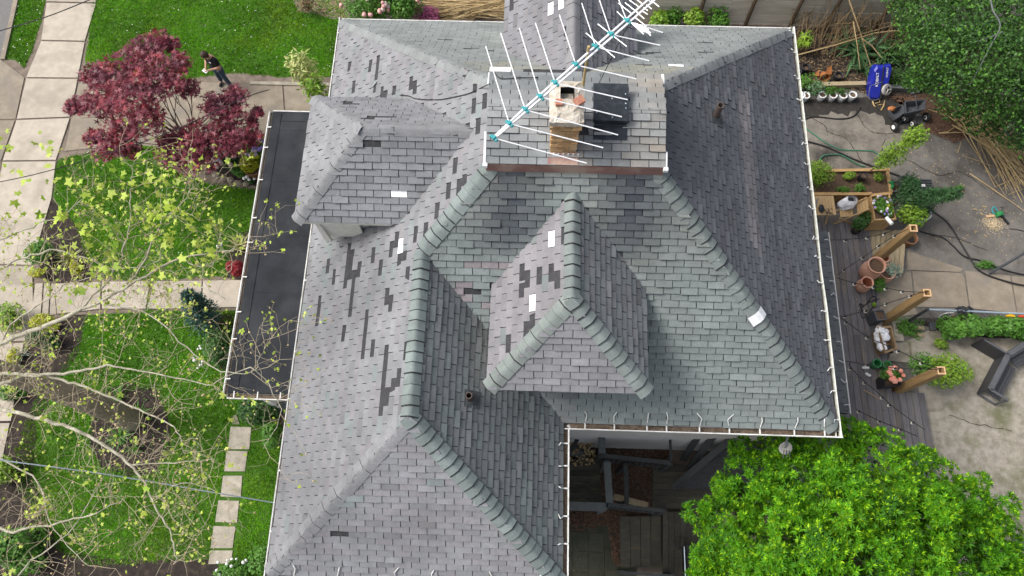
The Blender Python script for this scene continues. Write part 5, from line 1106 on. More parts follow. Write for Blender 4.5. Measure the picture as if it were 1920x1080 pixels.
# ---- dark metal corner bench
be = thing('corner_bench', 'dark metal corner bench with solid panel backs and broad top rails', 'bench', V3(1866, 690, 0)); H_ = .62
tops = [(1844, 636), (1890.7, 664), (1856.5, 730)]; T3 = [V3(u, v, H_) for u, v in tops] + [V3(1935, 636, H_)]
def panel(a, b, cap):
    d = (b - a).normalized(); mb = MB(); mb.bar((a.x, a.y, H_ / 2), (b.x, b.y, H_ / 2), .04, H_ - .02); mb.build('back_panel', 'bench_metal', be)
    mb = MB(); mb.bar((a.x, a.y, H_), (b.x, b.y, H_), cap, .035); mb.build('top_rail', 'bench_cap', be)
panel(T3[0], T3[1], .05); panel(T3[1], T3[2], .14); panel(T3[1], T3[3], .14)
inw = Vector((1, -.55, 0)).normalized()
for a, b in ((T3[1], T3[2]), (T3[1], T3[3])):
    d = (b - a).normalized(); nrm = d.cross(Vector((0, 0, 1)));
    if nrm.dot(inw) < 0: nrm = -nrm
    for j in range(4):
        off_ = nrm * (.14 + j * .085); mb = MB(); mb.bar(a + d * .12 + off_ - Vector((0, 0, H_ - .36)), b + off_ - Vector((0, 0, H_ - .36)), .075, .03); mb.build('seat_slat', 'bench_metal', be)
    mb = MB(); mb.bar(a + nrm * .1 - Vector((0, 0, .08)), b + nrm * .1 - Vector((0, 0, .08)), .06, .03); mb.build('back_rail', 'bench_cap', be)
e = T3[2]; d = (T3[2] - T3[1]).normalized(); nrm = d.cross(Vector((0, 0, 1))); nrm = nrm if nrm.dot(inw) > 0 else -nrm
for zz, nm in ((H_, 'arm_rest'), (.04, 'foot_rail')): mb = MB(); mb.bar((e.x, e.y, zz), Vector((e.x, e.y, zz)) + nrm * .52, .06, .035); mb.build(nm, 'bench_cap', be)
mb = MB(); mb.bar(Vector((e.x, e.y, .03)) + nrm * .5, Vector((e.x, e.y, H_ - .02)) + nrm * .5, .05, .05); mb.build('leg', 'bench_cap', be)
# ---- green garden tool on sawdust
p = V3(1870, 405, 0); t = thing('hedge_trimmer', 'green electric garden saw lying on the yard with sawdust', 'power tool', p)
mb = MB(); mb.box(p + Vector((.0, .02, .09)), (.2, .14, .12), .3); mb.ball(p + Vector((.0, .02, .14)), (.1, .075, .05), 9, 6); mb.build('motor_housing', 'green_plastic', t)
mb = MB(); mb.tube(spline([p + Vector((-.05, .1, .12)), p + Vector((-.17, .2, .2)), p + Vector((-.2, .14, .12)), p + Vector((-.12, .02, .06))], 4), .02, 6); mb.build('handle', 'turquoise', t)
mb = MB(); mb.bar(p + Vector((.08, -.02, .07)), p + Vector((.26, -.28, .04)), .05, .05); mb.build('grip', 'pot_black', t); mb = MB(); mb.bar(p + Vector((-.08, .0, .04)), p + Vector((-.36, -.04, .03)), .07, .015); mb.build('blade', 'cut_wood', t)
mb = MB(); mb.tube([p + Vector((.05, .1, .12)), p + Vector((.1, .18, .2)), p + Vector((-.02, .2, .2))], .014, 5); mb.build('guard', 'pot_black', t)
P = np.c_[RNG.normal(V3(1862, 420, 0).x, .16, 900), RNG.normal(V3(1862, 420, 0).y, .13, 900), np.full(900, .012)]; o = bpy.data.objects.new('sawdust', scatter_mesh('sawdust', P, 'oval', RNG.uniform(.01, .04, 900), np.tile([0, 0, 1.], (900, 1)) + RNG.normal(0, .2, (900, 3)), None, None, 'sawdust')); props(link(o), 'pale sawdust under the green garden tool', 'sawdust', kind='stuff')
for k, (u, v) in enumerate(((1842, 387), (1838, 399), (1832, 393), (1845, 410), (1868, 432), (1832, 434), (1845, 440))):
    mb = MB(); q = V3(u, v, .02); mb.bar(q, q + Vector((random.uniform(-.12, .14), random.uniform(-.08, .08), .01)), .03, .02); solo(mb, 'cane_offcut', 'straw', ('topmost short cane offcut above the green tool', 'short cane offcut left of the saw blade', 'leftmost short cane offcut near the green tool', 'short cane offcut just below the saw blade', 'short cane offcut below the green tool housing', 'lowest short cane offcut at the left of the sawdust', 'lowest short cane offcut below the sawdust')[k], 'offcut', q, 'cane offcuts round the green tool')
# leaning metal pole right edge
mb = MB(); mb.tube([V3(1855, 513, .03), V3(1908, 482, 1.), V3(1960, 450, 1.9)], .04, 8); solo(mb, 'metal_pole', 'pot_grey', 'dark grey metal pole leaning up towards the right edge', 'pole', V3(1855, 513, 0))
# ---- blue yard cart standing on end, lettered
p = V3(1645, 184, 0); bc = thing('yard_cart', 'deep blue plastic yard cart standing on end beside the bed', 'cart', p); tilt = Matrix.Rotation(R(-46), 3, 'X') @ Matrix.Rotation(R(-8), 3, 'Y')
def loc_(x, y, z): return p + tilt @ Vector((x, y, z))
out = [(-.3, .1), (-.26, .03), (-.16, 0), (.0, 0), (.02, .12), (.03, .45), (.05, 1.02), (-.13, 1.05), (-.22, .92), (-.3, .5)]
def hull(pts, d0, d1, m, name, bulge=.06):
    mb = MB(); n = len(pts); c = Vector((sum(q[0] for q in pts) / n, sum(q[1] for q in pts) / n)); k = .86
    r0 = [loc_(x, d0, z) for x, z in pts]; r1 = [loc_(x, d1, z) for x, z in pts]; r2 = [loc_(c.x + (x - c.x) * k, d1 - bulge, c.y + (z - c.y) * k) for x, z in pts]
    mb.add(r0 + r1 + r2, [(i, (i + 1) % n, n + (i + 1) % n, n + i) for i in range(n)] + [(n + i, n + (i + 1) % n, 2 * n + (i + 1) % n, 2 * n + i) for i in range(n)] + [tuple(2 * n + i for i in range(n)), tuple(reversed(range(n)))]); return mb.build(name, m, bc)
tubm = hull(out, .16, -.12, 'blue_plastic', 'tub'); hull([(.06, .4), (.08, 1.0), (.3, 1.02), (.33, .9), (.26, .42)], .16, -.07, 'blue_plastic', 'tub_side')
mb = MB(); mb.tube(spline([loc_(-.3, -.13, .45), loc_(-.32, -.13, .1), loc_(-.2, -.14, -.02), loc_(.02, -.14, .0)], 5), .013, 6); mb.build('rim', 'steel', bc); mb = MB(); mb.tube(spline([loc_(.04, -.14, 0), loc_(.05, -.15, .5), loc_(.06, -.15, 1.03)], 4), .016, 6); mb.build('frame', 'rail_dark', bc)
mb = MB(); mb.tube([loc_(-.29, -.185, .46), loc_(.03, -.185, .53)], .009, 5); mb.build('rib', 'steel', tubm)
wc = loc_(.2, -.16, .27); Mw = tilt @ Matrix.Rotation(R(90), 3, 'X') @ Matrix.Rotation(R(24), 3, 'Y')
mb = MB(); mb.lathe(wc, [(.1, -.05), (.17, -.045), (.18, 0), (.17, .045), (.1, .05)], 20, Mw); wh = mb.build('wheel', 'grey_plastic', bc); mb = MB(); mb.lathe(wc, [(0, .045), (.1, .03), (.1, -.03), (0, -.03)], 16, Mw); mb.build('rim', 'pot_black', wh)
for k in range(3): mb = MB(); a_ = k * 2.1; mb.bar(wc + Mw @ Vector((0, 0, .055)), wc + Mw @ Vector((.11 * math.cos(a_), .11 * math.sin(a_), .05)), .035, .02); mb.build('spoke', 'grey_plastic', wh)
def lettering(txt, size, M, m, name, parent):
    cu = bpy.data.curves.new(name, 'FONT'); cu.body = txt; cu.size = size; cu.extrude = .002; cu.align_x = 'CENTER'; cu.align_y = 'CENTER'; tmp = bpy.data.objects.new(name, cu); COL.objects.link(tmp); bpy.context.view_layer.update()
    me = bpy.data.meshes.new_from_object(tmp.evaluated_get(bpy.context.evaluated_depsgraph_get())); COL.objects.unlink(tmp); bpy.data.objects.remove(tmp); me.materials.clear(); me.materials.append(MATS[m]); return place(me, name, parent, M)
for (x, y, z, s_) in ((-.12, -.186, .62, .115), (.19, -.136, .8, .08)):
    c = loc_(x, y, z); zc, yc = tilt @ Vector((0, 0, 1)), tilt @ Vector((-1, 0, 0)); nz = zc.cross(yc); M = Matrix(((zc.x, yc.x, nz.x, c.x), (zc.y, yc.y, nz.y, c.y), (zc.z, yc.z, nz.z, c.z), (0, 0, 0, 1))); lettering('KOBALT', s_, M, 'flower_white', 'lettering', tubm)
# ---- black dump cart with four wheels
p = V3(1704, 224, 0); dc = thing('dump_cart', 'black four wheeled garden dump cart with its tub tipped', 'cart', p)
wp = [V3(1677, 238, .12), V3(1697, 222, .14), V3(1712, 232, .12), V3(1737, 220, .14)]
for q in wp:
    Mw = Matrix.Rotation(R(-100), 3, 'Z') @ Matrix.Rotation(R(90), 3, 'X') ; Mw = Matrix.Rotation(R(20), 3, 'Z') @ Matrix.Rotation(R(-80), 3, 'Y'); mb = MB(); mb.lathe(q, [(.06, -.045), (.12, -.05), (.15, -.02), (.15, .02), (.12, .05), (.06, .045)], 18, Mw); wl = mb.build('wheel', 'black_rubber', dc); mb = MB(); mb.lathe(q, [(0, -.04), (.075, -.045), (.075, .045), (0, .05)], 14, Mw); mb.build('hub', 'flower_white', wl)
for a, b in ((0, 2), (1, 3), (0, 1), (2, 3)): mb = MB(); mb.tube([wp[a] + Vector((0, 0, .03)), wp[b] + Vector((0, 0, .03))], .016, 6); mb.build('axle', 'rail_dark', dc)
def tub(quad, zt, h, nm):
    P = [V3(u, v, zt) for u, v in quad]; c = sum(P, Vector()) / 4; lo_ = [c + (q - c) * .72 - Vector((0, 0, h)) for q in P]; inn = [c + (q - c) * .9 for q in P]; lin = [c + (q - c) * .66 - Vector((0, 0, h * .8)) for q in P]; mb = MB()
    mb.add(lo_ + P + inn + lin, [(3, 2, 1, 0)] + [(k + i, k + (i + 1) % 4, k + 4 + (i + 1) % 4, k + 4 + i) for k in (0, 4, 8) for i in range(4)] + [(12, 13, 14, 15)]); return mb.build(nm, 'pot_grey', dc)
tub([(1696, 190), (1736, 186), (1735, 205), (1698, 212)], .55, .3, 'tub'); tub([(1666, 207), (1692, 196), (1701, 208), (1680, 223)], .42, .24, 'tub_tray')
mb = MB(); mb.tube([V3(1720, 206, .3), V3(1716, 180, .75)], .018, 6); mb.tube([V3(1707, 175, .75), V3(1724, 172, .75)], .016, 6); mb.build('pull_handle', 'steel', dc)
mb = MB(); mb.ball(V3(1672, 203, .4), (.13, .08, .06), 8, 5, jit=.3); solo(mb, 'dry_leaf_clump', 'leaf_rust', 'rust coloured leaf clump on the edge of the black cart', 'leaves', V3(1672, 203, .33))
# ---- dark back yard below the south eave: landing, stair, rails, decks, pavers, grill
def boards(name, label, quad, z, n, m, along=0, parts='board', parent=None, t0=.12):
    P = [V3(u, v, z) for u, v in quad]; c = sum(P, Vector()) / 4; t = parent or thing(name, label, 'deck', (c.x, c.y, 0))
    for j in range(n):
        a, b = j / n, (j + .95) / n
        Q = [P[0].lerp(P[1], a), P[0].lerp(P[1], b), P[3].lerp(P[2], b), P[3].lerp(P[2], a)] if along == 0 else [P[0].lerp(P[3], a), P[1].lerp(P[2], a), P[1].lerp(P[2], b), P[0].lerp(P[3], b)]
        mb = MB(); mb.prism([(q.x, q.y) for q in Q], z - .04, z, t=random.uniform(-t0 * 2, t0 * 1.5)); mb.build(parts, m, t)
    return t
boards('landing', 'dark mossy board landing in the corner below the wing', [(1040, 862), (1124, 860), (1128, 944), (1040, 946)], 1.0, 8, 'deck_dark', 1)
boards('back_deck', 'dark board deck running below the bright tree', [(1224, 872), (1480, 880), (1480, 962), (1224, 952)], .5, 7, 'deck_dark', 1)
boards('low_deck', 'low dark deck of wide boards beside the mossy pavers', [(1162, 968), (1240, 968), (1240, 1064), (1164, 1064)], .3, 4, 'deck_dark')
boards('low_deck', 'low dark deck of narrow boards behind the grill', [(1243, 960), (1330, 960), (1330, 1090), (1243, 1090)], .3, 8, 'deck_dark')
st = thing('stair', 'dark narrow wooden stair with pale worn treads under the gutter corner', 'stair', V3(1080, 830, 0))
for j in range(7): c = V3(1088 - j * 1.5, 806 + j * 7.4, .1 + j * .13); mb = MB(); mb.box(c, (.62, .17, .035), R(-8), t=random.uniform(0, .3)); mb.build('tread', 'grey_timber', st)
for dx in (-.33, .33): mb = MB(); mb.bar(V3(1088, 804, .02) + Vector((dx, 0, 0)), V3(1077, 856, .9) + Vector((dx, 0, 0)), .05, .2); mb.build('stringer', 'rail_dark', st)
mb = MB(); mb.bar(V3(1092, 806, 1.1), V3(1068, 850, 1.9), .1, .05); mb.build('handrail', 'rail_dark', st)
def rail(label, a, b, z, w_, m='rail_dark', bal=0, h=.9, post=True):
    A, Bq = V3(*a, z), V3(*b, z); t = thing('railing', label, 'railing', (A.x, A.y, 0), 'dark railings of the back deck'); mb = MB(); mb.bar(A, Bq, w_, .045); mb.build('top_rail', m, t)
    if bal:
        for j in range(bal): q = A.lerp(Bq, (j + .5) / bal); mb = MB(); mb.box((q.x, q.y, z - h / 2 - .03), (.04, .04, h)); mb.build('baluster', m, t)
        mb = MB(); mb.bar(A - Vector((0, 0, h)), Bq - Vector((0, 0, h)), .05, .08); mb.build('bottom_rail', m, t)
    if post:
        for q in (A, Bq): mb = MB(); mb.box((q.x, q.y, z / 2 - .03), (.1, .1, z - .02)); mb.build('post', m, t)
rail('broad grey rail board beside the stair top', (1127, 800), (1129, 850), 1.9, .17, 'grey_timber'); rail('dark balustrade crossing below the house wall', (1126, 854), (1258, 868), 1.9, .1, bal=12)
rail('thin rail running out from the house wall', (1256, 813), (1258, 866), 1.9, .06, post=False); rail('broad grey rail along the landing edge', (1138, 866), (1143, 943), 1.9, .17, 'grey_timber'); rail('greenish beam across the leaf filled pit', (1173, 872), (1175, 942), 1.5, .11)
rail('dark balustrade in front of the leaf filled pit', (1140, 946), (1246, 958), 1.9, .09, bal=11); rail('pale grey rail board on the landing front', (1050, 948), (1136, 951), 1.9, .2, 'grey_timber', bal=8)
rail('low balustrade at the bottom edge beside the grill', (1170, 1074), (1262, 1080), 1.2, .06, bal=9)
mb = MB(); mb.bar(V3(1150, 931, .3), V3(1215, 948, .3), .16, .04); solo(mb, 'loose_plank', 'platform_wood', 'pale mossy plank lying in the leaf filled pit', 'plank', V3(1150, 931, .25))
for i, (a, b, lab) in enumerate((((1316, 807, 2.6), (1281, 862, .6), 'dark timber leaning against the house wall, left one'), ((1345, 808, 2.6), (1292, 878, .6), 'dark timber leaning against the house wall, middle one'), ((1388, 808, 2.6), (1262, 914, .6), 'long dark timber leaning over the back deck'))):
    mb = MB(); mb.bar(V3(*a), V3(*b), .16, .06); solo(mb, 'leaning_timber', 'rail_dark', lab, 'timber', V3(*b[:2], 0), 'dark timbers leaning under the eave')
mb = MB(); A = [V3(1390, 808, 2.4), V3(1500, 812, 2.4), V3(1400, 920, .75), V3(1268, 916, .75)]; mb.add(A + [q - Vector((0, 0, .05)) for q in A], [(0, 1, 2, 3), (7, 6, 5, 4), (0, 4, 5, 1), (1, 5, 6, 2), (2, 6, 7, 3), (3, 7, 4, 0)]); solo(mb, 'lean_to_roof', 'felt', 'dark sloping lean-to cover beside the bright tree', 'lean-to', V3(1390, 900, 0))
mp = paving('mossy_pavers'); q0 = V3(1073, 997, 0)
MATS['moss'] = mat('moss', (.06, .06, .045), (.04, .045, .028), 4, 1., .6, 40)
for i in range(-2, 4):
    for j in range(-1, 6):
        mb = MB(); mb.box((q0.x + (i + .5) * .41, q0.y - (j - .5) * .47 + random.uniform(-.004, .004), .012), (.395, .455, .03), t=random.uniform(-.2, .2)); mb.build('paver', 'moss', mp)
litter('leaf_litter', 'brown dead leaves filling the pit between the railings', [(1060, 800), (1262, 815), (1245, 968), (1060, 1000)], 5000, ['litter'], (.04, .1)); litter('leaf_litter', 'dead leaves beside the low deck', [(1060, 955), (1165, 960), (1165, 1060), (1150, 1060), (1140, 985), (1060, 985)], 900, ['litter'], (.04, .1), z=.04)
litter('deck_leaves', 'pale dead leaves caught at the foot of the stair', [(1060, 838), (1110, 842), (1108, 880), (1066, 882)], 110, ['straw'], (.05, .11), z=1.0)
p = V3(1292, 1050, .3); gr = thing('grill', 'black barbecue grill partly under the bright tree', 'grill', p)
mb = MB(); mb.box(p + Vector((0, -.1, .62)), (.42, .9, .3)); mb.build('firebox', 'pot_black', gr); mb = MB(); mb.tube([p + Vector((-.26, .3, .74)), p + Vector((-.26, -.5, .74))], .018, 8); mb.build('handle', 'galv', gr); mb = MB(); mb.box(p + Vector((0, -.1, .25)), (.36, .8, .48)); mb.build('cabinet', 'pot_black', gr)
p2 = V3(1272, 1019, .4); mb = MB(); mb.lathe(p2, [(.15, 0), (.17, .02), (.15, .04)], 18); mb.tube([p2, p2 + Vector((0, 0, -.38))], .02, 6)
for k in range(4): mb.bar(p2 + Vector((0, 0, .02)), p2 + Vector((.15 * math.cos(k * 1.57), .15 * math.sin(k * 1.57), .02)), .02, .015)
solo(mb, 'side_stool', 'rail_dark', 'small round dark wire stool beside the grill', 'stool', p2 - Vector((0, 0, .38)))
# pale scrap leaning from the eave by the dish
mb = MB(); mb.bar(V3(1497, 812, 4.), V3(1522, 822, 3.2), .1, .03); solo(mb, 'leaning_board', 'platform_wood', 'pale board end poking out under the south-east eave', 'board', V3(1522, 822, 3.1))
# ---- service cables
for pts, r, lab, m in (([(-60, 846, 8.2), (0, 862, 8.), (80, 873, 7.8), (190, 888, 7.4), (300, 906, 6.95), (410, 925, 6.55), (516, 943, 6.15)], .011, 'pale service cable running from the left edge to the west eave', 'cable_pale'), ([(-30, 66, 5), (80, 34, 5.6), (167, 0, 6.2), (230, -26, 6.6)], .012, 'thin dark wire above the sidewalk at the upper left', 'black_rubber'), ([(-20, 345, 5.), (100, 318, 5.), (300, 255, 4.8), (455, 185, 4.4), (505, 168, 3.6)], .010, 'thin dark wire passing over the red maple', 'black_rubber')):
    mb = MB(); mb.tube(spline([V3(*p) for p in pts], 4), r, 6); solo(mb, 'overhead_cable', m, lab, 'cable', V3(*pts[0]))
# ---- person with a drone controller
pf = V3(426, 158, .026); fw = Vector((-.5, -.86, 0)).normalized(); rt_ = Vector((fw.y, -fw.x, 0))      # rt_ = his right
per = thing('person', 'person in black T-shirt and jeans looking down at a white controller', 'person', pf)
L = lambda s_, f, z: tuple(-rt_ * s_ + fw * f + Vector((0, 0, z)))       # s_>0 his left
def skin(name, verts, edges, root, m, sub=1, parent=per):
    me = bpy.data.meshes.new(name); me.from_pydata([v[0] for v in verts], edges, []); me.materials.append(MATS[m]); o = bpy.data.objects.new(name, me); link(o, parent)
    md = o.modifiers.new('skin', 'SKIN'); md.use_smooth_shade = True; sv = me.skin_vertices[0].data
    for i, v in enumerate(verts): sv[i].radius = v[1] if isinstance(v[1], tuple) else (v[1], v[1])
    sv[root].use_root = True; s2 = o.modifiers.new('sub', 'SUBSURF'); s2.levels = s2.render_levels = sub; return o
lf, rf = (.2, .0), (-.16, .04)
bv = [(L(0, 0, .95), (.13, .1)), (L(0, .0, 1.12), (.13, .1)), (L(0, .02, 1.34), (.16, .11)), (L(0, .06, 1.47), (.075, .075)), (L(0, .1, 1.54), (.062, .062)), (L(0, .14, 1.61), (.1, .1)), (L(0, .17, 1.7), (.085, .09)),
      (L(.09, 0, .88), .085), (L(.14, .03, .5), .058), (L(lf[0], lf[1], .09), .04), (L(lf[0] + .02, lf[1] + .14, .04), .038),
      (L(-.09, 0, .88), .085), (L(-.13, .05, .5), .058), (L(rf[0], rf[1], .09), .04), (L(rf[0] - .03, rf[1] + .14, .04), .038),
      (L(.2, .03, 1.4), .06), (L(.28, .04, 1.13), .045), (L(.07, .3, 1.14), .03), (L(.03, .36, 1.15), .032), (L(-.2, .03, 1.4), .06), (L(-.28, .04, 1.13), .045), (L(-.09, .29, 1.12), .03), (L(-.05, .35, 1.13), .032)]
be_ = [(0, 1), (1, 2), (2, 3), (3, 4), (4, 5), (5, 6), (0, 7), (7, 8), (8, 9), (9, 10), (0, 11), (11, 12), (12, 13), (13, 14), (2, 15), (15, 16), (16, 17), (17, 18), (2, 19), (19, 20), (20, 21), (21, 22)]
for h, sg in ((18, 1), (22, -1)):
    bx_ = Vector(bv[h][0])
    for k in range(4):
        b0 = len(bv); q = bx_ + fw * (.045 + .004 * (k % 2)) + Vector((0, 0, .03 - k * .02)); q2 = q + rt_ * (.035 * sg) + fw * .012
        bv += [(tuple(q), .0105), (tuple(q2), .009)]; be_ += [(h, b0), (b0, b0 + 1)]
    b0 = len(bv); bv += [(tuple(bx_ + Vector((0, 0, .045)) + rt_ * .02 * sg), .011)]; be_ += [(h, b0)]
skin('body', bv, be_, 0, 'skin', 2)
skin('shirt', [(L(0, 0, .93), (.17, .135)), (L(0, 0, 1.12), (.165, .13)), (L(0, .02, 1.34), (.19, .135)), (L(0, .05, 1.45), (.09, .085)), (L(.2, .03, 1.4), .085), (L(.26, .035, 1.2), .075), (L(-.2, .03, 1.4), .085), (L(-.26, .035, 1.2), .075)], [(0, 1), (1, 2), (2, 3), (2, 4), (4, 5), (2, 6), (6, 7)], 1, 'shirt', 2)
skin('jeans', [(L(0, 0, .96), (.155, .125)), (L(.1, 0, .84), .11), (L(.14, .03, .5), .08), (L(lf[0], lf[1], .1), .062), (L(-.1, 0, .84), .11), (L(-.13, .05, .5), .08), (L(rf[0], rf[1], .1), .062)], [(0, 1), (1, 2), (2, 3), (0, 4), (4, 5), (5, 6)], 0, 'jeans', 2)
for f in (lf, rf): mb = MB(); c = pf + Vector(L(f[0], f[1] + .07, .05)); mb.ball(c, (.06, .13, .055), 10, 6); mb.build('shoe', 'pot_black', per, smooth=True)
mb = MB(); hc = pf + Vector(L(0, .14, 1.68)); mb.ball(hc, (.115, .12, .105), 14, 9, jit=.07); mb.ball(hc - fw * .03 - Vector((0, 0, .06)), (.105, .1, .11), 12, 8, jit=.06); mb.build('hair', 'hair', per, smooth=True)
mb = MB(); fc = pf + Vector(L(0, .25, 1.61)); mb.ball(fc, (.014, .02, .022), 6, 4); mb.build('nose', 'skin', per)
for sg in (-1, 1): mb = MB(); mb.ball(pf + Vector(L(.032 * sg, .235, 1.635)), .009, 6, 4); mb.build('eye', 'pot_black', per)
mb = MB(); mb.box(pf + Vector(L(.09, .158, 1.36)), (.07, .012, .02), math.atan2(rt_.y, rt_.x)); mb.build('chest_print', 'flower_white', per)
t = thing('controller', 'small white remote controller held in both hands', 'controller', pf + Vector(L(-.01, .38, 1.12))); c = pf + Vector(L(-.01, .39, 1.145)); mb = MB(); mb.box(c, (.17, .1, .03), math.atan2(rt_.y, rt_.x)); mb.build('case', 'pot_white', t)
for sg in (-1, 1): mb = MB(); mb.tube([c + rt_ * .05 * sg, c + rt_ * .05 * sg + Vector((0, 0, .04))], .008, 6); mb.build('stick', 'pot_black', t)
# ================================================================== VEGETATION
def C3(u, v, z): return np.array(GZ(u, v, z))
# ---- red japanese maple
tb = V3(393, 316, 0); mt = thing('maple_tree', 'dark red Japanese maple spreading over the driveway', 'tree', tb)
ML = [(290, 85, 3.5, .5), (322, 84, 3.4, .24), (262, 106, 3.6, .6), (218, 138, 3.4, .62), (178, 140, 3.0, .42), (158, 192, 2.8, .38), (138, 200, 2.7, .26), (205, 190, 3.2, .72), (255, 178, 3.6, .8), (300, 142, 3.7, .75), (268, 225, 3.2, .6), (222, 255, 2.6, .56), (176, 258, 2.4, .3), (200, 282, 2.3, .36), (240, 278, 2.4, .34), (335, 118, 3.4, .36),
      (352, 165, 3.2, .34), (400, 196, 3.0, .4), (440, 178, 2.9, .36), (428, 208, 2.8, .5), (482, 210, 2.6, .17), (474, 228, 2.5, .18), (472, 256, 2.3, .32), (425, 250, 2.6, .62), (365, 255, 2.7, .55), (330, 284, 2.3, .55), (378, 288, 2.3, .6), (350, 308, 2.0, .4), (440, 268, 2.4, .4), (318, 262, 2.5, .36), (318, 150, 3.3, .3)]
mb = MB(); fork = tb + Vector((-.1, .1, .9)); mb.tube(spline([tb, tb + Vector((.02, .05, .5)), fork], 5), [.1, .095, .09, .088, .085, .082, .08, .078, .076, .075, .075], 8); mb.build('trunk', 'bark_brown', mt)
subs = []
for i, (u, v, z, r) in enumerate(ML):
    c = V3(u, v, z); mb = MB(); m1 = fork.lerp(c, .35) + Vector((random.uniform(-.3, .3), random.uniform(-.3, .3), .35)); m2 = fork.lerp(c, .7) + Vector((random.uniform(-.12, .12), random.uniform(-.12, .12), .15)); P = spline([fork, m1, m2, c - Vector((0, 0, .1))], 4); mb.tube(P, [.018 - .013 * k / (len(P) - 1) for k in range(len(P))], 6)
    for k in range(7): a = P[random.randint(6, len(P) - 1)]; b = c + Vector((random.gauss(0, r * .6), random.gauss(0, r * .6), random.uniform(-.1, .15))); mb.tube([a, a.lerp(b, .5) + Vector((0, 0, .05)), b], [.009, .007, .004], 4)
    mb.build('limb', 'bark_brown', mt)
P = np.vstack([blob(C3(u, v, z), (r * 1.08, r * 1.08, r * .42), int(560 * r ** 1.4) + 26, .1) for u, v, z, r in ML])
leaves('crown', mt, P, 'palm', .098, 'leaf_maple', up=1.1)
# ---- plane tree: trunk in the round bed, limbs reaching over from the left edge
pb = V3(246, 786, 0); pt = thing('plane_tree', 'plane tree with pale bare limbs and sparse young leaves above the front lawn', 'tree', pb)
mb = MB(); P = spline([pb, pb + Vector((-.05, .05, 2.4)), pb + Vector((-.25, .1, 4.8)), pb + Vector((-.4, .1, 6.6)), pb + Vector((-.5, .1, 8.2))], 6); mb.tube(P, [.36] + [.30 - .16 * k / (len(P) - 1) for k in range(1, len(P))], 14); mb.build('trunk', 'bark_trunk', pt)
tk = lambda z: pb + Vector((-.5 * min(1, z / 8.2), .1, z))
LIM = [(6.4, [(-70, 680, 7.4), (0, 645, 8.0), (75, 615, 8.5), (150, 582, 8.9), (235, 540, 9.2), (340, 484, 9.5), (440, 468, 9.7)], .062, .012),
       (6.6, [(-60, 712, 7.5), (0, 700, 8.0), (60, 705, 8.2), (120, 701, 8.4), (190, 688, 8.6), (235, 690, 8.7), (310, 704, 8.8), (400, 722, 8.9)], .042, .01),
       (6.6, [(-60, 745, 7.5), (0, 722, 7.9), (45, 704, 8.1), (90, 706, 8.2), (140, 720, 8.3), (200, 741, 8.4), (260, 768, 8.5), (310, 790, 8.55), (338, 818, 8.6), (345, 850, 8.6)], .04, .008),
       (6.8, [(-60, 755, 7.7), (0, 766, 8.0), (80, 786, 8.2), (140, 805, 8.4), (200, 838, 8.5), (244, 872, 8.6), (272, 905, 8.7), (300, 962, 8.8), (324, 1010, 8.9), (330, 1056, 9.0)], .045, .01),
       (6.0, [(-80, 900, 7.), (0, 990, 7.6), (60, 990, 8.0), (115, 980, 8.3), (180, 962, 8.5), (240, 930, 8.6)], .032, .007),
       (7.2, [(-70, 560, 8.), (0, 505, 8.6), (60, 478, 8.9), (120, 470, 9.1), (215, 505, 9.2), (300, 490, 9.4)], .026, .007),
       (7.2, [(-60, 480, 8.4), (0, 450, 8.8), (60, 425, 9.0), (125, 400, 9.2), (170, 352, 9.4)], .026, .006),
       (7., [(0, 645, 8.0), (30, 600, 8.4), (90, 560, 8.7), (130, 530, 8.9), (200, 515, 9.1)], .022, .006),
       (7., [(150, 582, 8.9), (215, 510, 9.2), (232, 470, 9.4), (244, 410, 9.6), (247, 345, 9.7), (250, 300, 9.8)], .022, .006),
       (7., [(235, 540, 9.2), (280, 470, 9.5), (300, 420, 9.7), (350, 370, 9.9), (366, 335, 10.)], .02, .005),
       (7., [(340, 484, 9.5), (385, 500, 9.5), (430, 470, 9.6), (450, 440, 9.7)], .014, .005),
       (7., [(200, 570, 9.), (280, 590, 9.), (340, 640, 9.), (400, 690, 9.1), (470, 700, 9.2), (492, 660, 9.3), (505, 634, 9.3)], .017, .005),
       (7., [(250, 870, 8.6), (330, 868, 8.8), (400, 862, 8.9)], .014, .005), (7., [(290, 930, 8.7), (360, 905, 8.8), (430, 935, 8.9)], .012, .004),
       (7., [(0, 860, 7.8), (70, 905, 8.), (100, 990, 8.2), (170, 1060, 8.4)], .02, .006), (7., [(-20, 1080, 7.8), (60, 1050, 8.), (140, 985, 8.2), (190, 900, 8.4)], .02, .006),
       (7., [(400, 722, 8.9), (470, 690, 9.1), (520, 750, 9.1), (522, 790, 9.1), (492, 840, 9.)], .012, .004), (7., [(420, 560, 9.4), (340, 530, 9.3), (250, 590, 9.1)], .012, .005)]
lp = []
for z0, pts, r0, r1 in LIM:
    P = [V3(*p) for p in pts]
    if pts[0][0] < -10: P = [tk(z0)] + P
    S = spline(P, 5); S = [p + Vector((random.gauss(0, .012), random.gauss(0, .012), random.gauss(0, .02))) for p in S]; mb = MB(); k0 = 5 if pts[0][0] < -10 else 0; r0 *= .82; r1 *= .7
    mb.tube(S, [max(r1, (r0 * 1.6 - (r0 * .6) * k / k0) if k < k0 else r0 + (r1 - r0) * (k - k0) / max(1, len(S) - 1 - k0)) for k in range(len(S))], 8); mb.build('limb', 'bark_plane', pt); lp += [(S[k], (S[min(k + 1, len(S) - 1)] - S[max(0, k - 1)]).normalized()) for k in range(k0, len(S))]
tw = MB(); tips = []
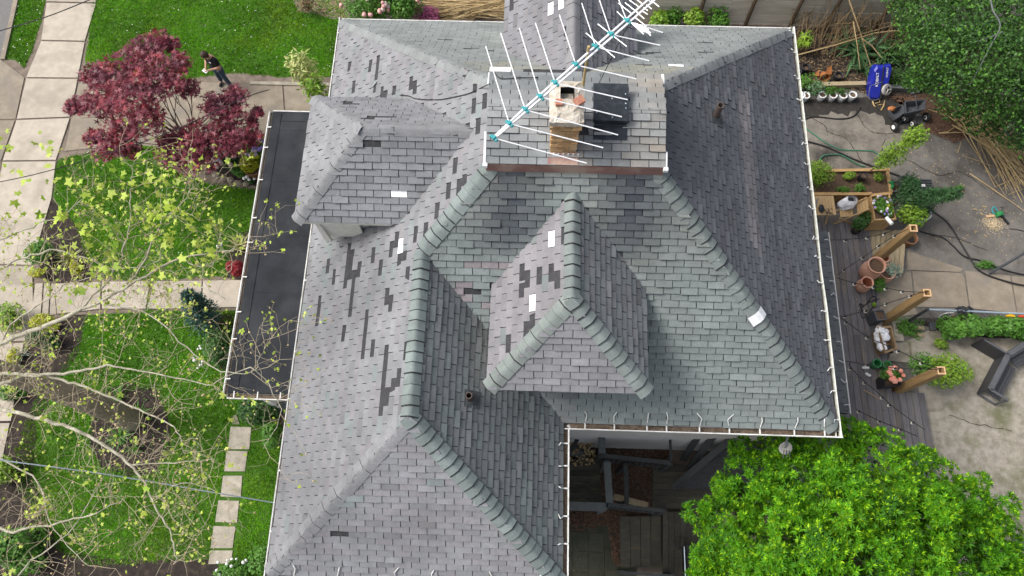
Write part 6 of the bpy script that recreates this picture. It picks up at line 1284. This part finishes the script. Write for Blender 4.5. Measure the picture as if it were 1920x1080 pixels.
def twig(p, d, L, r, depth):
    n = 4; pts = [p]; dd = d.copy()
    for k in range(n): dd = (dd + Vector((random.gauss(0, .3), random.gauss(0, .3), random.gauss(.03, .2)))).normalized(); pts.append(pts[-1] + dd * L / n)
    tw.tube(pts, [r * (1 - .55 * k / n) for k in range(n + 1)], 4)
    tips.append((pts[-1], dd))
    if depth > 0:
        for k in (1, 2, 3):
            if random.random() < .85: sd2 = dd.cross(Vector((random.gauss(0, .3), random.gauss(0, .3), 1))).normalized() * random.choice((-1, 1)); twig(pts[k], (dd * .55 + sd2).normalized(), L * random.uniform(.4, .7), r * .65, depth - 1)
for p, d in lp:
    u, v = proj(p)
    for q in range(2 if random.random() < .3 else 1):
        if random.random() < (.6 if u < 420 else .3):
            s_ = d.cross(Vector((0, 0, 1))).normalized() * random.choice((-1, 1)); twig(p, (d * .5 + s_ + Vector((0, 0, random.uniform(-.15, .35)))).normalized(), random.uniform(.35, 1.0), .005, 2 if random.random() < .4 else 1)
tw.build('twigs', 'twig', pt, kind='stuff')
LP = [(250, 320), (265, 345), (275, 350), (362, 340), (352, 385), (300, 385), (268, 380), (230, 400), (320, 440), (290, 440), (362, 480), (425, 460), (388, 432), (60, 385), (30, 390), (108, 402), (128, 420), (22, 262), (75, 292), (68, 265), (180, 402), (302, 360), (345, 355), (285, 400), (295, 420), (175, 390), (150, 430), (55, 330), (20, 335), (130, 345), (350, 430), (372, 400), (245, 372), (240, 345), (375, 455), (405, 475), (178, 528), (150, 545), (215, 470), (195, 450)]
leaf_mes = []
for k in range(4):
    me = scatter_mesh('leaf', np.zeros((1, 3)), 'plane', 1., np.array([[RNG.normal(0, .18), RNG.normal(0, .18), 1.]]), np.array([[0, 1., 0]]), np.zeros(1), 'leaf_plane'); leaf_mes.append(me)
def leaf_obj(p, size):
    M = Matrix.Translation(p) @ Matrix.Rotation(random.uniform(0, 6.28), 4, 'Z') @ Matrix.Rotation(random.gauss(0, .5), 4, 'X') @ Matrix.Rotation(random.gauss(0, .5), 4, 'Y') @ Matrix.Diagonal((size, size, size, 1)); o = place(random.choice(leaf_mes), 'leaf', pt, M); o['tint'] = random.uniform(-.25, .25)
nl = 0
for u, v in LP:
    c = V3(u, v, 9.75)
    for k in range(random.randint(4, 5)): leaf_obj(c + Vector((random.gauss(0, .17), random.gauss(0, .17), random.gauss(0, .07))), random.uniform(.038, .092)); nl += 1
random.shuffle(tips)
for p, d in tips:
    if nl >= 298: break
    u, v = proj(p)
    if -5 < u < 530 and (v < 600 or random.random() < .55): leaf_obj(p, random.uniform(.03, .07)); nl += 1
P = np.array([tuple(p + d * .02) for p, d in tips if random.random() < .6]); bmb_ = MB()
for p in P: bmb_.ball(p, (random.uniform(.008, .02), random.uniform(.008, .02), .012), 5, 3, jit=.4)
bmb_.build('buds', 'bud', pt, kind='stuff')
YL = np.array([tuple(p + Vector((random.gauss(0, .04), random.gauss(0, .04), .01))) for p, d in tips if random.random() < (.8 if proj(p)[1] < 620 else .55) for _ in range(2 if proj(p)[1] < 620 else 1)])
leaves('young_leaves', pt, YL, 'plane', .03, 'leaf_plane', up=.8, kind='stuff')
# ---- bright green tree, lower right
bt0 = V3(1640, 1040, 0); bt0 = Vector((6.9, .3, 0)); bt = thing('broadleaf_tree', 'dense bright green tree with whorled narrow leaves at the lower right', 'tree', bt0)
BL = [(1390, 905, 4.3, .8), (1345, 985, 4.0, .8), (1325, 1055, 3.8, .65), (1470, 862, 4.4, .75), (1555, 838, 4.6, .68), (1650, 868, 4.7, .8), (1735, 905, 4.6, .8), (1440, 960, 5.0, .85), (1530, 930, 5.2, .9), (1620, 950, 5.5, .95), (1710, 980, 5.2, .95), (1410, 1040, 4.9, .9), (1500, 1030, 5.6, .95), (1600, 1050, 5.9, 1.), (1700, 1070, 5.5, 1.), (1800, 955, 4.5, .75), (1850, 1005, 4.3, .75), (1800, 1060, 4.9, .95), (1890, 1080, 4.3, .8), (1500, 1150, 5.5, 1.2), (1700, 1170, 5.3, 1.2), (1350, 1150, 4., 1.), (1850, 1160, 4.6, 1.), (1592, 800, 4.5, .22), (1560, 795, 4.5, .14), (1500, 822, 4.3, .25), (1640, 815, 4.5, .2), (1442, 850, 4.0, .28)]
mb = MB(); mb.tube(spline([bt0, bt0 + Vector((.1, 0, 1.5)), bt0 + Vector((0, .1, 3))], 5), [.24 - .008 * k for k in range(11)], 10); mb.build('trunk', 'bark_brown', bt)
for u, v, z, r in BL[:23]: mb = MB(); c = V3(u, v, z - .3); a = bt0 + Vector((0, .1, 2.6)); mb.tube(spline([a, a.lerp(c, .5) + Vector((0, 0, .15)), c], 4), [.08 - .006 * k for k in range(9)], 6); mb.build('limb', 'bark_brown', bt)
BL = [(u + 26 if u < 1460 else u, v, z, r) for u, v, z, r in BL]
RP, RN = [], []
SUB = []
for u, v, z, r in BL:
    c = C3(u, v, z); SUB.append((c, r * .86))
    if r > .4:
        for k in range(int(11 * r)):
            d = RNG.normal(size=3); d[2] = abs(d[2]) * .8 + .1; d /= np.linalg.norm(d); SUB.append((c + d * np.array((r, r, r * .75)) * RNG.uniform(.78, 1.0), r * RNG.uniform(.2, .36)))
for c, r in SUB:
    n = int((150 if r > .45 else 260) * r * r) + 7; d = RNG.normal(size=(n * 2, 3)); d /= np.linalg.norm(d, axis=1, keepdims=True); d = d[d[:, 2] > -.35]; q = c + d * np.array((r, r, r * .75)) * RNG.uniform(.72, 1.06, (len(d), 1)); RP.append(q); RN.append(d)
RP, RN = np.vstack(RP), np.vstack(RN)
def rosette(me_name='leaf_spray', n=9):
    P = np.zeros((n + 4, 3)); S = np.r_[RNG.uniform(.085, .13, n), RNG.uniform(.065, .1, 4)]; an = np.arange(n + 4) * 2.4; el = np.r_[RNG.uniform(.1, .75, n), RNG.uniform(.8, 1.3, 4)]
    Y = np.c_[np.cos(an) * np.cos(el), np.sin(an) * np.cos(el), np.sin(el)]; Nn = np.c_[-np.cos(an) * np.sin(el), -np.sin(an) * np.sin(el), np.cos(el)] + RNG.normal(0, .15, (n + 4, 3))
    P += Y * .015; return P, S, Nn, Y
ordr = np.argsort(-RP[:, 2] + np.array([0 if 1300 < proj(p)[0] < 1910 and proj(p)[1] < 1070 else 9 for p in RP]) - .0); pick = set(ordr[:560:2].tolist())
ros = []
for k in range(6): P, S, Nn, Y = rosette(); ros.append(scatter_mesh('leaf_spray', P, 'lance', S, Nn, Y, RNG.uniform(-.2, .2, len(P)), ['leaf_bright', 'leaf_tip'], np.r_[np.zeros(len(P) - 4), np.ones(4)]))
AP, AS, AN, AY, AM, AT = [], [], [], [], [], []
for i in range(len(RP)):
    nz = Vector(RN[i]) + Vector((RNG.normal(0, .25), RNG.normal(0, .25), .55)); Q = nz.to_track_quat('Z', 'Y').to_matrix() @ Matrix.Rotation(random.uniform(0, 6.28), 3, 'Z')
    if i in pick:
        o = place(random.choice(ros), 'leaf_spray', bt, Matrix.Translation(RP[i]) @ Q.to_4x4()); o['tint'] = random.uniform(-.2, .3); continue
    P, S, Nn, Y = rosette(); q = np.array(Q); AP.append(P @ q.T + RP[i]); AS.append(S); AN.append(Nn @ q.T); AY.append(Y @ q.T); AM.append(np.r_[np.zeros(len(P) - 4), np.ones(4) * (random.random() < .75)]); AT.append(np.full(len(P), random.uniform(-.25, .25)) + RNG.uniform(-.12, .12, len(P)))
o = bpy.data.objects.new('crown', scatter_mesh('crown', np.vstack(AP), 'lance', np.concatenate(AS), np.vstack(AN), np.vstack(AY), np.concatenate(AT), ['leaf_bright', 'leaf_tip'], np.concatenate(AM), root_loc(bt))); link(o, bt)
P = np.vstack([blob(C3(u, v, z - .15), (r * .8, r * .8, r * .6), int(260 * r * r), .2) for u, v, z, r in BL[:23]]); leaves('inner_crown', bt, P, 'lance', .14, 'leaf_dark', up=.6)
# ---- big dark tree, upper right
dt0 = V3(1850, 140, 0); dt = thing('dark_tree', 'big dark green small leaved tree filling the upper right corner', 'tree', dt0)
DL = [(1740, 20, 3.6, .85), (1720, 70, 3.3, .6), (1800, 40, 4.2, 1.0), (1880, 30, 4.5, 1.1), (1760, 90, 3.8, .9), (1830, 100, 4.4, 1.1), (1900, 110, 4.5, 1.1), (1745, 130, 3.0, .7), (1800, 160, 3.4, .85), (1870, 170, 3.6, .95), (1920, 190, 3.6, .9), (1790, 195, 2.3, .55), (1840, 215, 2.4, .65), (1895, 235, 2.4, .7), (1940, 260, 2.2, .7), (1720, 150, 2.2, .45), (1700, 30, 3.0, .5), (1690, -20, 3., .7), (1800, -50, 4.2, 1.2), (1930, -40, 4.5, 1.3), (1980, 100, 4.4, 1.3), (1990, 220, 3.4, 1.2)]
mb = MB(); mb.tube(spline([dt0, dt0 + Vector((.1, .1, 1.4)), dt0 + Vector((.0, .2, 3.))], 5), [.2 - .007 * k for k in range(11)], 9); mb.build('trunk', 'bark_brown', dt)
for u, v, z, r in DL: mb = MB(); c = V3(u, v, z); a = dt0 + Vector((0, .1, 1.5)); S = spline([a, a.lerp(c, .5) + Vector((0, 0, .4)), c + Vector((0, 0, .1))], 4); mb.tube(S, [.06 - .006 * k for k in range(9)], 6); mb.build('limb', 'bark_brown', dt)
P = np.vstack([blob(C3(u, v, z), (r * 1.02, r * 1.02, r * .75), int(1500 * r ** 2), .3) for u, v, z, r in DL]); leaves('crown', dt, P, 'oval', .095, ['leaf_dark', 'leaf_mid'], up=.8, mi=(RNG.random(len(P)) < .22) * 1.)
for pts in ([(1856, -10, 5.4), (1862, 20, 5.4), (1874, 40, 5.3), (1873, 58, 5.2), (1858, 85, 5.), (1840, 120, 4.8), (1818, 160, 4.3)], [(1880, 60, 5.0), (1850, 72, 4.9), (1818, 81, 4.7)]):
    mb = MB(); S = spline([V3(*p) for p in pts], 5); mb.tube(S, [.022 - .016 * k / len(S) for k in range(len(S))], 6); mb.build('limb', 'grey_timber', dt)
# ---- shrubs, flowers, plants
def bu(name, label, cat, u, v, zc, r, n, T, S, m, **k): c = G(u, v, zc); return bush(name, label, cat, (c.x, c.y, zc), r, n, T, S, m, **k)
bu('azalea', 'pink and cream flowering shrub behind the house at the top edge', 'shrub', 690, 8, .9, (.95, .6, .7), 2600, 'oval', .1, 'leaf_mid', flowers=(['flower_pink', 'flower_cream', 'flower_pink'], 46, .075))
bu('azalea', 'green shrub with a few pink flowers right of the cream one', 'shrub', 752, 4, .9, (.75, .6, .7), 2200, 'oval', .1, 'leaf_mid', flowers=('flower_pink', 12, .06))
bu('heather', 'low magenta flowering mound beside the straw pile', 'shrub', 795, 26, .35, (.55, .3, .3), 1500, 'oval', .06, 'flower_magenta')
bu('dry_shrub', 'bare brown twiggy shrub on the mulch bed', 'shrub', 572, 5, .5, (.3, .4, .4), 260, 'lance', .12, 'straw_dark')
bu('rhododendron', 'pale yellow green shrub between the lawn and the porch roof', 'shrub', 572, 125, 1.3, (.5, .62, .9), 420, 'lance', .19, 'leaf_pale', up=.8); bu('rhododendron', 'smaller pale shrub in front of the first one by the porch', 'shrub', 590, 172, 1.1, (.5, .45, .7), 460, 'lance', .17, 'leaf_yellowgreen', up=.8)
bu('hydrangea', 'hydrangea with fading cream flower heads below the red maple', 'shrub', 424, 300, .5, (.42, .36, .4), 700, 'oval', .11, 'leaf_dark', flowers=(['flower_cream', 'flower_mauve', 'flower_cream'], 30, .065))
bu('hydrangea', 'hydrangea with violet flower heads beside the porch gutter', 'shrub', 482, 283, .6, (.45, .42, .45), 800, 'oval', .11, 'leaf_mid', flowers=(['flower_violet', 'flower_mauve', 'flower_cream', 'leaf_yellow'], 30, .075))
t, b = pot('planter_bowl', 'wide brown bowl planter full of yellow green foliage', 474, 312, 0, .5, CYL(.3, .7), 'pot_brown', .05); leaves('foliage', t, blob(tuple(b + Vector((-.08, .03, .62))), (.3, .3, .24), 900), 'oval', .07, 'leaf_yellow', up=1.)
bu('ground_cover', 'dark green low plants in front of the bowl planter', 'plant', 447, 322, .2, (.3, .22, .2), 600, 'oval', .09, 'leaf_mid'); bu('ground_cover', 'small plant with white flowers below the bowl planter', 'plant', 468, 338, .15, (.18, .12, .14), 200, 'oval', .07, 'leaf_dark', flowers=('flower_white', 6, .05))
for k, (u, v) in enumerate(((385, 322), (405, 329), (420, 336), (432, 337), (447, 343), (462, 344), (372, 317))):
    mb = MB(); p = V3(u, v, .05); mb.ball(p, (random.uniform(.1, .17), .09, .08), 9, 6, jit=.14); solo(mb, 'edging_stone', 'concrete_old', ('leftmost but one edging stone below the maple', 'second edging stone below the maple trunk', 'edging stone below the cream hydrangea', 'edging stone close to its neighbour below the hydrangea', 'edging stone below the dark ground cover', 'rightmost edging stone near the porch gutter', 'leftmost edging stone under the red maple')[k], 'stone', p - Vector((0, 0, .05)), 'edging stones along the front lawn')
# yucca, dwarf red maple, spruce, flowers by the path
def yucca(label, u, v, n, L, m, name='yucca', droop=.0, z0=0.05):
    b = V3(u, v, 0); t = thing(name, label, 'plant', b); an = RNG.uniform(0, 6.28, n); el = RNG.uniform(.25, 1.3, n); Y = np.c_[np.cos(an) * np.cos(el), np.sin(an) * np.cos(el), np.sin(el)]; P = np.tile(np.array([b.x, b.y, z0]), (n, 1)) + RNG.normal(0, .03, (n, 3)) * (1, 1, 0)
    Nn = np.c_[-np.cos(an) * np.sin(el), -np.sin(an) * np.sin(el), np.cos(el)]; tv = (np.array([(-.035, 0, 0), (.035, 0, 0), (.045, .5, .03), (-.045, .5, .03), (0, 1., -droop)]), [(0, 1, 2), (0, 2, 3), (3, 2, 4)])
    mes = [scatter_mesh('blade', np.zeros((1, 3)), tv, 1., np.array([[0, 0, 1.]]), np.array([[0, 1., 0]]), np.zeros(1), m)]
    for i in range(n):
        y, z = Vector(Y[i]), Vector(Nn[i]); x = y.cross(z); L_ = L * random.uniform(.7, 1.15); o = place(mes[0], 'blade', t, Matrix.Translation(P[i]) @ Matrix(((x.x, y.x, z.x, 0), (x.y, y.y, z.y, 0), (x.z, y.z, z.z, 0), (0, 0, 0, 1))) @ Matrix.Diagonal((L_, L_, L_, 1))); o['tint'] = random.uniform(-.3, .2)
    return t
yucca('striped yellow green yucca beside the porch gutter', 451, 463, 46, .48, 'leaf_pale'); yucca('pale yucca clump in the bed beside the steps', 133, 486, 50, .5, 'leaf_pale'); yucca('small pale tuft below the yellow shrub on the left', 45, 668, 24, .35, 'leaf_glaucous')
bu('dwarf_maple', 'small round crimson shrub beside the porch gutter', 'shrub', 441, 503, .4, (.27, .27, .3), 900, 'palm', .055, 'leaf_red')
def conifer(label, P0, P1, r0, r1, n, m, name='conifer', L=.09, cat='tree'):
    t = thing(name, label, cat, (P0[0], P0[1], 0)); a, b = Vector(P0), Vector(P1); mb = MB(); mb.tube([Vector((a.x, a.y, 0)), a, b], [.05, .04, .01], 6); mb.build('trunk', 'bark_brown', t)
    f = RNG.random(n) ** .8; R_ = r0 + (r1 - r0) * f; d = RNG.normal(size=(n, 3)); d /= np.linalg.norm(d, axis=1, keepdims=True); P = np.array(a) + np.outer(f, np.array(b - a)) + d * (R_ * RNG.uniform(.3, 1, n))[:, None]
    leaves('foliage', t, P, 'lance', L, m, up=.3, out=d * .4, spin=d + np.array([0, 0, -.25]) + RNG.normal(0, .3, (n, 3))); return t
sp = G(395, 610, .0); conifer('dark blue green spruce leaning over the front path', (sp.x, sp.y, .3), tuple(G(352, 552, 2.0)), .62, .12, 3600, 'leaf_spruce', 'spruce', .12)
for (u, v) in ((330, 540), (420, 600), (405, 640), (380, 600)):
    pass
sb = [('dark evergreen shrub between the spruce and the porch', 418, 655, .5, (.5, .75, .5), 1500, 'oval', .09, 'leaf_dark'), ('dark shrub under the porch roof end', 482, 772, .6, (.65, .55, .6), 1900, 'oval', .1, 'leaf_dark'), ('lower dark shrub against the west wall', 515, 815, .5, (.35, .6, .5), 1200, 'oval', .09, 'leaf_mid'),
      ('yellow green mounded shrub right of the steps', 76, 604, .3, (.5, .28, .3), 1500, 'oval', .06, 'leaf_yellow'), ('bright green shrub left of the steps below the path', 15, 600, .4, (.5, .5, .4), 1500, 'oval', .07, 'leaf_yellowgreen'), ('dark leafy shrub in the left bed below the yellow one', 80, 640, .35, (.45, .3, .35), 1100, 'oval', .08, 'leaf_dark'), ('green shrub in the left bed above the steps', 80, 470, .4, (.55, .45, .4), 1600, 'oval', .07, 'leaf_mid'),
      ('yellow green groundcover above the steps', 140, 505, .2, (.2, .3, .2), 600, 'oval', .06, 'leaf_yellow'), ('yellow groundcover tuft at the upper left of the steps', 68, 512, .2, (.3, .16, .2), 500, 'oval', .06, 'leaf_yellow'), ('yellow green strip of groundcover at the left edge', 25, 668, .2, (.16, .35, .2), 600, 'oval', .06, 'leaf_yellow'), ('blue grey plant at the left bed corner', 30, 700, .2, (.3, .25, .2), 500, 'oval', .06, 'leaf_glaucous'), ('green plant in the left bed below the limbs', 18, 735, .3, (.4, .3, .3), 700, 'oval', .08, 'leaf_mid'),
      ('broad leaved green shrub in the lower left corner', 30, 1030, .6, (.75, .6, .6), 2200, 'oval', .11, 'leaf_mid'), ('pale green leafy shrub at the left edge below the trunk', 6, 880, .4, (.5, .6, .4), 900, 'oval', .09, 'leaf_yellowgreen'), ('flowering low plants at the bottom beside the stepping stones', 440, 1068, .25, (.55, .3, .25), 1300, 'oval', .07, 'leaf_mid'), ('low green plants below the west gutter at the bottom edge', 490, 1050, .3, (.4, .4, .3), 1000, 'oval', .08, 'leaf_mid'),
      ('yellow green groundcover by the left edge', 10, 690, .2, (.2, .3, .2), 500, 'oval', .06, 'leaf_yellow')]
for lab, u, v, zc, r, n, T, S, m in sb: bu('shrub', lab, 'shrub', u, v, zc, r, n, T, S, m, group='shrubs of the front garden', **({'flowers': ('flower_white', 12, .04)} if 'flowering' in lab else {}))
for i, (u, v) in enumerate(((374, 652), (363, 672), (376, 685), (412, 460))): mb = MB(); p = V3(u, v, .5); [mb.ball(p + Vector((random.gauss(0, .04), random.gauss(0, .05), random.gauss(0, .02))), .035, 6, 4, jit=.2) for _ in range(4)]; mb.tube([Vector((p.x, p.y, 0)), p], .008, 5); solo(mb, 'white_flower', 'flower_white', ('topmost white iris bloom by the dark shrub', 'middle white iris bloom beside the lawn', 'lowest white iris bloom beside the lawn', 'white bloom left of the yucca')[i], 'flower', (p.x, p.y, 0), 'white blooms along the porch bed')
for i, (u, v, n, L) in enumerate(((215, 765, 34, .42), (225, 745, 26, .38), (265, 778, 30, .38), (228, 820, 40, .44), (258, 838, 26, .36))):
    yucca(('broad leaved hosta left of the trunk base', 'hosta at the top of the round bed', 'hosta right of the trunk base', 'largest hosta in the middle of the round bed', 'small hosta at the right of the round bed')[i], u, v, n, L, 'leaf_mid', 'hosta', .25)
# rear shrubs and weeds
for i, (u, v, r) in enumerate(((1232, 40, .4), (1262, 34, .5), (1305, 34, .5), (1345, 38, .4))): bu('weedy_shrub', ('leftmost bright weedy shrub behind the roof', 'bright weedy shrub behind the roof below the fence', 'tallest bright weedy shrub against the fence', 'rightmost bright weedy shrub against the fence')[i], 'shrub', u, v, .5, (r, r * .8, .5), int(1500 * r), 'oval', .12, 'leaf_mid' if i % 2 else 'leaf_yellowgreen', group='weedy shrubs along the back fence')
bu('maple_seedling', 'bright maple seedling beside the roof corner', 'plant', 1507, 74, .6, (.3, .32, .3), 46, 'palm', .16, 'leaf_yellowgreen')
for i, (u, v, n, L) in enumerate(((1600, 108, 46, .85), (1632, 100, 40, .8), (1585, 92, 36, .8), (1655, 112, 34, .7), (1615, 135, 26, .6))):
    yucca(('iris clump above the blue cart, tallest', 'iris clump right of the tallest one', 'iris clump left of the tallest one', 'iris clump behind the blue cart', 'small iris clump beside the blue cart')[i], u, v, n, L, 'leaf_iris', 'iris', .35)
bs_ = [('green leafy plant behind the leftmost white pots', 1510, 152, .35, (.35, .25, .3), 700, 'leaf_mid'), ('large leaved plant behind the white pots', 1533, 163, .4, (.32, .28, .3), 420, 'leaf_iris'), ('small plant in the white pots row', 1556, 170, .38, (.2, .14, .12), 260, 'leaf_mid'), ('small plant at the right end of the pot row', 1578, 170, .36, (.22, .14, .1), 240, 'leaf_dark'), ('ferny weeds right of the blue cart', 1690, 140, .3, (.6, .4, .3), 1100, 'leaf_dark'), ('low weeds between the blue cart and the dark tree', 1720, 158, .3, (.5, .25, .3), 700, 'leaf_mid'), ('dark weeds under the canes', 1680, 95, .35, (.6, .4, .35), 900, 'leaf_dark'),
       ('large yellow green shrub in the raised bed by the gutter', 1535, 318, .85, (.5, .5, .42), 2100, 'leaf_yellowgreen'), ('small bright plant in the middle of the raised bed', 1647, 333, .58, (.14, .13, .12), 260, 'leaf_yellowgreen'), ('small plant at the front of the raised bed', 1614, 352, .56, (.14, .12, .13), 260, 'leaf_mid'), ('low plant at the front edge of the raised bed', 1582, 354, .52, (.2, .1, .1), 240, 'leaf_mid'), ('low plants beside the big yellow green shrub', 1590, 330, .55, (.22, .12, .12), 300, 'leaf_yellowgreen'),
       ('green shrub in the white pot', 1740, 392, .6, (.2, .14, .15), 260, 'leaf_conifer'), ('feathery green shrub below the conifer', 1707, 407, .7, (.34, .3, .4), 1300, 'leaf_yellowgreen'), ('dark shrub in a black pot beside the corner planter', 1616, 414, .75, (.26, .26, .3), 900, 'leaf_dark'), ('small round green shrub between the urns', 1649, 536, .5, (.18, .2, .17), 700, 'leaf_mid'), ('silvery succulent in the terracotta pot', 1676, 510, .66, (.22, .22, .1), 420, 'leaf_glaucous'), ('weeds along the dark cables', 1847, 499, .12, (.32, .14, .1), 420, 'leaf_mid'), ('bright weed tuft on the bed beside the hedge', 1765, 644, .15, (.2, .16, .14), 300, 'leaf_yellowgreen'), ('small weed on the yard beside the dark cart', 1800, 352, .08, (.12, .08, .07), 120, 'leaf_mid'),
       ('weedy patch at the foot of the fence', 1705, 618, .1, (.3, .25, .08), 500, 'leaf_mid')]
for lab, u, v, zc, r, n, m in bs_: bu('shrub' if 'shrub' in lab else 'plant', lab, 'shrub' if 'shrub' in lab else 'plant', u, v, zc, tuple(q * 1.15 for q in r), int(n * .7), 'lance' if n % 7 < 3 else 'oval', .085, m)
bu('flowering_plant', 'plants with pale blue flowers filling the corner planter', 'plant', 1655, 388, 1.15, (.3, .36, .15), 900, 'oval', .07, 'leaf_mid', flowers=(['flower_mauve', 'flower_violet', 'flower_white', 'leaf_yellow'], 26, .04))
bu('rose_bush', 'salmon roses growing in the black planter', 'rose', 1672, 704, 1.05, (.3, .24, .2), 800, 'oval', .065, 'leaf_mid', flowers=('flower_salmon', 14, .065))
bu('rose_bush', 'airy bright green shrub round the near post', 'shrub', 1785, 695, .9, (.85, .5, .6), 1500, 'oval', .085, 'leaf_yellowgreen'); bu('rose_bush', 'thin green shrub left of the near post', 'shrub', 1730, 682, .7, (.5, .4, .5), 620, 'oval', .075, 'leaf_mid')
for i, (u, v, r) in enumerate(((1785, 615, .42), (1823, 612, .5), (1862, 616, .5), (1902, 618, .55), (1945, 620, .6))): bu('hedge_shrub', ('leftmost rounded shrub of the hedge', 'second hedge shrub from the left end', 'hedge shrub above the bench back', 'hedge shrub beside the bench at the right edge', 'hedge shrub beyond the right edge')[i], 'shrub', u, v, .65, (r, .36, .5), 1500, 'oval', .1, 'leaf_mid', group='hedge shrubs along the fence')
# sapling in the bed and weeping conifer
b = V3(1630, 322, .5); tp = V3(1722, 252, 2.9); t = thing('sapling', 'tall thin sapling with airy green foliage leaning over the yard', 'tree', b); mb = MB(); S = spline([b, b.lerp(tp, .5) + Vector((0, 0, .1)), tp], 6); mb.tube(S, [.022 - .014 * k / 12 for k in range(13)], 6); mb.build('trunk', 'bark_brown', t)
P = np.vstack([blob(tuple(b.lerp(tp, f)), (r, r, r * .9), n, .1) for f, r, n in ((.22, .22, 110), (.36, .34, 260), (.5, .4, 330), (.62, .36, 240), (.78, .2, 80), (.92, .34, 280), (1.0, .3, 220), (.85, .28, 160))]); leaves('foliage', t, P, 'oval', .075, 'leaf_yellowgreen', up=.8)
conifer('weeping dark conifer stretching out over the storage box', tuple(G(1686, 376, .8)), tuple(G(1796, 362, 2.0)), .36, .16, 3600, 'leaf_conifer', 'conifer', .09); conifer('dark conifer branch beside the storage box', tuple(G(1700, 345, .4)), tuple(G(1712, 350, 1.3)), .34, .2, 2200, 'leaf_conifer', 'conifer', .09)
# ---- canes and reeds
def canes(name, label, cat, items, m, r=.012, kind=True):
    t = thing(name, label, cat, items[0][0]); big = sorted(items, key=lambda q: -(q[0] - q[1]).length)
    for i, (a, b) in enumerate(big[:60]):
        mb = MB(); rr = r * random.uniform(.7, 1.5); mid = a.lerp(b, .5) + Vector((random.gauss(0, .04), random.gauss(0, .04), random.uniform(0, .05))); mb.tube([a, mid, b], [rr, rr * .9, rr * .5], 5, t=random.uniform(-.3, .25)); mb.build('cane', m, t)
    if len(big) > 60:
        mb = MB()
        for a, b in big[60:]: rr = r * random.uniform(.6, 1.2); mb.tube([a, a.lerp(b, .5) + Vector((0, 0, random.uniform(0, .04))), b], [rr, rr, rr * .5], 4, t=random.uniform(-.4, .25), cap=False)
        mb.build('canes', m, t, kind='stuff')
    return t
def run(u0, v0, u1, v1, n, su, sv, z=.3, ang=.0):
    out = []
    for _ in range(n): a = (u0 + random.gauss(0, su), v0 + random.gauss(0, sv)); b = (u1 + random.gauss(0, su), v1 + random.gauss(0, sv)); out.append((V3(*a, random.uniform(.03, z)), V3(*b, random.uniform(.03, z))))
    return out
canes('straw_pile', 'pile of long dry straw stalks behind the roof at the top', 'straw pile', run(800, 12, 960, 16, 150, 22, 10, .35) + run(860, 26, 965, 2, 40, 20, 8, .4), 'straw')
canes('cane_pile', 'loose pile of dry bamboo canes along the right edge', 'cane pile', run(1805, 195, 1925, 345, 46, 26, 16, .4) + run(1830, 205, 1935, 330, 26, 22, 20, .4) + run(1815, 215, 1880, 290, 14, 22, 14, .4) + [(V3(*a, .05), V3(*b, .12)) for a, b in (((1768, 172), (1810, 210)), ((1807, 180), (1806, 250)), ((1862, 335), (1915, 285)), ((1880, 355), (1925, 300)), ((1890, 365), (1925, 352)), ((1867, 350), (1925, 325)), ((1818, 325), (1920, 395)), ((1805, 292), (1862, 312)), ((1842, 260), (1856, 304)), ((1795, 287), (1802, 265)), ((1900, 260), (1918, 350)), ((1768, 250), (1820, 248)))], 'straw', .014)
items = []
for _ in range(150): u = random.uniform(1480, 1690); items.append((V3(u, random.uniform(48, 110), .02), V3(u + random.uniform(5, 60), random.uniform(-10, 45), random.uniform(.5, 1.8))))
for a, b, za, zb_ in (((1592, 0), (1632, 122), 1.4, .3), ((1492, 104), (1640, 62), .3, 1.), ((1640, 62), (1704, 60), 1., 1.1), ((1617, 73), (1653, 109), .9, .4), ((1598, 40), (1613, 130), 1.2, .3), ((1672, 40), (1670, 90), 1.2, .4), ((1560, 80), (1700, 40), .4, 1.4), ((1648, 105), (1705, 62), .3, 1.), ((1540, 100), (1610, 40), .2, 1.2), ((1620, 124), (1645, 120), .3, .3)): items.append((V3(*a, za), V3(*b, zb_)))
canes('reed_bed', 'dead standing reeds and broken canes in front of the back fence', 'reeds', items, 'straw_dark', .011); canes('broken_canes', 'pale broken canes lying across the dead reeds', 'canes', [(V3(*a, za), V3(*b, zb_)) for a, b, za, zb_ in (((1592, 0), (1632, 122), 1.5, .4), ((1492, 104), (1640, 62), .5, 1.1), ((1640, 62), (1704, 60), 1.1, 1.2), ((1617, 73), (1653, 109), 1., .5), ((1600, 40), (1613, 130), 1.3, .4))], 'straw', .018)
mb = MB(); q = V3(1800, 205, .1); mb.box(q, (.3, .5, .1), .15); solo(mb, 'slate_block', 'pot_grey', 'dark slab half buried in the leaf litter by the canes', 'block', q - Vector((0, 0, .05)))
canes('fallen_twigs', 'a few short brown sticks on the ground below the blue cart', 'sticks', [(V3(*a, .03), V3(*b, .05)) for a, b in (((1641, 194), (1649, 187)), ((1652, 207), (1659, 188)), ((1636, 190), (1642, 200)), ((1646, 197), (1655, 196)), ((1740, 205), (1780, 222)), ((1760, 250), (1790, 238)))], 'straw', .016)
